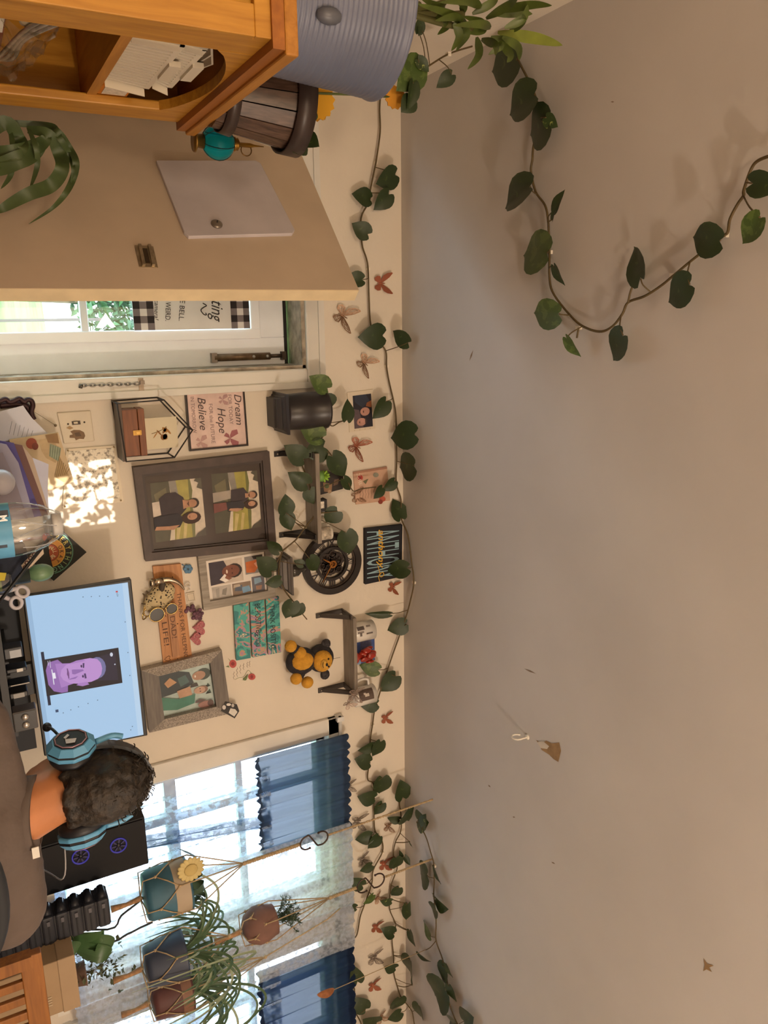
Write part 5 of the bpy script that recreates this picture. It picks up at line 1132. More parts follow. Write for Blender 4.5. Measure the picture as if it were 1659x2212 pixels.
# yellow paper flowers
def star(c, r, n, mat, parent, name, nrm):
    e1 = nrm.orthogonal().normalized(); e2 = nrm.cross(e1); pts = []
    for k in range(2*n):
        a = math.pi*k/n; rr_ = r if k % 2 == 0 else r*.86; pts.append(c+e1*math.cos(a)*rr_+e2*math.sin(a)*rr_)
    MB().prism(pts, -nrm*.004).build(name, mat, parent)
yl = M('#d39a12', .7, var=.06); nv = V((.1, -1, -.15)).normalized()
t = thing('yellow_flower', 'large yellow sunflower cutout in the brown slatted planter', 'flower', D(685, 216, 2.0)); star(D(686, 217, 2.0), .047, 14, yl, t, 'petal_disc', nv); star(D(684, 222, 2.03), .044, 13, M('#b9830c', .7), t, 'rear_petals', nv); MB().tube([D(680, 222, 2.034), D(640, 225, 2.0), D(600, 228, 1.96)], .003, 6).build('stem', M('#55602c', .7), t)
t = thing('yellow_flower', 'orange-yellow sunflower cutout behind the ribbed bucket', 'flower', D(850, 210, 2.0)); star(D(855, 210, 2.0), .030, 12, M('#cf8c1c', .7), t, 'petal_disc', nv); MB().tube([D(850, 210, 2.006), D(780, 205, 2.0), D(650, 200, 1.98)], .003, 6).build('stem', M('#55602c', .7), t)
# brown slatted planter
c = V((-.505, 1.925, TZ)); H = .215
t = thing('slatted_planter', 'dark brown wooden slatted planter beside the ribbed bucket', 'planter', c)
tilt = Quaternion((0, 1, 0), .06)
sw_ = wood('#3c2c24', '#6a5244', 2, 6, .35); ns_ = 16
for k in range(ns_):
    a0, a1 = 2*math.pi*(k+.04)/ns_, 2*math.pi*(k+.96)/ns_; vs = []
    for h, r in ((0, .078), (H, .105)):
        for a in (a0, a1):
            for dr_ in (0, -.008): vs.append(c+tilt @ V((math.cos(a)*(r+dr_), math.sin(a)*(r+dr_), h)))
    MB().add(vs, [(0, 2, 6, 4), (1, 5, 7, 3), (0, 4, 5, 1), (2, 3, 7, 6), (4, 6, 7, 5), (0, 1, 3, 2)]).build('slat', sw_, t)
pr_ = [(.108, H-.045), (.112, H-.045), (.115, H), (.105, H), (.108, H-.045)]
MB().lathe(pr_, c, 36, tilt, cap=False).build('rim_band', M('#3c302c', .4, var=.2), t); MB().lathe([(.085, .018), (.087, .018), (.092, .045), (.089, .045), (.085, .018)], c, 36, tilt, cap=False).build('lower_band', M('#3c302c', .4), t)
MB().lathe([(.098, H-.03), (.001, H-.02)], c, 20, tilt, cap=False).build('soil', M('#33271d', .95, var=.4, scale=60), t)
ivm = leaf_mesh('ivy_leaf', 1.1, .25, .1, [LG], 7, .3)
t = thing('ivy_sprig', 'small ivy sprigs with dark leaves in the brown slatted planter', 'plant', c+V((.05, 0, H)))
for bx, by, tx, ty in ((662, 262, 676, 240), (655, 300, 682, 311), (650, 300, 640, 322), (652, 235, 662, 222), (650, 180, 658, 205), (648, 268, 662, 254)):
    A, B = D(bx, by, 1.93), D(tx, ty, 1.90); X = (B-A); L = X.length*1.25; X.normalize(); Z = V((.2, -1, .3)).normalized(); Z = (Z-X*Z.dot(X)).normalized(); Y = Z.cross(X)
    o = bpy.data.objects.new('leaf', ivm); COL.objects.link(o); o.parent = t; m4 = Matrix.Identity(4)
    for i in range(3): m4[i][0] = X[i]*L; m4[i][1] = Y[i]*L; m4[i][2] = Z[i]*L; m4[i][3] = A[i]-WL[t][i]
    o.matrix_local = m4; WL[o] = A
    MB().tube([c+tilt @ V((.05, -.02, H-.02)), lerp(c+tilt @ V((.05, -.02, H)), A, .6)+V((0, 0, .01)), A], .0016, 5).build('stem', M('#4a4a2a', .7), t)
t = thing('white_panel', 'thin white board leaning between the slatted planter and lantern', 'panel', D(500, 285, 2.06))
mb = MB(); mb.prism([D(x, y, 2.045) for x, y in ((470, 258), (476, 268), (520, 292), (584, 316), (612, 326), (600, 312), (520, 276))], (0, .006, 0)); mb.build('board', M('#cfc6b4', .7), t)
# turquoise glass lantern
lc = D(471, 308, 2.105); r = .042
t = thing('glass_lantern', 'turquoise glass ball lantern with brass cap at the far end of the cabinet top', 'lantern', V((lc.x, lc.y, TZ)))
MB().lathe([(.026, 0), (.028, .004), (.016, .010), (.018, max(.014, lc.z-r*.86-TZ))], V((lc.x, lc.y, TZ)), 20).build('foot', M('#8a6a34', .35, .8), t)
gt, nt, b = nodemat('teal_glass'); b.inputs['Base Color'].default_value = (.01, .42, .52, 1); b.inputs['Roughness'].default_value = .05; b.inputs['Transmission Weight'].default_value = .75; b.inputs['IOR'].default_value = 1.2
MB().ball(lc, r, 28).build('globe', gt, t)
brass = M('#9c7430', .3, .85)
MB().lathe([(.016, r*.9), (.018, r*1.02), (.014, r*1.15), (.016, r*1.2), (.006, r*1.35), (.006, r*2.0), (.003, r*2.3), (.001, r*2.9)], lc, 20).build('cap', brass, t)
MB().tube([lc+V((.014*math.cos(a)+.012, 0, .014*math.sin(a)+r*1.75)) for a in [k*.39 for k in range(16)]], .0015, 6, closed=True).build('ring', M('#7a5a30', .3, .85), t)
for a in (0, 1.05, 2.09): MB().tube([lc+Quaternion((0, 0, 1), a) @ V((math.sin(k*.26)*r*1.01, 0, math.cos(k*.26)*r*1.01)) for k in range(24)], .0009, 4, closed=True).build('wire', M('#2c2a26', .5, .5), t)
# strap-leaf plant between cabinet and door
pc = V((-.455, 2.27, 0))
t = thing('strap_leaf_plant', 'tall strap-leaf plant on the floor between cabinet and door', 'plant', pc)
MB().lathe([(.075, 0), (.10, .25), (.105, .62), (.112, .625), (.112, .66), (.10, .66), (.09, .6), (.001, .6)], pc, 28).build('pot', M('#6a6460', .5, var=.1), t)
gm2 = M('#46552f', .5, var=.2, scale=18)
for pts, wd in (((( -60, 300), (10, 265), (40, 300), (45, 320), (20, 345), (-20, 370)), .016), (((-40, 330), (30, 330), (75, 318), (100, 300), (100, 285)), .018), (((60, 280), (105, 290), (128, 330), (134, 365), (110, 400), (60, 420), (5, 450), (-20, 462)), .016), (((90, 270), (125, 285), (150, 320), (164, 350), (158, 385), (140, 420), (110, 452), (62, 484)), .008), (((100, 272), (130, 300), (150, 335), (158, 365), (152, 400)), .007), (((60, 275), (78, 320), (80, 360), (64, 410)), .006), (((20, 275), (28, 320), (24, 375), (2, 408)), .006), (((-30, 360), (40, 345), (80, 325), (105, 296)), .020)):
    yy = 2.26; mb = MB(); ribbon(mb, [pc+V((0, 0, .62)), lerp(pc+V((0, 0, .8)), D(*pts[0], yy), .5)]+[D(x, y, yy-.03*(i % 2)) for i, (x, y) in enumerate(pts)] if pts[0][1] < 275 or pts[0][0] < 0 else [D(x, y, yy-.03*(i % 2)) for i, (x, y) in enumerate(pts)], wd, shape=lambda s: min(1, .5+s*2)*(1-max(0, (s-.6)/.4)**2)); mb.build('leaf', gm2, t)
# ---------------------------------------------------------------- desk and monitor
dk_ = wood('#2e2824', '#40362f', 0, 3, .5); blk = M('#17181b', .45, var=.1)
t = thing('desk', 'dark wooden computer desk along the back wall', 'desk', (1.25, 2.4, 0))
bevel(MB().box2((.20, 2.08, .73), (2.45, 2.70, .76)).build('desk_top', dk_, t), .004)
for x, y in ((.24, 2.12), (2.41, 2.12), (.24, 2.66), (2.41, 2.66)): MB().box2((x-.03, y-.03, 0), (x+.03, y+.03, .73)).build('leg', dk_, t)
MB().box2((.26, 2.64, .55), (2.38, 2.66, .73)).build('apron', dk_, t)
MY = 2.45
def MN(x, y, o=0.0): return D(x, y, MY-o)
NORM[MN] = V((0, -1, 0))
t = thing('monitor', 'flat black computer monitor showing a bright video page', 'monitor', (1.06, 2.48, .925))
q = [(283.5, 1251), (319, 1589), (96, 1634), (49, 1290)]
o = slab('housing', t, q, MN, -.028, 0, M('#1a1b20', .45, var=.08)); bevel(o, .003)
sq = [(276, 1258), (310, 1587), (103, 1629), (54, 1289)]
S_ = lambda pts: qshape(sq, pts)
vq = [(255.7, 1399), (264.6, 1475), (101, 1504), (91, 1425.6)]
Vq = lambda pts: qshape(vq, pts)
skin, skin2, skin3 = '#b98fd0', '#a67cc2', '#8f68ae'
sh = [('#a4c9ec', sq), ('#b4d2ee', S_([(0, 0), (1, 0), (1, .055), (0, .055)])), ('#93b7da', S_([(0, .955), (1, .955), (1, 1), (0, 1)])), ('#14203a', S_([(.36, .895), (.70, .895), (.70, .925), (.36, .925)])),
      ('#15131f', vq), ('#231f33', Vq([(.1, .05), (.9, .05), (.8, .4), (.2, .4)]))]
sh += [(skin3, Vq([(.06, .80), (.2, .74), (.4, .72), (.7, .70), (.98, .72), (.98, .80), (.9, .90), (.7, .96), (.3, .97), (.1, .93)])), (skin2, Vq([(.22, .62), (.78, .62), (.84, .80), (.16, .84)])),
       ('#6e6f9e', Vq(ell(.46, .30, .30, .11, 16))), (skin, Vq([(.16, .38), (.22, .29), (.34, .25), (.50, .24), (.66, .26), (.77, .31), (.82, .40), (.82, .55), (.76, .68), (.64, .76), (.50, .79), (.36, .77), (.24, .70), (.17, .56)])), (skin2, Vq([(.80, .46), (.88, .43), (.90, .52), (.84, .60), (.80, .56)])), (skin2, Vq([(.17, .48), (.22, .44), (.24, .66), (.19, .60)])),
       ('#4a3668', Vq([(.27, .46), (.40, .47), (.40, .49), (.27, .485)])), ('#4a3668', Vq([(.56, .46), (.70, .455), (.70, .48), (.56, .485)])), ('#362650', Vq(ell(.345, .505, .04, .012, 10))), ('#362650', Vq(ell(.63, .50, .04, .012, 10))), (skin3, Vq([(.44, .49), (.48, .48), (.54, .60), (.52, .635), (.40, .635), (.40, .61)])), ('#7d4f8c', Vq([(.33, .685), (.48, .672), (.64, .68), (.50, .705)])), ('#5a3a70', Vq([(.34, .69), (.63, .685), (.63, .692), (.34, .697)])), (skin3, Vq([(.60, .56), (.66, .60), (.66, .70), (.63, .66)]))]
sh += [('#d8d8e8', Vq([(.30, .885), (.72, .88), (.72, .893), (.30, .898)])), ('#e8e8f4', Vq([(.40, .855), (.56, .85), (.56, .885), (.40, .89)])), ('#cfd0e0', Vq([(.05, .90), (.25, .90), (.25, .907), (.05, .907)])), ('#cfd0e0', Vq([(.05, .925), (.18, .925), (.18, .932), (.05, .932)])), ('#c8d0e0', Vq(ell(.16, .10, .06, .02, 8))), ('#c8d0e0', Vq(ell(.45, .07, .02, .01, 8)))]
flat('screen', t, sh, MN, .0006, .0002, emit=.86)
text(t, 'YouTube', (251, 1281), (253, 1289), 4, '#30384a', MN, .008, name='screen_text'); 
flat('screen_icons', t, [('#c83a3a', S_([(.045, .105), (.055, .105), (.055, .125), (.045, .125)]))]+[('#5a708c', S_([(x, y), (x+.006, y), (x+.006, y+.01), (x, y+.01)])) for x, y in ((.07, .2), (.06, .28), (.055, .36), (.05, .44), (.72, .42), (.73, .52), (.74, .62), (.75, .70), (.76, .78), (.95, .12), (.93, .10), (.25, .06), (.45, .065), (.6, .07))]+[('#2c4468', S_([(.735, .83), (.752, .83), (.752, .86), (.735, .86)]))], MN, .007, .0002, emit=.86)
MB().box2((1.02, 2.475, .935), (1.12, 2.50, 1.12)).build('stand_neck', blk, t); MB().box2((.93, 2.40, .925), (1.21, 2.58, .935)).build('stand_base', blk, t)
# riser with small devices
t = thing('monitor_riser', 'black two-level riser shelf under the monitor', 'shelf', (1.06, 2.45, .76))
MB().box2((.74, 2.30, .905), (1.38, 2.62, .924)).build('top_board', blk, t)
for x in (.75, 1.37): MB().box2((x-.012, 2.30, .761), (x+.012, 2.62, .905)).build('side', blk, t)
MB().box2((.75, 2.605, .761), (1.37, 2.62, .985)).build('back_panel', M('#20242c', .6), t)
def gadget(nm, label, px0, px1, Y, col, face, facecol, cat='device'):
    a, b = D(*px0, Y), D(*px1, Y); x0, x1 = sorted((a.x, b.x)); zt = max(a.z, b.z); z0 = .925
    t = thing(nm, label, cat, ((x0+x1)/2, Y, z0)); bevel(MB().box2((x0, Y, z0), (x1, Y+.05, zt)).build('body', M(col, .4), t), .003)
    MB().box2((lerp(x0, x1, face[0]), Y-.002, lerp(z0, zt, face[1])), (lerp(x0, x1, face[2]), Y, lerp(z0, zt, face[3]))).build('front', M(facecol, .35), t); return t, x0, x1, z0, zt
gadget('card_reader', 'small dark device with pale front below the monitor, farthest from the person', (48, 1396), (20, 1425), 2.33, '#20222a', (.2, .3, .9, .9), '#9aa0a8')
gadget('usb_hub', 'flat dark device with light strip below the monitor video', (58, 1440), (25, 1455), 2.33, '#181a20', (.1, .5, .9, .8), '#c8c4bc')
gadget('docking_station', 'black box with a long pale stripe below the monitor', (66, 1472), (10, 1488), 2.33, '#16171b', (.1, .1, .5, .95), '#b0a89c')
t, x0, x1, z0, zt = gadget('webcam_box', 'black device with shiny silver details behind the shirt shoulder', (60, 1492), (22, 1512), 2.33, '#1c1a1a', (.1, .2, .9, .8), '#8a8884')
t, x0, x1, z0, zt = gadget('speaker_box', 'grey framed pair of black speakers beside the shoulder', (78, 1530), (40, 1582), 2.33, '#5a5450', (.05, .05, .95, .95), '#141416', 'speaker')
for k in (.3, .7): MB().ball(V((lerp(x0, x1, k), 2.327, lerp(z0, zt, .5))), (.011, .006, .011), 12).build('driver', M('#b8b4ae', .2, .7), t)

# ---------------------------------------------------------------- computer tower with purple fans
TY = 2.40; a = D(312, 1764, TY); b = D(324, 1865, TY)
t = thing('computer_tower', 'black computer tower with two glowing purple fans', 'computer', ((a.x+b.x)/2, TY+.12, .761))
ch_ = M('#121318', .55, var=.1, spec=.3); zt = a.z
bevel(MB().box2((a.x, TY, .761), (b.x, TY+.26, zt)).build('case', ch_, t), .004)
MB().box2((a.x+.006, TY-.005, .775), (b.x-.006, TY, zt-.008)).build('front_panel', M('#0b0c12', .5, var=.0, spec=.25), t)
for px in ((174, 1850), (256, 1826)):
    c = D(*px, TY-.006); f = MB().lathe([(.023, 0), (.027, 0), (.027, .003), (.023, .003), (.023, 0)], c, 28, Quaternion((1, 0, 0), math.pi/2), cap=False).build('fan_ring', M('#4a44b8', .4, emit=.45, var=.0), t)
    for k in range(7):
        aa = k*.9; d = V((math.cos(aa), 0, math.sin(aa))); n = V((-d.z, 0, d.x)); MB().prism([c+d*.006, c+d*.021+n*.003, c+d*.021+n*.009, c+d*.009+n*.005], (0, -.002, 0)).build('blade', M('#1d1a50', .3, emit=.1, var=0), f)
    MB().ball(c, (.007, .004, .007), 10).build('fan_hub', M('#101018', .4), t)

# ---------------------------------------------------------------- left end of the desk: rack, papers, picture, sign
t = thing('scrolled_rack', 'dark red scrolled iron letter rack on the wall at the lower left', 'rack', W(20, 880, .03))
ir = M('#3a2226', .5, .4)
MB().tube(spline([W(x, y, .05) for x, y in ((-12, 872), (2, 866), (12, 862), (20, 868), (30, 866), (42, 861), (52, 868), (60, 863), (68, 866), (71, 876), (68, 888), (70, 898), (74, 906))], 5), .0075, 8).build('scroll_edge', ir, t)
MB().tube(spline([W(x, y, .035) for x, y in ((0, 876), (20, 874), (40, 873), (58, 878), (64, 892), (70, 904))], 5), .010, 8).build('inner_rail', ir, t)
MB().tube([W(70+4*math.cos(k*.52), 887+4*math.sin(k*.52), .05) for k in range(12)], .0014, 5, closed=True).build('eyelet', M('#b09468', .3, .8), t)
MB().box(W(-10, 905, .03), (.16, .05, .01)).build('tray', ir, t)
def sheet(nm, label, cat, pts, Y, col, th=.002, group=None, rough=.8, tiltv=(0, 0, 0)):
    p = [D(x, y, Y) for x, y in pts]; t = thing(nm, label, cat, p[0], group)
    MB().prism(p, (0, th, 0)).build('sheet', M(col, rough, var=.05), t); return t
t = sheet('letter_page', 'curled white printed letter leaning out of the iron rack', 'paper', [(3, 888), (50, 876), (58, 888), (70, 904), (103, 936), (50, 947), (-30, 958), (-30, 892)], 2.655, '#cfcfda')
for k in range(6): MB().tube([D(26+9*k, 910+4*k, 2.653), D(20+9*k, 938+2*k, 2.653)], .0006, 4).build('print_line', M('#9a9aa8', .8), t)
cq = [(126, 934), (160, 1040), (60, 1078), (20, 950)]
def PCm(x, y, o=0.0): return D(x, y, 2.64-o)
NORM[PCm] = V((0, -1, 0))
t = thing('harvest_picture', 'cream board with basket and gingham cloth picture behind the papers', 'picture', PCm(90, 1000))
slab('board', t, cq, PCm, -.012, 0, M('#cbb592', .7, var=.06, scale=20))
flat('picture_print', t, [('#b9a078', [(84, 950), (118, 944), (128, 990), (120, 1000), (100, 990), (90, 975)]), ('#9a4a34', ell(68, 958, 12, 12)), ('#7d3a2a', ell(76, 964, 7, 8)), ('#8f9a82', [(108, 958), (132, 968), (128, 998), (106, 985)]), ('#a58c62', [(128, 984), (136, 1000), (152, 1034), (138, 1042), (118, 1030)]), ('#8c6c44', [(98, 940), (124, 936), (128, 958), (104, 956)])], PCm, .001)
for k in range(5): MB().tube([PCm(110+5*k, 960+2*k, .003), PCm(108+4.5*k, 986+2.6*k, .003)], .0006, 4).build('gingham_line', M('#6a7462', .8), t)
for k in range(6): MB().tube([PCm(122+4*k, 1030-1*k, .003), PCm(130+4*k, 992+4*k, .003)], .0006, 4).build('hatch_line', M('#7a643e', .8), t)
G = 'papers standing at the end of the desk'
P = [('envelope', 'white envelope standing in front of the papers, tallest of them', [(68, 988), (105, 1003), (103, 1060), (106, 1112), (80, 1040), (70, 1015)], 2.52, '#c3c6da'), ('letter_page', 'cream page behind the brown folder', [(48, 962), (70, 988), (106, 1106), (96, 1112), (60, 1010)], 2.50, '#b9a796'), ('folder', 'brown paper folder among the standing papers', [(28, 958), (48, 962), (104, 1112), (86, 1116)], 2.48, '#6f5350'), ('folder', 'purple folder among the standing papers', [(-10, 950), (30, 957), (90, 1114), (70, 1118), (20, 985)], 2.46, '#56508c'), ('letter_page', 'pale blue page curling in front of the purple folder', [(-30, 952), (14, 960), (40, 1000), (74, 1118), (-30, 1125)], 2.44, '#9c9cb4'), ('letter_page', 'grey-white page lowest among the standing papers', [(-30, 975), (6, 978), (30, 1030), (60, 1120), (-30, 1128)], 2.42, '#8c8694')]
for nm, lb, pts, Y, c in P: sheet(nm, lb, 'paper' if nm != 'folder' else 'folder', pts, Y, c, .003, G)
for k in range(3): MB()
c = D(2, 1042, 2.36)
t = thing('globe_lamp', 'white round globe at the lower left edge', 'lamp', (c.x, c.y, .761)); MB().ball(c, .036, 24).build('globe', M('#b9b8c4', .4, var=.02), t); MB().lathe([(.03, .001), (.03, .012), (.012, .02), (.012, c.z-.761-.03), (.018, c.z-.761-.03)], V((c.x, c.y, .761)), 16).build('base', blk, t)
# paper holder that carries the papers
t = thing('paper_holder', 'black wire paper holder at the desk end', 'holder', (.46, 2.47, .761))
for y in (2.40, 2.535): MB().box2((.30, y, .761), (.60, y+.006, .93)).build('panel', blk, t)
MB().box2((.30, 2.40, .761), (.60, 2.541, .767)).build('base', blk, t)
# diamond sign
def EG(x, y, o=0.0): return D(x, y, 2.66-o)
NORM[EG] = V((0, -1, 0))
dq = [(187, 1193), (116, 1255), (56, 1201), (127, 1140)]
t = thing('diamond_sign', 'black diamond plaque with rainbow arc reading everything will be okay', 'sign', EG(120, 1197))
slab('plaque', t, dq, EG, -.012, 0, M('#23241f', .6, var=.1))
cx, cy = 106, 1194; R_ = 46; e0 = EG(cx, cy, .002); sc_ = (EG(cx, cy+R_, .002)-e0).length
def arc_band(r0, r1, c, nm, y=.001):
    pts = []
    for k in range(13): a = math.pi*(.04+.92*k/12); pts.append(e0+V((math.cos(a)*r1, -y, math.sin(a)*r1))*1)
    for k in range(13): a = math.pi*(.96-.92*k/12); pts.append(e0+V((math.cos(a)*r0, -y, math.sin(a)*r0)))
    MB().poly(pts).build(nm, M(c, .6, var=.05), t)
arc_band(sc_*.98, sc_*1.03, '#5a8a72', 'arc_line'); arc_band(sc_*.42, sc_*.66, '#c98a3a', 'arc_band'); arc_band(sc_*.0, sc_*.40, '#a8502c', 'arc_band'); arc_band(sc_*.66, sc_*.69, '#d8b44a', 'arc_line')
def arc_text(s, r, a0, a1, h, cols, y=.002):
    for k, chh in enumerate(s):
        if chh == ' ': continue
        a = math.radians(lerp(a0, a1, k/(len(s)-1))); vs, fs = text_mesh(chh, 0, .01); xs = [v[0] for v in vs]; w_ = max(xs)-min(xs); mid = (max(xs)+min(xs))/2
        er = V((math.cos(a), 0, math.sin(a))); et = V((math.sin(a), 0, -math.cos(a))); f = h/.69; fx = f*.8
        MB().add([e0+V((0, -y, 0))+er*(r+v[1]*f)+et*((v[0]-mid)*fx) for v in vs], fs).build('letter', M(cols[min(len(cols)-1, int(k/len(s)*len(cols)))], .6, var=0), t)
arc_text('EVERYTHING', sc_*.72, 168, 12, sc_*.22, ['#d8b04a', '#c8b860', '#9ab070', '#7aa884']); arc_text('WILL BE', sc_*.16, 160, 20, sc_*.16, ['#e0d0a0']); arc_text('OKAY', sc_*.45, 112, 38, sc_*.17, ['#2a2018'])
# clutter in front of the plaque
t = thing('green_stone', 'smooth green egg-shaped stone in front of the black plaque', 'stone', D(86, 1237, 2.40)); c = D(88, 1237, 2.40); MB().ball(c, (.026, .024, .036), 18).build('stone', M('#6a8a68', .35, var=.2, scale=25), t); MB().lathe([(.026, 0), (.024, c.z-.761-.03)], V((c.x, c.y, .761)), 14).build('holder', M('#2c3430', .5), t)
t = thing('fabric_pouch', 'navy cloth pouch in front of the black plaque', 'pouch', D(30, 1210, 2.36))
for x, y, r in ((30, 1195, .055), (20, 1225, .055), (42, 1212, .045), (10, 1248, .05)): p = D(x, y, 2.37); MB().ball(V((p.x, p.y, p.z-.02)), (r, r*.7, r), 14).build('fold', M('#20283a', .8, var=.3, scale=40), t)
MB().box2((D(20, 1195, 2.37).x, 2.34, .761), (D(20, 1240, 2.37).x, 2.40, .93)).build('lining', M('#20283a', .8), t)
t = thing('printed_ribbon', 'cream ribbon printed with dark rings beside the navy pouch', 'ribbon', D(62, 1205, 2.32))
RB = [(92, 1180), (95, 1196), (70, 1222), (52, 1234), (46, 1222), (62, 1205), (80, 1183)]
MB().prism([D(x, y, 2.32) for x, y in RB], (0, .006, 0)).build('band', M('#c9b9a6', .7, var=.08), t)
for x, y in ((83, 1190), (74, 1198), (66, 1206), (58, 1216), (54, 1226)): MB().tube([D(x+4*math.cos(k*.7), y+4*math.sin(k*.7), 2.318) for k in range(9)], .0013, 4, closed=True).build('ring_print', M('#5a2c2a', .8), t)
t = thing('black_rod', 'thin black rod leaning across the black plaque', 'rod', D(60, 1215, 2.30)); MB().tube([D(106, 1163, 2.30), D(28, 1262, 2.30), D(-40, 1350, 2.30)], .005, 8).build('rod', blk, t); MB().ball(D(107, 1162, 2.30), .007, 8).build('tip', blk, t)
t = thing('red_button', 'small red round cap beside the bottle neck', 'cap', D(100, 1161, 2.32)); MB().ball(D(100, 1160, 2.34), (.012, .008, .012), 12).build('cap_top', M('#b83a24', .5), t); MB().tube([D(100, 1160, 2.35), V((D(100, 1160, 2.35).x, 2.35, .761))], .004, 8).build('stem', M('#6a2a20', .6), t)
t = thing('glass_jar', 'clear glass jar below the green stone', 'jar', D(30, 1262, 2.34)); c = D(20, 1255, 2.34); MB().lathe([(.03, 0), (.032, .01), (.032, c.z-.761), (.026, c.z-.755)], V((c.x, c.y, .761)), 20, cap=False).build('glass', glassmat((.85, .92, .90), .7), t); MB().lathe([(.027, .002), (.027, (c.z-.761)*.9)], V((c.x, c.y, .761)), 16).build('contents', M('#8a9a5a', .6, var=.4, scale=40), t)
t = thing('yellow_note', 'small yellow note at the lower left edge under the navy pouch', 'note', D(6, 1245, 2.30)); MB().prism([D(x, y, 2.30) for x, y in ((14, 1238), (10, 1254), (-20, 1256), (-20, 1236))], (0, .003, 0)).build('paper', M('#c8b83c', .7), t)
# scissors
t = thing('scissors', 'scissors with white handles standing in front of the monitor', 'scissors', D(0, 1285, 2.36)); wh = M('#c4c0c8', .4)
for ox, oy, rx, ry in ((48, 1278, 13, 11), (35, 1302, 12, 12)):
    MB().tube([D(x, y, 2.36) for x, y in ell(ox, oy, rx, ry, 20, rot=20)], .0055, 8, closed=True).build('handle_loop', wh, t)
MB().tube([D(40, 1270, 2.36), D(14, 1277, 2.36), D(-10, 1284, 2.36)], [.006, .007, .006], 8).build('shank', wh, t); MB().tube([D(24, 1296, 2.365), D(6, 1288, 2.365), D(-10, 1284, 2.365)], [.006, .007, .006], 8).build('shank', wh, t)
MB().tube([D(-10, 1284, 2.36), V((D(-10, 1284, 2.36).x, 2.36, .775))], [.006, .002], 6).build('blade', M('#a8a8aa', .2, .9), t)
MB().lathe([(.03, 0), (.032, .11), (.029, .11), (.027, .004), (.001, .004)], V((D(-10, 1284, 2.36).x, 2.36, .761)), 18).build('holder_cup', M('#2a2c30', .5), t)

# ---------------------------------------------------------------- water bottle on the near side table
bY_ = 1.12; c = D(60, 1140, bY_); zt = D(133, 1133, bY_).z; bx = c.x; zb = zt-.205
t = thing('side_table', 'low dark side table in front of the viewer', 'table', (bx, bY_, 0))
bevel(MB().box2((bx-.22, bY_-.2, zb-.026), (bx+.22, bY_+.2, zb-.0005)).build('table_top', dk_, t), .003)
for sx in (-1, 1):
    for sy in (-1, 1): MB().box2((bx+sx*.18-.015, bY_+sy*.16-.015, 0), (bx+sx*.18+.015, bY_+sy*.16+.015, zb-.026)).build('leg', dk_, t)
t = thing('water_bottle', 'clear plastic water bottle with blue label at the lower left', 'bottle', (bx, bY_, zb))
r = .036; H = zt-zb; pf = [(r*.7, 0), (r*.95, .004), (r, .02)]
for k in range(7): pf += [(r*(.96 if k % 2 else 1.0), .03+k*.012)]
zl0, zl1 = .045, D(24, 1140, bY_).z-zb
pf = [(r*.7, 0), (r*.96, .004), (r, .015), (r*.97, .03), (r, .04), (r, zl1+.004), (r*.98, zl1+.012), (r*.93, zl1+.025), (r*.80, zl1+.040), (r*.60, zl1+.054), (r*.42, zl1+.064), (r*.36, H-.022), (r*.44, H-.020), (r*.44, H-.017), (r*.35, H-.016), (r*.35, H-.012)]
pg, nt, b = nodemat('pet_plastic'); b.inputs['Base Color'].default_value = (.95, .95, .95, 1); b.inputs['Transmission Weight'].default_value = 1; b.inputs['Roughness'].default_value = .08; b.inputs['IOR'].default_value = 1.12
MB().lathe(pf, (bx, bY_, zb), 28, cap=False).build('shell', glassmat((.90, .93, .96), .84), t)
MB().lathe([(r*.41, H-.012), (r*.42, H-.010), (r*.42, H), (.001, H)], (bx, bY_, zb), 20).build('cap', M('#c9c3bc', .4), t)
MB().lathe([(r*1.006, zl0), (r*1.006, zl1)], (bx, bY_, zb), 28, cap=False).build('label', M('#4f93bc', .4, var=.12, scale=20), t)
vw = (CAM-V((bx, bY_, .95))); vw.z = 0; vw.normalize(); sd_v = V((-vw.y, vw.x, 0))
for k, (u, zz, w_, h, cl) in enumerate(((-.016, zl1-.008, .020, .012, '#1d2636'), (.0, zl1-.026, .014, .014, '#dfe6ea'), (.018, zl1-.014, .008, .012, '#23344c'))):
    MB().box(V((bx, bY_, zb+zz))+vw*(r*1.012-abs(u)*.35)+sd_v*u, (.002, w_, h), Quaternion((0, 0, 1), math.atan2(vw.y, vw.x))).build('label_mark', M(cl, .5), t)
vs, fs = text_mesh('M', 0, .02); mb = MB(); mb.add([V((bx, bY_, zb+zl1-.013))+vw*(r*1.012+.0012)+sd_v*(-.016+(.36-v[0])*-.011-.0)+V((0, 0, v[1]*.013)) for v in vs], fs); mb.build('lettering', M('#e8ecf0', .5, var=0), t)
for k in range(6):
    a = k*1.05; MB().tube([V((bx, bY_, zb))+V((math.cos(a+j*.12)*rr_*1.005, math.sin(a+j*.12)*rr_*1.005, zl1+zz)) for j, (rr_, zz) in enumerate(((r*.98, .010), (r*.93, .025), (r*.80, .040), (r*.60, .054)))], .0007, 4).build('rib', M('#d8dce2', .1, var=0, trans=.6), t)
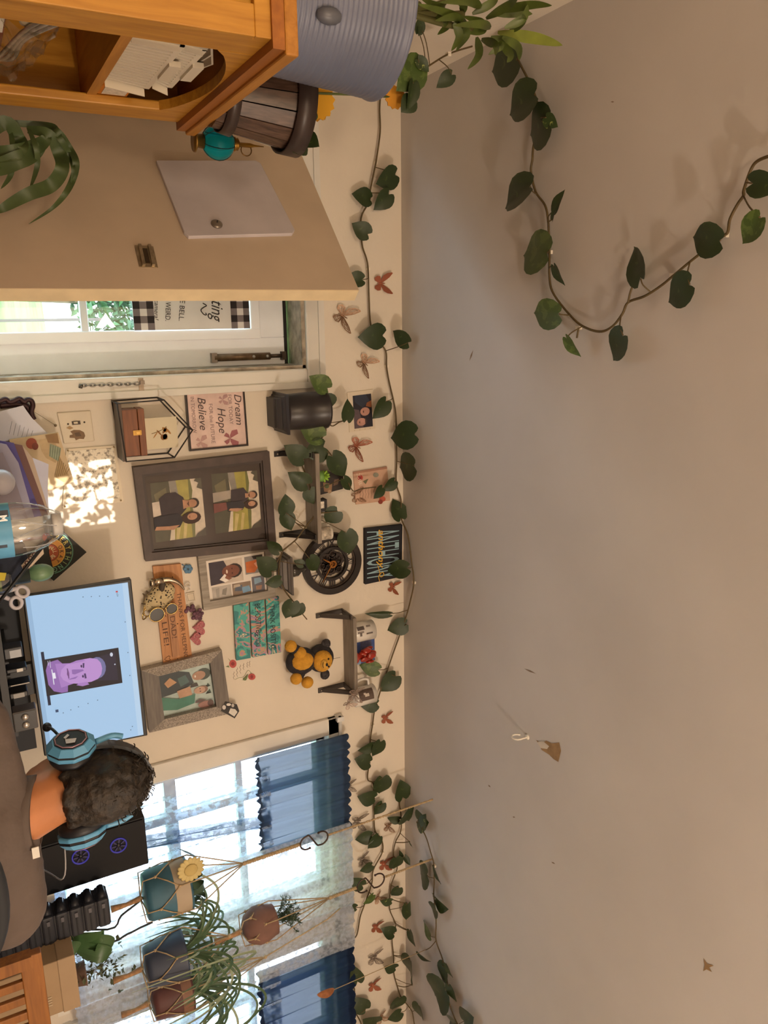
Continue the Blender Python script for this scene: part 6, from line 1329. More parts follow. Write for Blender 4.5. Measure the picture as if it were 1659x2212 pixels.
# ---------------------------------------------------------------- the person at the desk
def capsule(mb, p0, p1, r0, r1, n=14):
    p0, p1 = V(p0), V(p1); d = (p1-p0); L = d.length; q = d.to_track_quat('Z', 'Y')
    pf = [(r0*math.sin(a), -r0*math.cos(a)) for a in [math.pi/2*k/4 for k in range(5)]]+[(r1*math.cos(a), L+r1*math.sin(a)) for a in [math.pi/2*k/4 for k in range(5)]]
    mb.lathe(pf, p0, n, q, cap=False)
def blob(name, mb, vox, it, mat, parent, disp=0.0):
    """melt overlapping volumes into one continuous surface"""
    me = bpy.data.meshes.new('tmp'); me.from_pydata([p-WL[parent] for p in mb.v], [], mb.f); ob = bpy.data.objects.new('tmp', me); COL.objects.link(ob)
    bm = bmesh.new(); bm.from_mesh(me); bmesh.ops.remove_doubles(bm, verts=bm.verts, dist=1e-5); bmesh.ops.recalc_face_normals(bm, faces=bm.faces); bm.to_mesh(me); bm.free()
    md = ob.modifiers.new('r', 'REMESH'); md.mode = 'VOXEL'; md.voxel_size = vox
    sm = ob.modifiers.new('s', 'SMOOTH'); sm.iterations = it; sm.factor = .5
    if disp:
        tx = bpy.data.textures.new('n', 'CLOUDS'); tx.noise_scale = .022; dm = ob.modifiers.new('d', 'DISPLACE'); dm.texture = tx; dm.strength = disp; dm.mid_level = .4
    dg = bpy.context.evaluated_depsgraph_get(); m2 = bpy.data.meshes.new_from_object(ob.evaluated_get(dg))
    bpy.data.objects.remove(ob); bpy.data.meshes.remove(me); m2.name = name
    m2.materials.clear(); m2.materials.append(mat)
    for p in m2.polygons: p.use_smooth = True
    o = bpy.data.objects.new(name, m2); COL.objects.link(o); o.parent = parent; WL[o] = WL[parent]; return o
HX, HY, HZ = .893, 1.50, 1.036
pp = thing('person', 'person seen from behind in a brown shirt wearing a headset at the monitor', 'person', (HX+.01, HY-.02, .42))
skm = M('#b4754a', .55, var=.08, scale=30)
mb = MB(); hc = V((HX, HY, HZ)); hd = Quaternion((0, 0, 1), -.12)
def h(x, y, z): return hc+hd @ V((x, y, z))
mb.ball(h(0, -.005, .018), (.066, .094, .088), 22); mb.ball(h(0, .03, -.04), (.060, .068, .075), 18); mb.ball(h(0, .055, -.085), (.040, .040, .030), 14)
mb.ball(h(0, .100, -.012), (.013, .018, .022), 10); mb.ball(h(0, .088, -.062), (.026, .014, .012), 10); mb.ball(h(0, .082, .022), (.05, .016, .014), 12)
for s in (-1, 1): mb.ball(h(s*.067, -.002, -.012), (.010, .018, .032), 12); mb.ball(h(s*.034, .082, -.028), (.02, .016, .018), 10)
capsule(mb, h(0, -.012, -.06), (HX+.006, HY-.035, .895), .054, .062)
capsule(mb, (HX+.006, HY-.035, .90), (HX+.008, HY-.03, .79), .054, .085)
LS, RS = V((HX-.185, HY-.02, .838)), V((HX+.200, HY-.02, .828))
LE, RE = V((HX-.25, HY+.12, .70)), V((HX+.27, HY+.12, .70)); LW_, RW_ = V((HX-.06, HY+.52, .79)), V((HX+.22, HY+.55, .79))
for S1, E1, W1 in ((LS, LE, LW_), (RS, RE, RW_)):
    capsule(mb, S1, E1, .05, .042); capsule(mb, E1, W1, .042, .028)
    d = (W1-E1).normalized(); d.z = 0; d.normalize(); sdv = V((d.y, -d.x, 0)); pal = W1+d*.05+V((0, 0, -.002))
    mb.ball(pal, (.036, .045, .016), 12, d.to_track_quat('Y', 'Z'))
    for k, (off, ln) in enumerate(((-.028, .052), (-.010, .066), (.009, .070), (.027, .060))):
        a = pal+d*.036+sdv*off; b_ = a+d*ln*.5+V((0, 0, .006)); c_ = b_+d*ln*.5+V((0, 0, -.014)); capsule(mb, a, b_, .0092, .0088, 8); capsule(mb, b_, c_, .0088, .0075, 8)
    sg = 1 if S1 is LS else -1
    a = pal+sdv*(.034*sg)-d*.01; capsule(mb, a, a+d*.03+sdv*.018*sg, .0105, .0095, 8); capsule(mb, a+d*.03+sdv*.018*sg, a+d*.055+sdv*.022*sg, .0095, .008, 8)
for s in (-1, 1):
    capsule(mb, (HX+s*.09, HY+.02, .50), (HX+s*.11, HY+.42, .50), .082, .058); capsule(mb, (HX+s*.11, HY+.42, .50), (HX+s*.11, HY+.44, .08), .055, .04); mb.ball((HX+s*.11, HY+.50, .045), (.045, .12, .042), 14)
capsule(mb, (HX, HY-.01, .50), (HX, HY-.01, .76), .10, .10)
body = blob('body', mb, .007, 5, skm, pp)
body['label'] = 'bare neck and skin'
# shirt and trousers
shm = M('#5c504a', .9, var=.10, scale=14, bump=.35, bscale=26)
mb = MB()
capsule(mb, (HX+.006, HY-.03, .825), (HX+.008, HY-.02, .52), .118, .15); mb.ball((HX+.005, HY-.03, .73), (.19, .125, .20), 20)
capsule(mb, (HX+.006, HY-.042, .880), LS+V((.0, 0, .010)), .061, .070); capsule(mb, (HX+.006, HY-.042, .880), RS+V((0, 0, .036)), .061, .076)
for S1, E1, W1 in ((LS, LE, LW_), (RS, RE, RW_)): capsule(mb, S1, lerp(S1, E1, .8), .068, .062)
blob('shirt', mb, .009, 6, shm, pp, .006)
mb = MB(); mb.lathe([(.060, -.012), (.069, -.012), (.069, .010), (.061, .012), (.060, -.012)], V((HX+.006, HY-.038, .930)), 28, Quaternion((1, 0, 0), .28), cap=False); mb.build('collar', shm, pp)
mb = MB(); mb.box((HX+.045, HY-.106, .928), (.022, .002, .012)); mb.build('neck_label', M('#d8d4cc', .7), pp)
mb = MB()
for s in (-1, 1): capsule(mb, (HX+s*.09, HY+.02, .50), (HX+s*.11, HY+.42, .50), .096, .070); capsule(mb, (HX+s*.11, HY+.42, .50), (HX+s*.11, HY+.44, .12), .068, .058)
mb.ball((HX, HY-.01, .50), (.17, .14, .11), 18); blob('trousers', mb, .012, 5, M('#2b3140', .9), pp)
# hair: short at the nape, thick curls on top
mb = MB(); mb.ball(h(0, -.012, .022), (.069, .093, .090), 24); mb.ball(h(0, -.032, .004), (.064, .068, .048), 18)
rr = random.Random(12)
for k in range(150):
    a = rr.uniform(0, 6.283); el = rr.uniform(-.1, 1.57); d = V((math.cos(a)*math.cos(el)*.064, math.sin(a)*math.cos(el)*.088-.010, math.sin(el)*.086))
    if d.y > .05 and d.z < .06: continue
    mb.ball(h(d.x, d.y, d.z+.024), rr.uniform(.008, .014), 8)
for k in range(26):
    a = rr.uniform(-2.7, -.4); mb.ball(h(math.cos(a)*.058, math.sin(a)*.070-.01, rr.uniform(-.044, -.024)), rr.uniform(.008, .012), 8)
hm_, nt, b = nodemat('hair'); tc = nt.nodes.new('ShaderNodeTexCoord'); nz = nt.nodes.new('ShaderNodeTexNoise'); nz.inputs['Scale'].default_value = 90; nz.inputs['Detail'].default_value = 6; nt.links.new(tc.outputs['Object'], nz.inputs['Vector'])
r_ = nt.nodes.new('ShaderNodeValToRGB'); nt.links.new(nz.outputs['Fac'], r_.inputs[0]); r_.color_ramp.elements[0].position = .35; r_.color_ramp.elements[0].color = rgb('#15110f')+(1,); r_.color_ramp.elements[1].position = .7; r_.color_ramp.elements[1].color = rgb('#33291f')+(1,)
nt.links.new(r_.outputs[0], b.inputs['Base Color']); b.inputs['Roughness'].default_value = .6
bp = nt.nodes.new('ShaderNodeBump'); bp.inputs['Strength'].default_value = .8; bp.inputs['Distance'].default_value = .006; nt.links.new(nz.outputs['Fac'], bp.inputs['Height']); nt.links.new(bp.outputs[0], b.inputs['Normal'])
blob('hair', mb, .005, 2, hm_, pp, .008)
mb = MB()
for k in range(150):
    a = rr.uniform(-3.3, .3); el = rr.uniform(.15, 1.5); d = V((math.cos(a)*math.cos(el), math.sin(a)*math.cos(el), math.sin(el))); p = h(d.x*.072, d.y*.096-.010, d.z*.095+.024); tg = V((rr.uniform(-1, 1), rr.uniform(-1, 1), rr.uniform(-.6, .6))).normalized()
    od = hd @ d; mb.tube(spline([p, p+od*.003+tg*.008, p+od*.001+tg*.013+od.cross(tg)*.007], 3), .0011, 4)
o = mb.build('hair_strands', hm_, pp); o['kind'] = 'stuff'
for s in (-1, 1): MB().ball(h(s*.03, .086, .008), (.012, .007, .008), 10).build('eye', M('#e8e4de', .3), pp); MB().ball(h(s*.03, .0925, .008), (.005, .002, .005), 8).build('iris', M('#2c2018', .3), pp)
MB().tube(spline([h(-.02, .098, -.062), h(0, .103, -.064), h(.02, .098, -.062)], 4), .003, 6).build('lips', M('#9a5848', .6), pp)
# headset
t = thing('headset', 'light blue gaming headset with black cushions on the person\'s head', 'headset', h(0, 0, .13))
bl_ = M('#5a9cc8', .4, var=.06); dk2 = M('#191b22', .5)
bp_ = [h(math.cos(a)*.081, -.005-.012*math.sin(a), math.sin(a)*.100+.022) for a in [math.radians(v) for v in range(-2, 184, 8)]]
mb = MB(); m = len(bp_)
for i in range(m-1):
    p, q_ = bp_[i], bp_[i+1]; tg = (q_-p).normalized(); sd2 = hd @ V((0, 1, 0)); nn = tg.cross(sd2).normalized(); mb.prism([p-sd2*.016, q_-sd2*.016, q_+sd2*.016, p+sd2*.016], nn*.006)
mb.build('headband', M('#2a3038', .4), t)
for s, nm in ((-1, 'ear_cup'), (1, 'ear_cup')):
    c = h(s*.068, -.008, -.022); axv = (hd @ V((s*.93, -.36 if s < 0 else -.12, .02))).normalized(); qz = axv.to_track_quat('Z', 'Y')
    hexp = [(.046*math.cos(a)*(1.0), .052*math.sin(a)) for a in [math.pi/6+k*math.pi/3 for k in range(6)]]
    cu = MB().lathe([(.036, -.006), (.042, .004), (.042, .012), (.036, .018)], c, 24, qz).build('ear_cushion', dk2, t)
    cp = [c+qz @ V((x*.98, y, .016)) for x, y in [(.041*math.cos(a), .047*math.sin(a)) for a in [k*math.pi/5 for k in range(10)]]]
    o = bevel(MB().prism(cp, axv*.010).build(nm, bl_, t), .003)
    MB().prism([p+axv*.010+(c-p)*.05 for p in cp], axv*.005).build('cup_stripe', dk2, t)
    top = [p+axv*.015+(c+axv*.016-p)*.03 for p in cp]; mb = MB(); out = [p+axv*.012+(c+axv*.031-p)*.24 for p in top]; k_ = len(top)
    mb.add(top+out, [(i, (i+1) % k_, k_+(i+1) % k_, k_+i) for i in range(k_)]+[tuple(range(k_, 2*k_))]); mb.build('outer_shell', bl_, t)
    ctr = c+axv*.044
    MB().prism([p+(ctr-p)*.08 for p in out], axv*.002).build('side_plate', dk2, t); MB().tube([p+(ctr-p)*.16+axv*.0025 for p in out], .0012, 5, closed=True).build('plate_trim', M('#b08a98', .35, .3), t)
    for pts in (((-.013, -.004), (-.005, -.012), (-.001, -.009), (-.009, -.001)), ((.000, -.010), (.012, -.010), (.014, .006), (.004, .010))): MB().prism([ctr+axv*.002+qz @ V((x, y, 0)) for x, y in pts], axv*.001).build('badge_mark', M('#c8ccd4', .4), t)
    MB().tube(spline([c+axv*.022+V((0, 0, .045)), h(s*.090, -.008, .055), h(s*.083, -.008, .075)], 4), .006, 8).build('yoke', bl_, t)
m0 = h(-.092, .01, -.03); m1 = h(-.104, .085, -.055); MB().tube(spline([m0, lerp(m0, m1, .5)+V((-.012, 0, -.004)), m1], 5), .0028, 6).build('mic_boom', dk2, t); MB().ball(m1, (.009, .011, .009), 12).build('mic_foam', dk2, t)
cbp = h(.100, -.01, -.055); MB().tube(spline([cbp, V((HX+.17, HY-.03, .97)), V((HX+.22, HY+.1, .93)), V((HX+.30, HY+.4, .78))], 6), .0015, 5).build('cable', M('#9a9a9e', .5), t)
# office chair
t = thing('office_chair', 'black padded office chair behind the person', 'chair', (HX+.02, HY-.1, 0)); cf = M('#1d2026', .75, var=.1, scale=20)
zt = D(18, 1760, 1.28).z-.03
MB().grid(lambda s, u: V((HX+.015+(s-.5)*.50*(1-.25*(u**6)), 1.315-.035*math.cos((s-.5)*2.4)-.03+(.02 if 0 else 0), lerp(.50, zt-.09*abs(s-.5)**2.2*4, u))), 20, 14).build('back_shell', cf, t)
MB().grid(lambda s, u: V((HX+.015+(s-.5)*.50*(1-.25*(u**6)), 1.345-.035*math.cos((s-.5)*2.4)-.03, lerp(.50, zt-.09*abs(s-.5)**2.2*4, u))), 20, 14).build('back_cushion', cf, t)
MB().tube([V((HX+.015+(s-.5)*.50*.75, 1.33-.035*math.cos((s-.5)*2.4)-.03, zt-.09*abs(s-.5)**2.2*4)) for s in [k/16 for k in range(17)]], .015, 8).build('top_piping', cf, t)
bevel(MB().box2((HX-.23, 1.34, .36), (HX+.25, 1.86, .405)).build('seat', cf, t), .02)
MB().tube([(HX+.01, 1.55, .06), (HX+.01, 1.55, .37)], .03, 12).build('gas_lift', dk2, t)
MB().box2((HX-.03, 1.28, .36), (HX+.06, 1.36, .56)).build('back_bracket', dk2, t)
for k in range(5):
    a = k*1.2566; e = V((HX+.01+math.cos(a)*.28, 1.55+math.sin(a)*.28, .06)); MB().tube([(HX+.01, 1.55, .09), e], [.024, .016], 8).build('base_arm', dk2, t); MB().ball(e-V((0, 0, .032)), .028, 10).build('caster', dk2, t)
# ---------------------------------------------------------------- hanging planters by the window
jute = M('#b09a78', .9, var=.2, scale=80)
def rope(parent, pts, r=.0035, name='rope', mat=None): return MB().tube(pts, r, 6).build(name, mat or jute, parent)
def twist(parent, a, b, r=.0032, turns=14, name='twisted_cord', mat=None):
    a, b = V(a), V(b); d = (b-a).normalized(); e = d.orthogonal().normalized(); f = d.cross(e); mb = MB()
    for ph in (0, math.pi): mb.tube([lerp(a, b, k/60)+(e*math.cos(ph+k/60*turns*6.28)+f*math.sin(ph+k/60*turns*6.28))*r*.9 for k in range(61)], r, 5)
    return mb.build(name, mat or jute, parent)
def s_hook(label, c, L):
    c = V(c); t = thing('s_hook', label, 'hook', c); r = L*.25; pts = []
    for k in range(13): a = math.radians(200-k*20); pts.append(c+V((math.cos(a)*r, 0, math.sin(a)*r+L*.25)))
    for k in range(13): a = math.radians(140+k*20); pts.append(c+V((-math.cos(a+math.pi)*0+math.cos(a)*r, 0, math.sin(a)*r-L*.25)))
    pts = []
    for k in range(25):
        s = k/24; a = math.radians(210-230*s*2) if s <= .5 else math.radians(20-0+(s-.5)*2*230)
        if s <= .5: pts.append(c+V((math.cos(math.radians(200-240*(s*2)))*r, 0, math.sin(math.radians(200-240*(s*2)))*r+L*.25)))
        else: pts.append(c+V((math.cos(math.radians(140+240*((s-.5)*2)))*r, 0, math.sin(math.radians(140+240*((s-.5)*2)))*r-L*.25)))
    MB().tube(spline(pts, 3), .0032, 7).build('wire', M('#4a3a34', .4, .7), t)
    for p in (pts[0], pts[-1]): MB().ball(p, .0048, 8).build('ball_end', M('#4a3a34', .4, .7), t)
    return t
def net(parent, c, rb, rt, zb, zt, ztop, n=5, twistn=True):
    """knotted cords around a pot, gathered at ztop"""
    c = V(c); top = V((c.x, c.y, ztop)); low = V((c.x, c.y, zb-.05))
    MB().ball(V((c.x, c.y, ztop)), .008, 8).build('gather_knot', jute, parent)
    zk = lerp(zb, zt, .38)
    def P(a, z, ex=.003): s = (z-zb)/(zt-zb); r = lerp(rb, rt, max(0, min(1, s)))+ex; return V((c.x+math.cos(a)*r, c.y+math.sin(a)*r, z))
    for k in range(n):
        a = 6.283*k/n+.3; b = a+6.283/n/2; d_ = a-6.283/n/2
        rope(parent, [top, P(a, zt+.01), P(a, lerp(zb, zt, .72))], .0022, 'cord'); kn = P(a, lerp(zb, zt, .72)); MB().ball(kn, .0052, 8).build('knot', jute, parent)
        for e in (b, d_): rope(parent, [kn, P((a+e)/2, lerp(zb, zt, .5)), P(e, lerp(zb, zt, .26))], .0022, 'cord')
        kb = P(b, lerp(zb, zt, .26)); MB().ball(kb, .0052, 8).build('knot', jute, parent); rope(parent, [kb, P(b, zb-.002), V((c.x, c.y, zb-.012))], .0022, 'cord')
    MB().ball(V((c.x, c.y, zb-.014)), .010, 8).build('bottom_knot', jute, parent)
    MB().tube([V((c.x, c.y, zb-.014)), V((c.x+.006, c.y, zb-.06)), V((c.x+.004, c.y, zb-.11))], [.010, .007, .012], 8).build('tassel', M('#a8825e', .9, var=.3, scale=90), parent)
def pot(label, c, rb, rt, zb, zt, mat, band=None, nm='hanging_pot', round_=False):
    c = V((c[0], c[1], zb)); H = zt-zb; t = thing(nm, label, 'planter', c)
    pf = [(rb*.5, 0), (rb*.92, .004), (rb, .02), (rt, H*.94), (rt*1.02, H), (rt*.93, H), (rt*.9, H*.86), (.001, H*.85)] if not round_ else [(rb*.45, 0), (rb*.8, H*.1), (rt*1.05, H*.4), (rt*1.05, H*.62), (rt*.86, H*.92), (rt*.84, H), (rt*.76, H), (rt*.74, H*.86), (.001, H*.85)]
    MB().lathe(pf, c, 32).build('pot_wall', mat, t)
    if band: MB().lathe([(lerp(rb, rt, band[0])+.0008, H*band[0]), (rt+.0012, H*.95)], c, 32, cap=False).build('dipped_band', M(band[1], .6, var=.06), t)
    MB().lathe([(rt*.74 if round_ else rt*.89, H*.86), (.001, H*.88)], c, 20, cap=False).build('soil', M('#33281f', .95, var=.4, scale=60), t)
    return t
# first hanger
X1, Y1h = 1.967, 2.48
p0 = pot('blue-teal pot with cream top in a knotted twine hanger', (X1, Y1h), .085, .092, 1.255, 1.41, M('#3d6a80', .5, var=.25, scale=9), (.62, '#b0a08a'))
t = thing('macrame_hanger', 'knotted twine hanger holding the blue-teal pot', 'plant hanger', (X1, Y1h, 1.80)); net(t, (X1, Y1h, 0), .085, .092, 1.255, 1.41, 1.62)
twist(t, (X1, Y1h, 1.62), (X1, Y1h, 1.845), .0045, 12); twist(t, (X1, Y1h, 1.955), (X1, Y1h, 2.44), .0028, 20, 'ceiling_twine')
s_hook('bronze S hook on the twine in front of the nearer valance', (X1, Y1h-.004, 1.90), .115)
t = thing('yellow_bloom', 'pale yellow flower in the blue-teal hanging pot', 'flower', (X1-.05, Y1h-.05, 1.42)); c = D(412, 1878, 2.40)
for k in range(16): a = k*.3927; MB().ball(c+V((math.cos(a)*.032, 0, math.sin(a)*.032)), (.017, .004, .010), 8, Quaternion((0, 1, 0), -a)).build('petal', M('#ccba80', .7), t)
MB().ball(c+V((0, -.004, 0)), (.024, .006, .024), 12).build('disc', M('#c4ae70', .8), t); MB().tube([c+V((0, .004, 0)), V((X1-.02, Y1h-.03, 1.39))], .0025, 6).build('stem', M('#5a6a3a', .7), t)
t = thing('leafy_sprig', 'dark drooping leaves in the blue-teal hanging pot', 'plant', (X1, Y1h, 1.39))
for k in range(9):
    a = k*.7+.2; e = V((math.cos(a), math.sin(a), 0)); mb = MB(); ribbon(mb, [V((X1, Y1h, 1.385))+e*.03, V((X1, Y1h, 1.45))+e*.07, V((X1, Y1h, 1.40))+e*.125], .016, V((0, 0, 1)), shape=blade); mb.build('leaf', M('#48604a', .5, var=.3), t)
# second hanger: round terracotta over a dark blue pot
X2, Y2 = 2.253, 2.478
pot('round terracotta pot hanging high in front of the lace curtain', (X2, Y2), .062, .066, 1.60, 1.725, M('#7a5a50', .8, var=.2, scale=16), None, round_=True)
t = thing('macrame_hanger', 'two-tier twine hanger carrying the round terracotta pot and dark blue pot', 'plant hanger', (X2, Y2, 2.0)); net(t, (X2, Y2, 0), .055, .070, 1.60, 1.70, 1.96)
twist(t, (X2, Y2, 1.96), (X2, Y2, 2.08), .004, 8); twist(t, (X2, Y2, 2.20), (X2, Y2, 2.44), .0028, 12, 'ceiling_twine')
s_hook('bronze S hook at the top of the two-tier twine hanger', (X2, Y2-.004, 2.14), .125)
pot('dark blue pot at the bottom of the two-tier twine hanger', (X2, Y2), .072, .088, 1.235, 1.375, M('#3a4458', .5, var=.12))
net(t, (X2, Y2, 0), .072, .088, 1.235, 1.375, 1.545)
# third pot from the curtain rod
X3, Y3 = D(385, 2142, 2.545).x, 2.545
pot('dark red-brown pot hanging beside the dark blue pot', (X3, Y3), .068, .078, 1.255, 1.40, M('#5e3a38', .55, var=.2, scale=14), (.7, '#8a6450'))
t = thing('macrame_hanger', 'twine hanger of the dark red-brown pot tied to the curtain rod', 'plant hanger', (X3, Y3, 1.7)); net(t, (X3, Y3, 0), .068, .078, 1.255, 1.40, 1.70); rope(t, [(X3, Y3, 1.70), (X3, 2.61, 2.0), (X3, 2.665, 2.127)], .003)
# far twine with a copper leaf
a = CL(920, 2051); b = D(706, 2137, a.y)
t = thing('leaf_ornament', 'copper leaf ornament hanging on thin twine by the far valance', 'ornament', (a.x, a.y, b.z)); rope(t, [a, V((a.x, a.y, b.z+.03))], .0016, 'twine')
mb = MB(); cc_ = V((a.x, a.y, b.z)); ribbon(mb, [cc_+V((.0, 0, .035)), cc_+V((-.006, -.004, 0)), cc_+V((-.012, 0, -.045))], .022, V((0, -1, 0)), shape=lambda s: max(.02, math.sin(math.pi*min(1, s*1.0))**.8)); mb.build('leaf_plate', M('#a8704c', .35, .6, var=.3, scale=60), t)
# spider plants
spm, nt, b = nodemat('spider_leaf'); b.inputs['Base Color'].default_value = rgb('#4f6a4c')+(1,); b.inputs['Roughness'].default_value = .5
spm2, nt, b = nodemat('spider_leaf_pale'); b.inputs['Base Color'].default_value = rgb('#93a285')+(1,); b.inputs['Roughness'].default_value = .5
def spider(label, c, n, L, seed, up=.7):
    r = random.Random(seed); t = thing('spider_plant', label, 'plant', c, 'spider plants in the hanging pots')
    for k in range(n):
        a = r.uniform(0, 6.283); e = V((math.cos(a), math.sin(a)*.75, 0)); l = L*r.uniform(.55, 1.1); hh = l*r.uniform(.25, up)
        pts = [V(c), V(c)+e*l*.28+V((0, 0, hh*.8)), V(c)+e*l*.62+V((0, 0, hh)), V(c)+e*l*.9+V((0, 0, hh*.4)), V(c)+e*l*1.02+V((0, 0, -hh*r.uniform(.1, .9)))]
        for p in pts: p.y = min(p.y, YW-.10)
        mb = MB(); ribbon(mb, pts, .0042, shape=lambda s: min(1, .4+s*3)*(1-s**4)); o = mb.build('leaf', spm if k % 3 else spm2, t)
spider('spider plant arching out of the dark blue pot', (X2, Y2, 1.36), 34, .30, 4); spider('spider plant spilling from the dark red-brown pot', (X3, Y3, 1.38), 34, .34, 5, .9)
t = thing('asparagus_fern', 'fine dark green fern in the round terracotta pot', 'plant', (X2, Y2, 1.72)); rr = random.Random(14)
for k in range(26):
    a = rr.uniform(0, 6.28); e = V((math.cos(a), math.sin(a)*.7, 0)); tip = V((X2, Y2, 1.72))+e*rr.uniform(.02, .085)+V((0, 0, rr.uniform(.03, .11))); mb = MB(); st = spline([V((X2, Y2, 1.71)), lerp(V((X2, Y2, 1.72)), tip, .6)+V((0, 0, .012)), tip], 5); mb.tube(st, .0011, 4)
    for p in st[3:]:
        for _ in range(4):
            d = V((rr.uniform(-1, 1), rr.uniform(-1, 1), rr.uniform(-.3, 1))).normalized(); mb.tube([p, p+d*.013], .0009, 3, cap=False)
    mb.build('frond', M('#33482f', .7, var=.3), t)
# ---------------------------------------------------------------- lower right: black storage stack, chair, box, plants
t = thing('storage_tower', 'tall dark ribbed storage tower beside the computer tower', 'storage', (1.93, 2.32, .761))
TYy = 2.30; zt = D(238, 1955, TYy).z; x0 = D(120, 1972, TYy).x+.01; x1 = D(120, 2030, TYy).x+.015; n = 9; hh = (zt-.761)/n; drk = M('#24262e', .55, var=.12)
MB().box2((x0+.004, TYy+.006, .761), (x1-.004, TYy+.07, zt-.002)).build('body', M('#1a1b22', .6), t)
for k in range(n):
    z0 = .761+k*hh; d = bevel(MB().box2((x0, TYy, z0+.002), (x1, TYy+.075, z0+hh-.003)).build('drawer', drk, t), .006)
    MB().tube([(x0-.004, TYy+.01, z0+hh*.5), (x0-.004, TYy+.06, z0+hh*.5)], hh*.30, 8).build('side_grip', M('#1e2028', .5), t)
    MB().box2((lerp(x0, x1, .12), TYy-.004, z0+hh*.40), (lerp(x0, x1, .28), TYy, z0+hh*.62)).build('clasp', M('#5a5a62', .4, .4), d)
    for u in (.45, .52): MB().box2((lerp(x0, x1, .3), TYy-.003, z0+hh*u), (lerp(x0, x1, .95), TYy, z0+hh*(u+.03))).build('groove', M('#14151b', .6), d)
# wooden slat-back chair near the right edge
t = thing('wooden_chair', 'orange wooden slat-back chair at the lower right corner', 'chair', (2.0, 1.95, 0)); cw = wood('#7c4c1e', '#9c642a', 0, 4)
CYc = 1.92; r0 = D(76, 2062, CYc); r1 = D(92, 2240, CYc)
def board(nm, a, b, hgt, th, mat=cw):
    a, b = V(a), V(b); mb = MB(); mb.prism([a, b, b+V((0, 0, hgt)), a+V((0, 0, hgt))], (0, th, 0)); return bevel(mb.build(nm, mat, t), .003)
xz = r0.x; board('top_rail', (xz, CYc, .862), (r1.x, CYc, .862), .052, .026)
for k in range(3): 
    x = lerp(xz+.07, r1.x-.09, k/2); board('slat', (x, CYc+.004, .47), (x+.024, CYc+.004, .47), .395, .014)
for x in (xz, r1.x-.035): MB().box2((x, CYc-.004, 0), (x+.035, CYc+.030, .89)).build('rear_post', cw, t); MB().box2((x, CYc-.40, 0), (x+.035, CYc-.365, .45)).build('front_leg', cw, t)
bevel(MB().box2((xz, CYc-.41, .45), (r1.x, CYc+.02, .475)).build('seat', cw, t), .006); board('lower_rail', (xz, CYc, .60), (r1.x, CYc, .60), .04, .02)
# beige box
BYb = 2.22; a = D(92, 2088, BYb); b = D(172, 2185, BYb); xa, xb = D(135, 2072, BYb).x, D(135, 2186, BYb).x; zt = D(168, 2120, BYb).z
t = thing('storage_box', 'beige cardboard box on the desk at the lower right', 'box', ((xa+xb)/2, BYb+.08, .761))
bevel(MB().box2((xa, BYb, .761), (xb, BYb+.15, zt-.012)).build('carton', M('#a08768', .75, var=.06), t), .003); bevel(MB().box2((xa-.003, BYb-.003, zt-.05), (xb+.003, BYb+.153, zt)).build('lid', M('#a58d70', .75, var=.05), t), .003)
for k in range(4): MB().box2((lerp(xa, xb, .62+.05*k), BYb-.002, .90), (lerp(xa, xb, .645+.05*k), BYb-.0005, .925)).build('faded_print', M('#b8a488', .8), t)
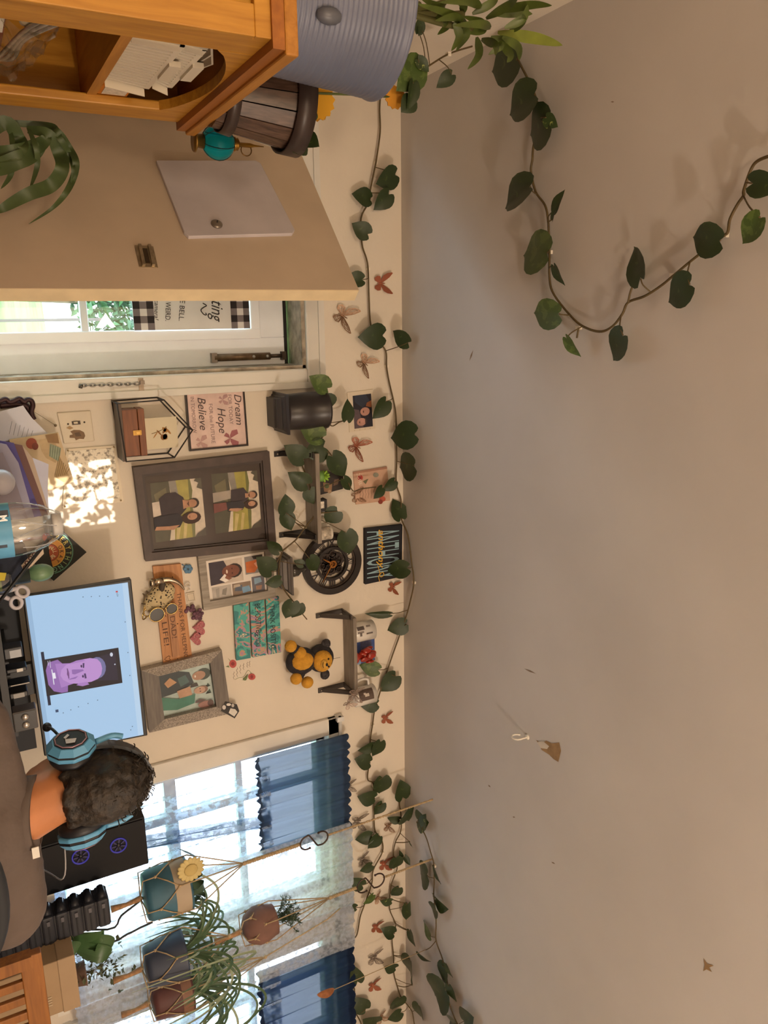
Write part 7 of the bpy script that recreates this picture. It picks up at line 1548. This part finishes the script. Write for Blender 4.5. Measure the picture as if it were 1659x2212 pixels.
# leafy plant between tower and box
c = V((1.97, 2.53, .761)); t = thing('broadleaf_plant', 'broad-leaved green plant behind the storage tower', 'plant', c)
MB().lathe([(.06, 0), (.08, .14), (.084, .15), (.074, .15), (.07, .12), (.001, .12)], c, 24).build('pot', M('#34404e', .5), t)
for k, (tx, ty, bx, by, wd) in enumerate(((245, 2040, 160, 2030, .040), (238, 2062, 165, 2045, .032), (180, 1935, 140, 1965, .035), (170, 2048, 110, 2040, .03), (225, 2015, 170, 2020, .026), (100, 2060, 70, 2050, .03), (215, 2035, 190, 2050, .03), (150, 1945, 172, 1960, .03))):
    B, A = D(tx, ty, 2.44), D(bx, by, 2.47); mb = MB(); ribbon(mb, [A, lerp(A, B, .5)+V((0, -.02, .02)), B], wd, V((.1, -1, .4)).normalized(), shape=lambda s: max(.03, math.sin(math.pi*min(1, .08+s*.92))**.7)); mb.build('leaf', M('#3a5a34', .4, var=.25, scale=10), t)
    MB().tube(spline([c+V((0, 0, .12)), lerp(c+V((0, 0, .2)), A, .6), A], 4), .003, 5).build('stalk', M('#4c5a34', .6), t)
# small bushy plant on the sill
c = D(170, 2100, 2.62); c.z = WZ0+.001; t = thing('bushy_sill_plant', 'small dark bushy plant on the window sill', 'plant', c); rr = random.Random(31)
c = V((D(200, 2095, 2.60).x, 2.60, WZ0+.001))
MB().lathe([(.03, 0), (.042, .06), (.045, .066), (.038, .066), (.036, .05), (.001, .05)], c, 20).build('pot', M('#6a5244', .7), t)
mb = MB()
for k in range(130):
    p = D(rr.gauss(215, 28), rr.gauss(2092, 22), 2.58+rr.uniform(-.04, .04)); q_ = Quaternion(V((rr.random(), rr.random(), rr.random())).normalized(), rr.random()*6); s = rr.uniform(.008, .014)
    mb.add([p+q_ @ V(v)*s for v in ((-1, 0, 0), (0, -.6, .2), (1, 0, 0), (0, .6, .2))], [(0, 1, 2), (0, 2, 3)])
o = mb.build('foliage', M('#4c5030', .6, var=.4, scale=30), t); o['kind'] = 'stuff'
for k in range(6): MB().tube(spline([c+V((0, 0, .05)), c+V((rr.uniform(-.02, .02), -.01, .1)), D(rr.gauss(215, 18), rr.gauss(2092, 14), 2.58)], 4), .0014, 4).build('stem', M('#5a4a34', .7), t)
# thin dark branches standing in front of the window
t = thing('dry_branch', 'two dark dry twigs leaning by the window behind the storage tower', 'twig', D(240, 2010, 2.5))
for pts in (((232, 2008), (262, 1978), (300, 1948), (318, 1930)), ((225, 2035), (275, 2018), (305, 2003), (330, 1992))): MB().tube(spline([V((1.97, 2.53, .90))]+[D(x, y, 2.5) for x, y in pts], 4), [.0035]*17, 6).build('twig', M('#2a2a2c', .7), t)
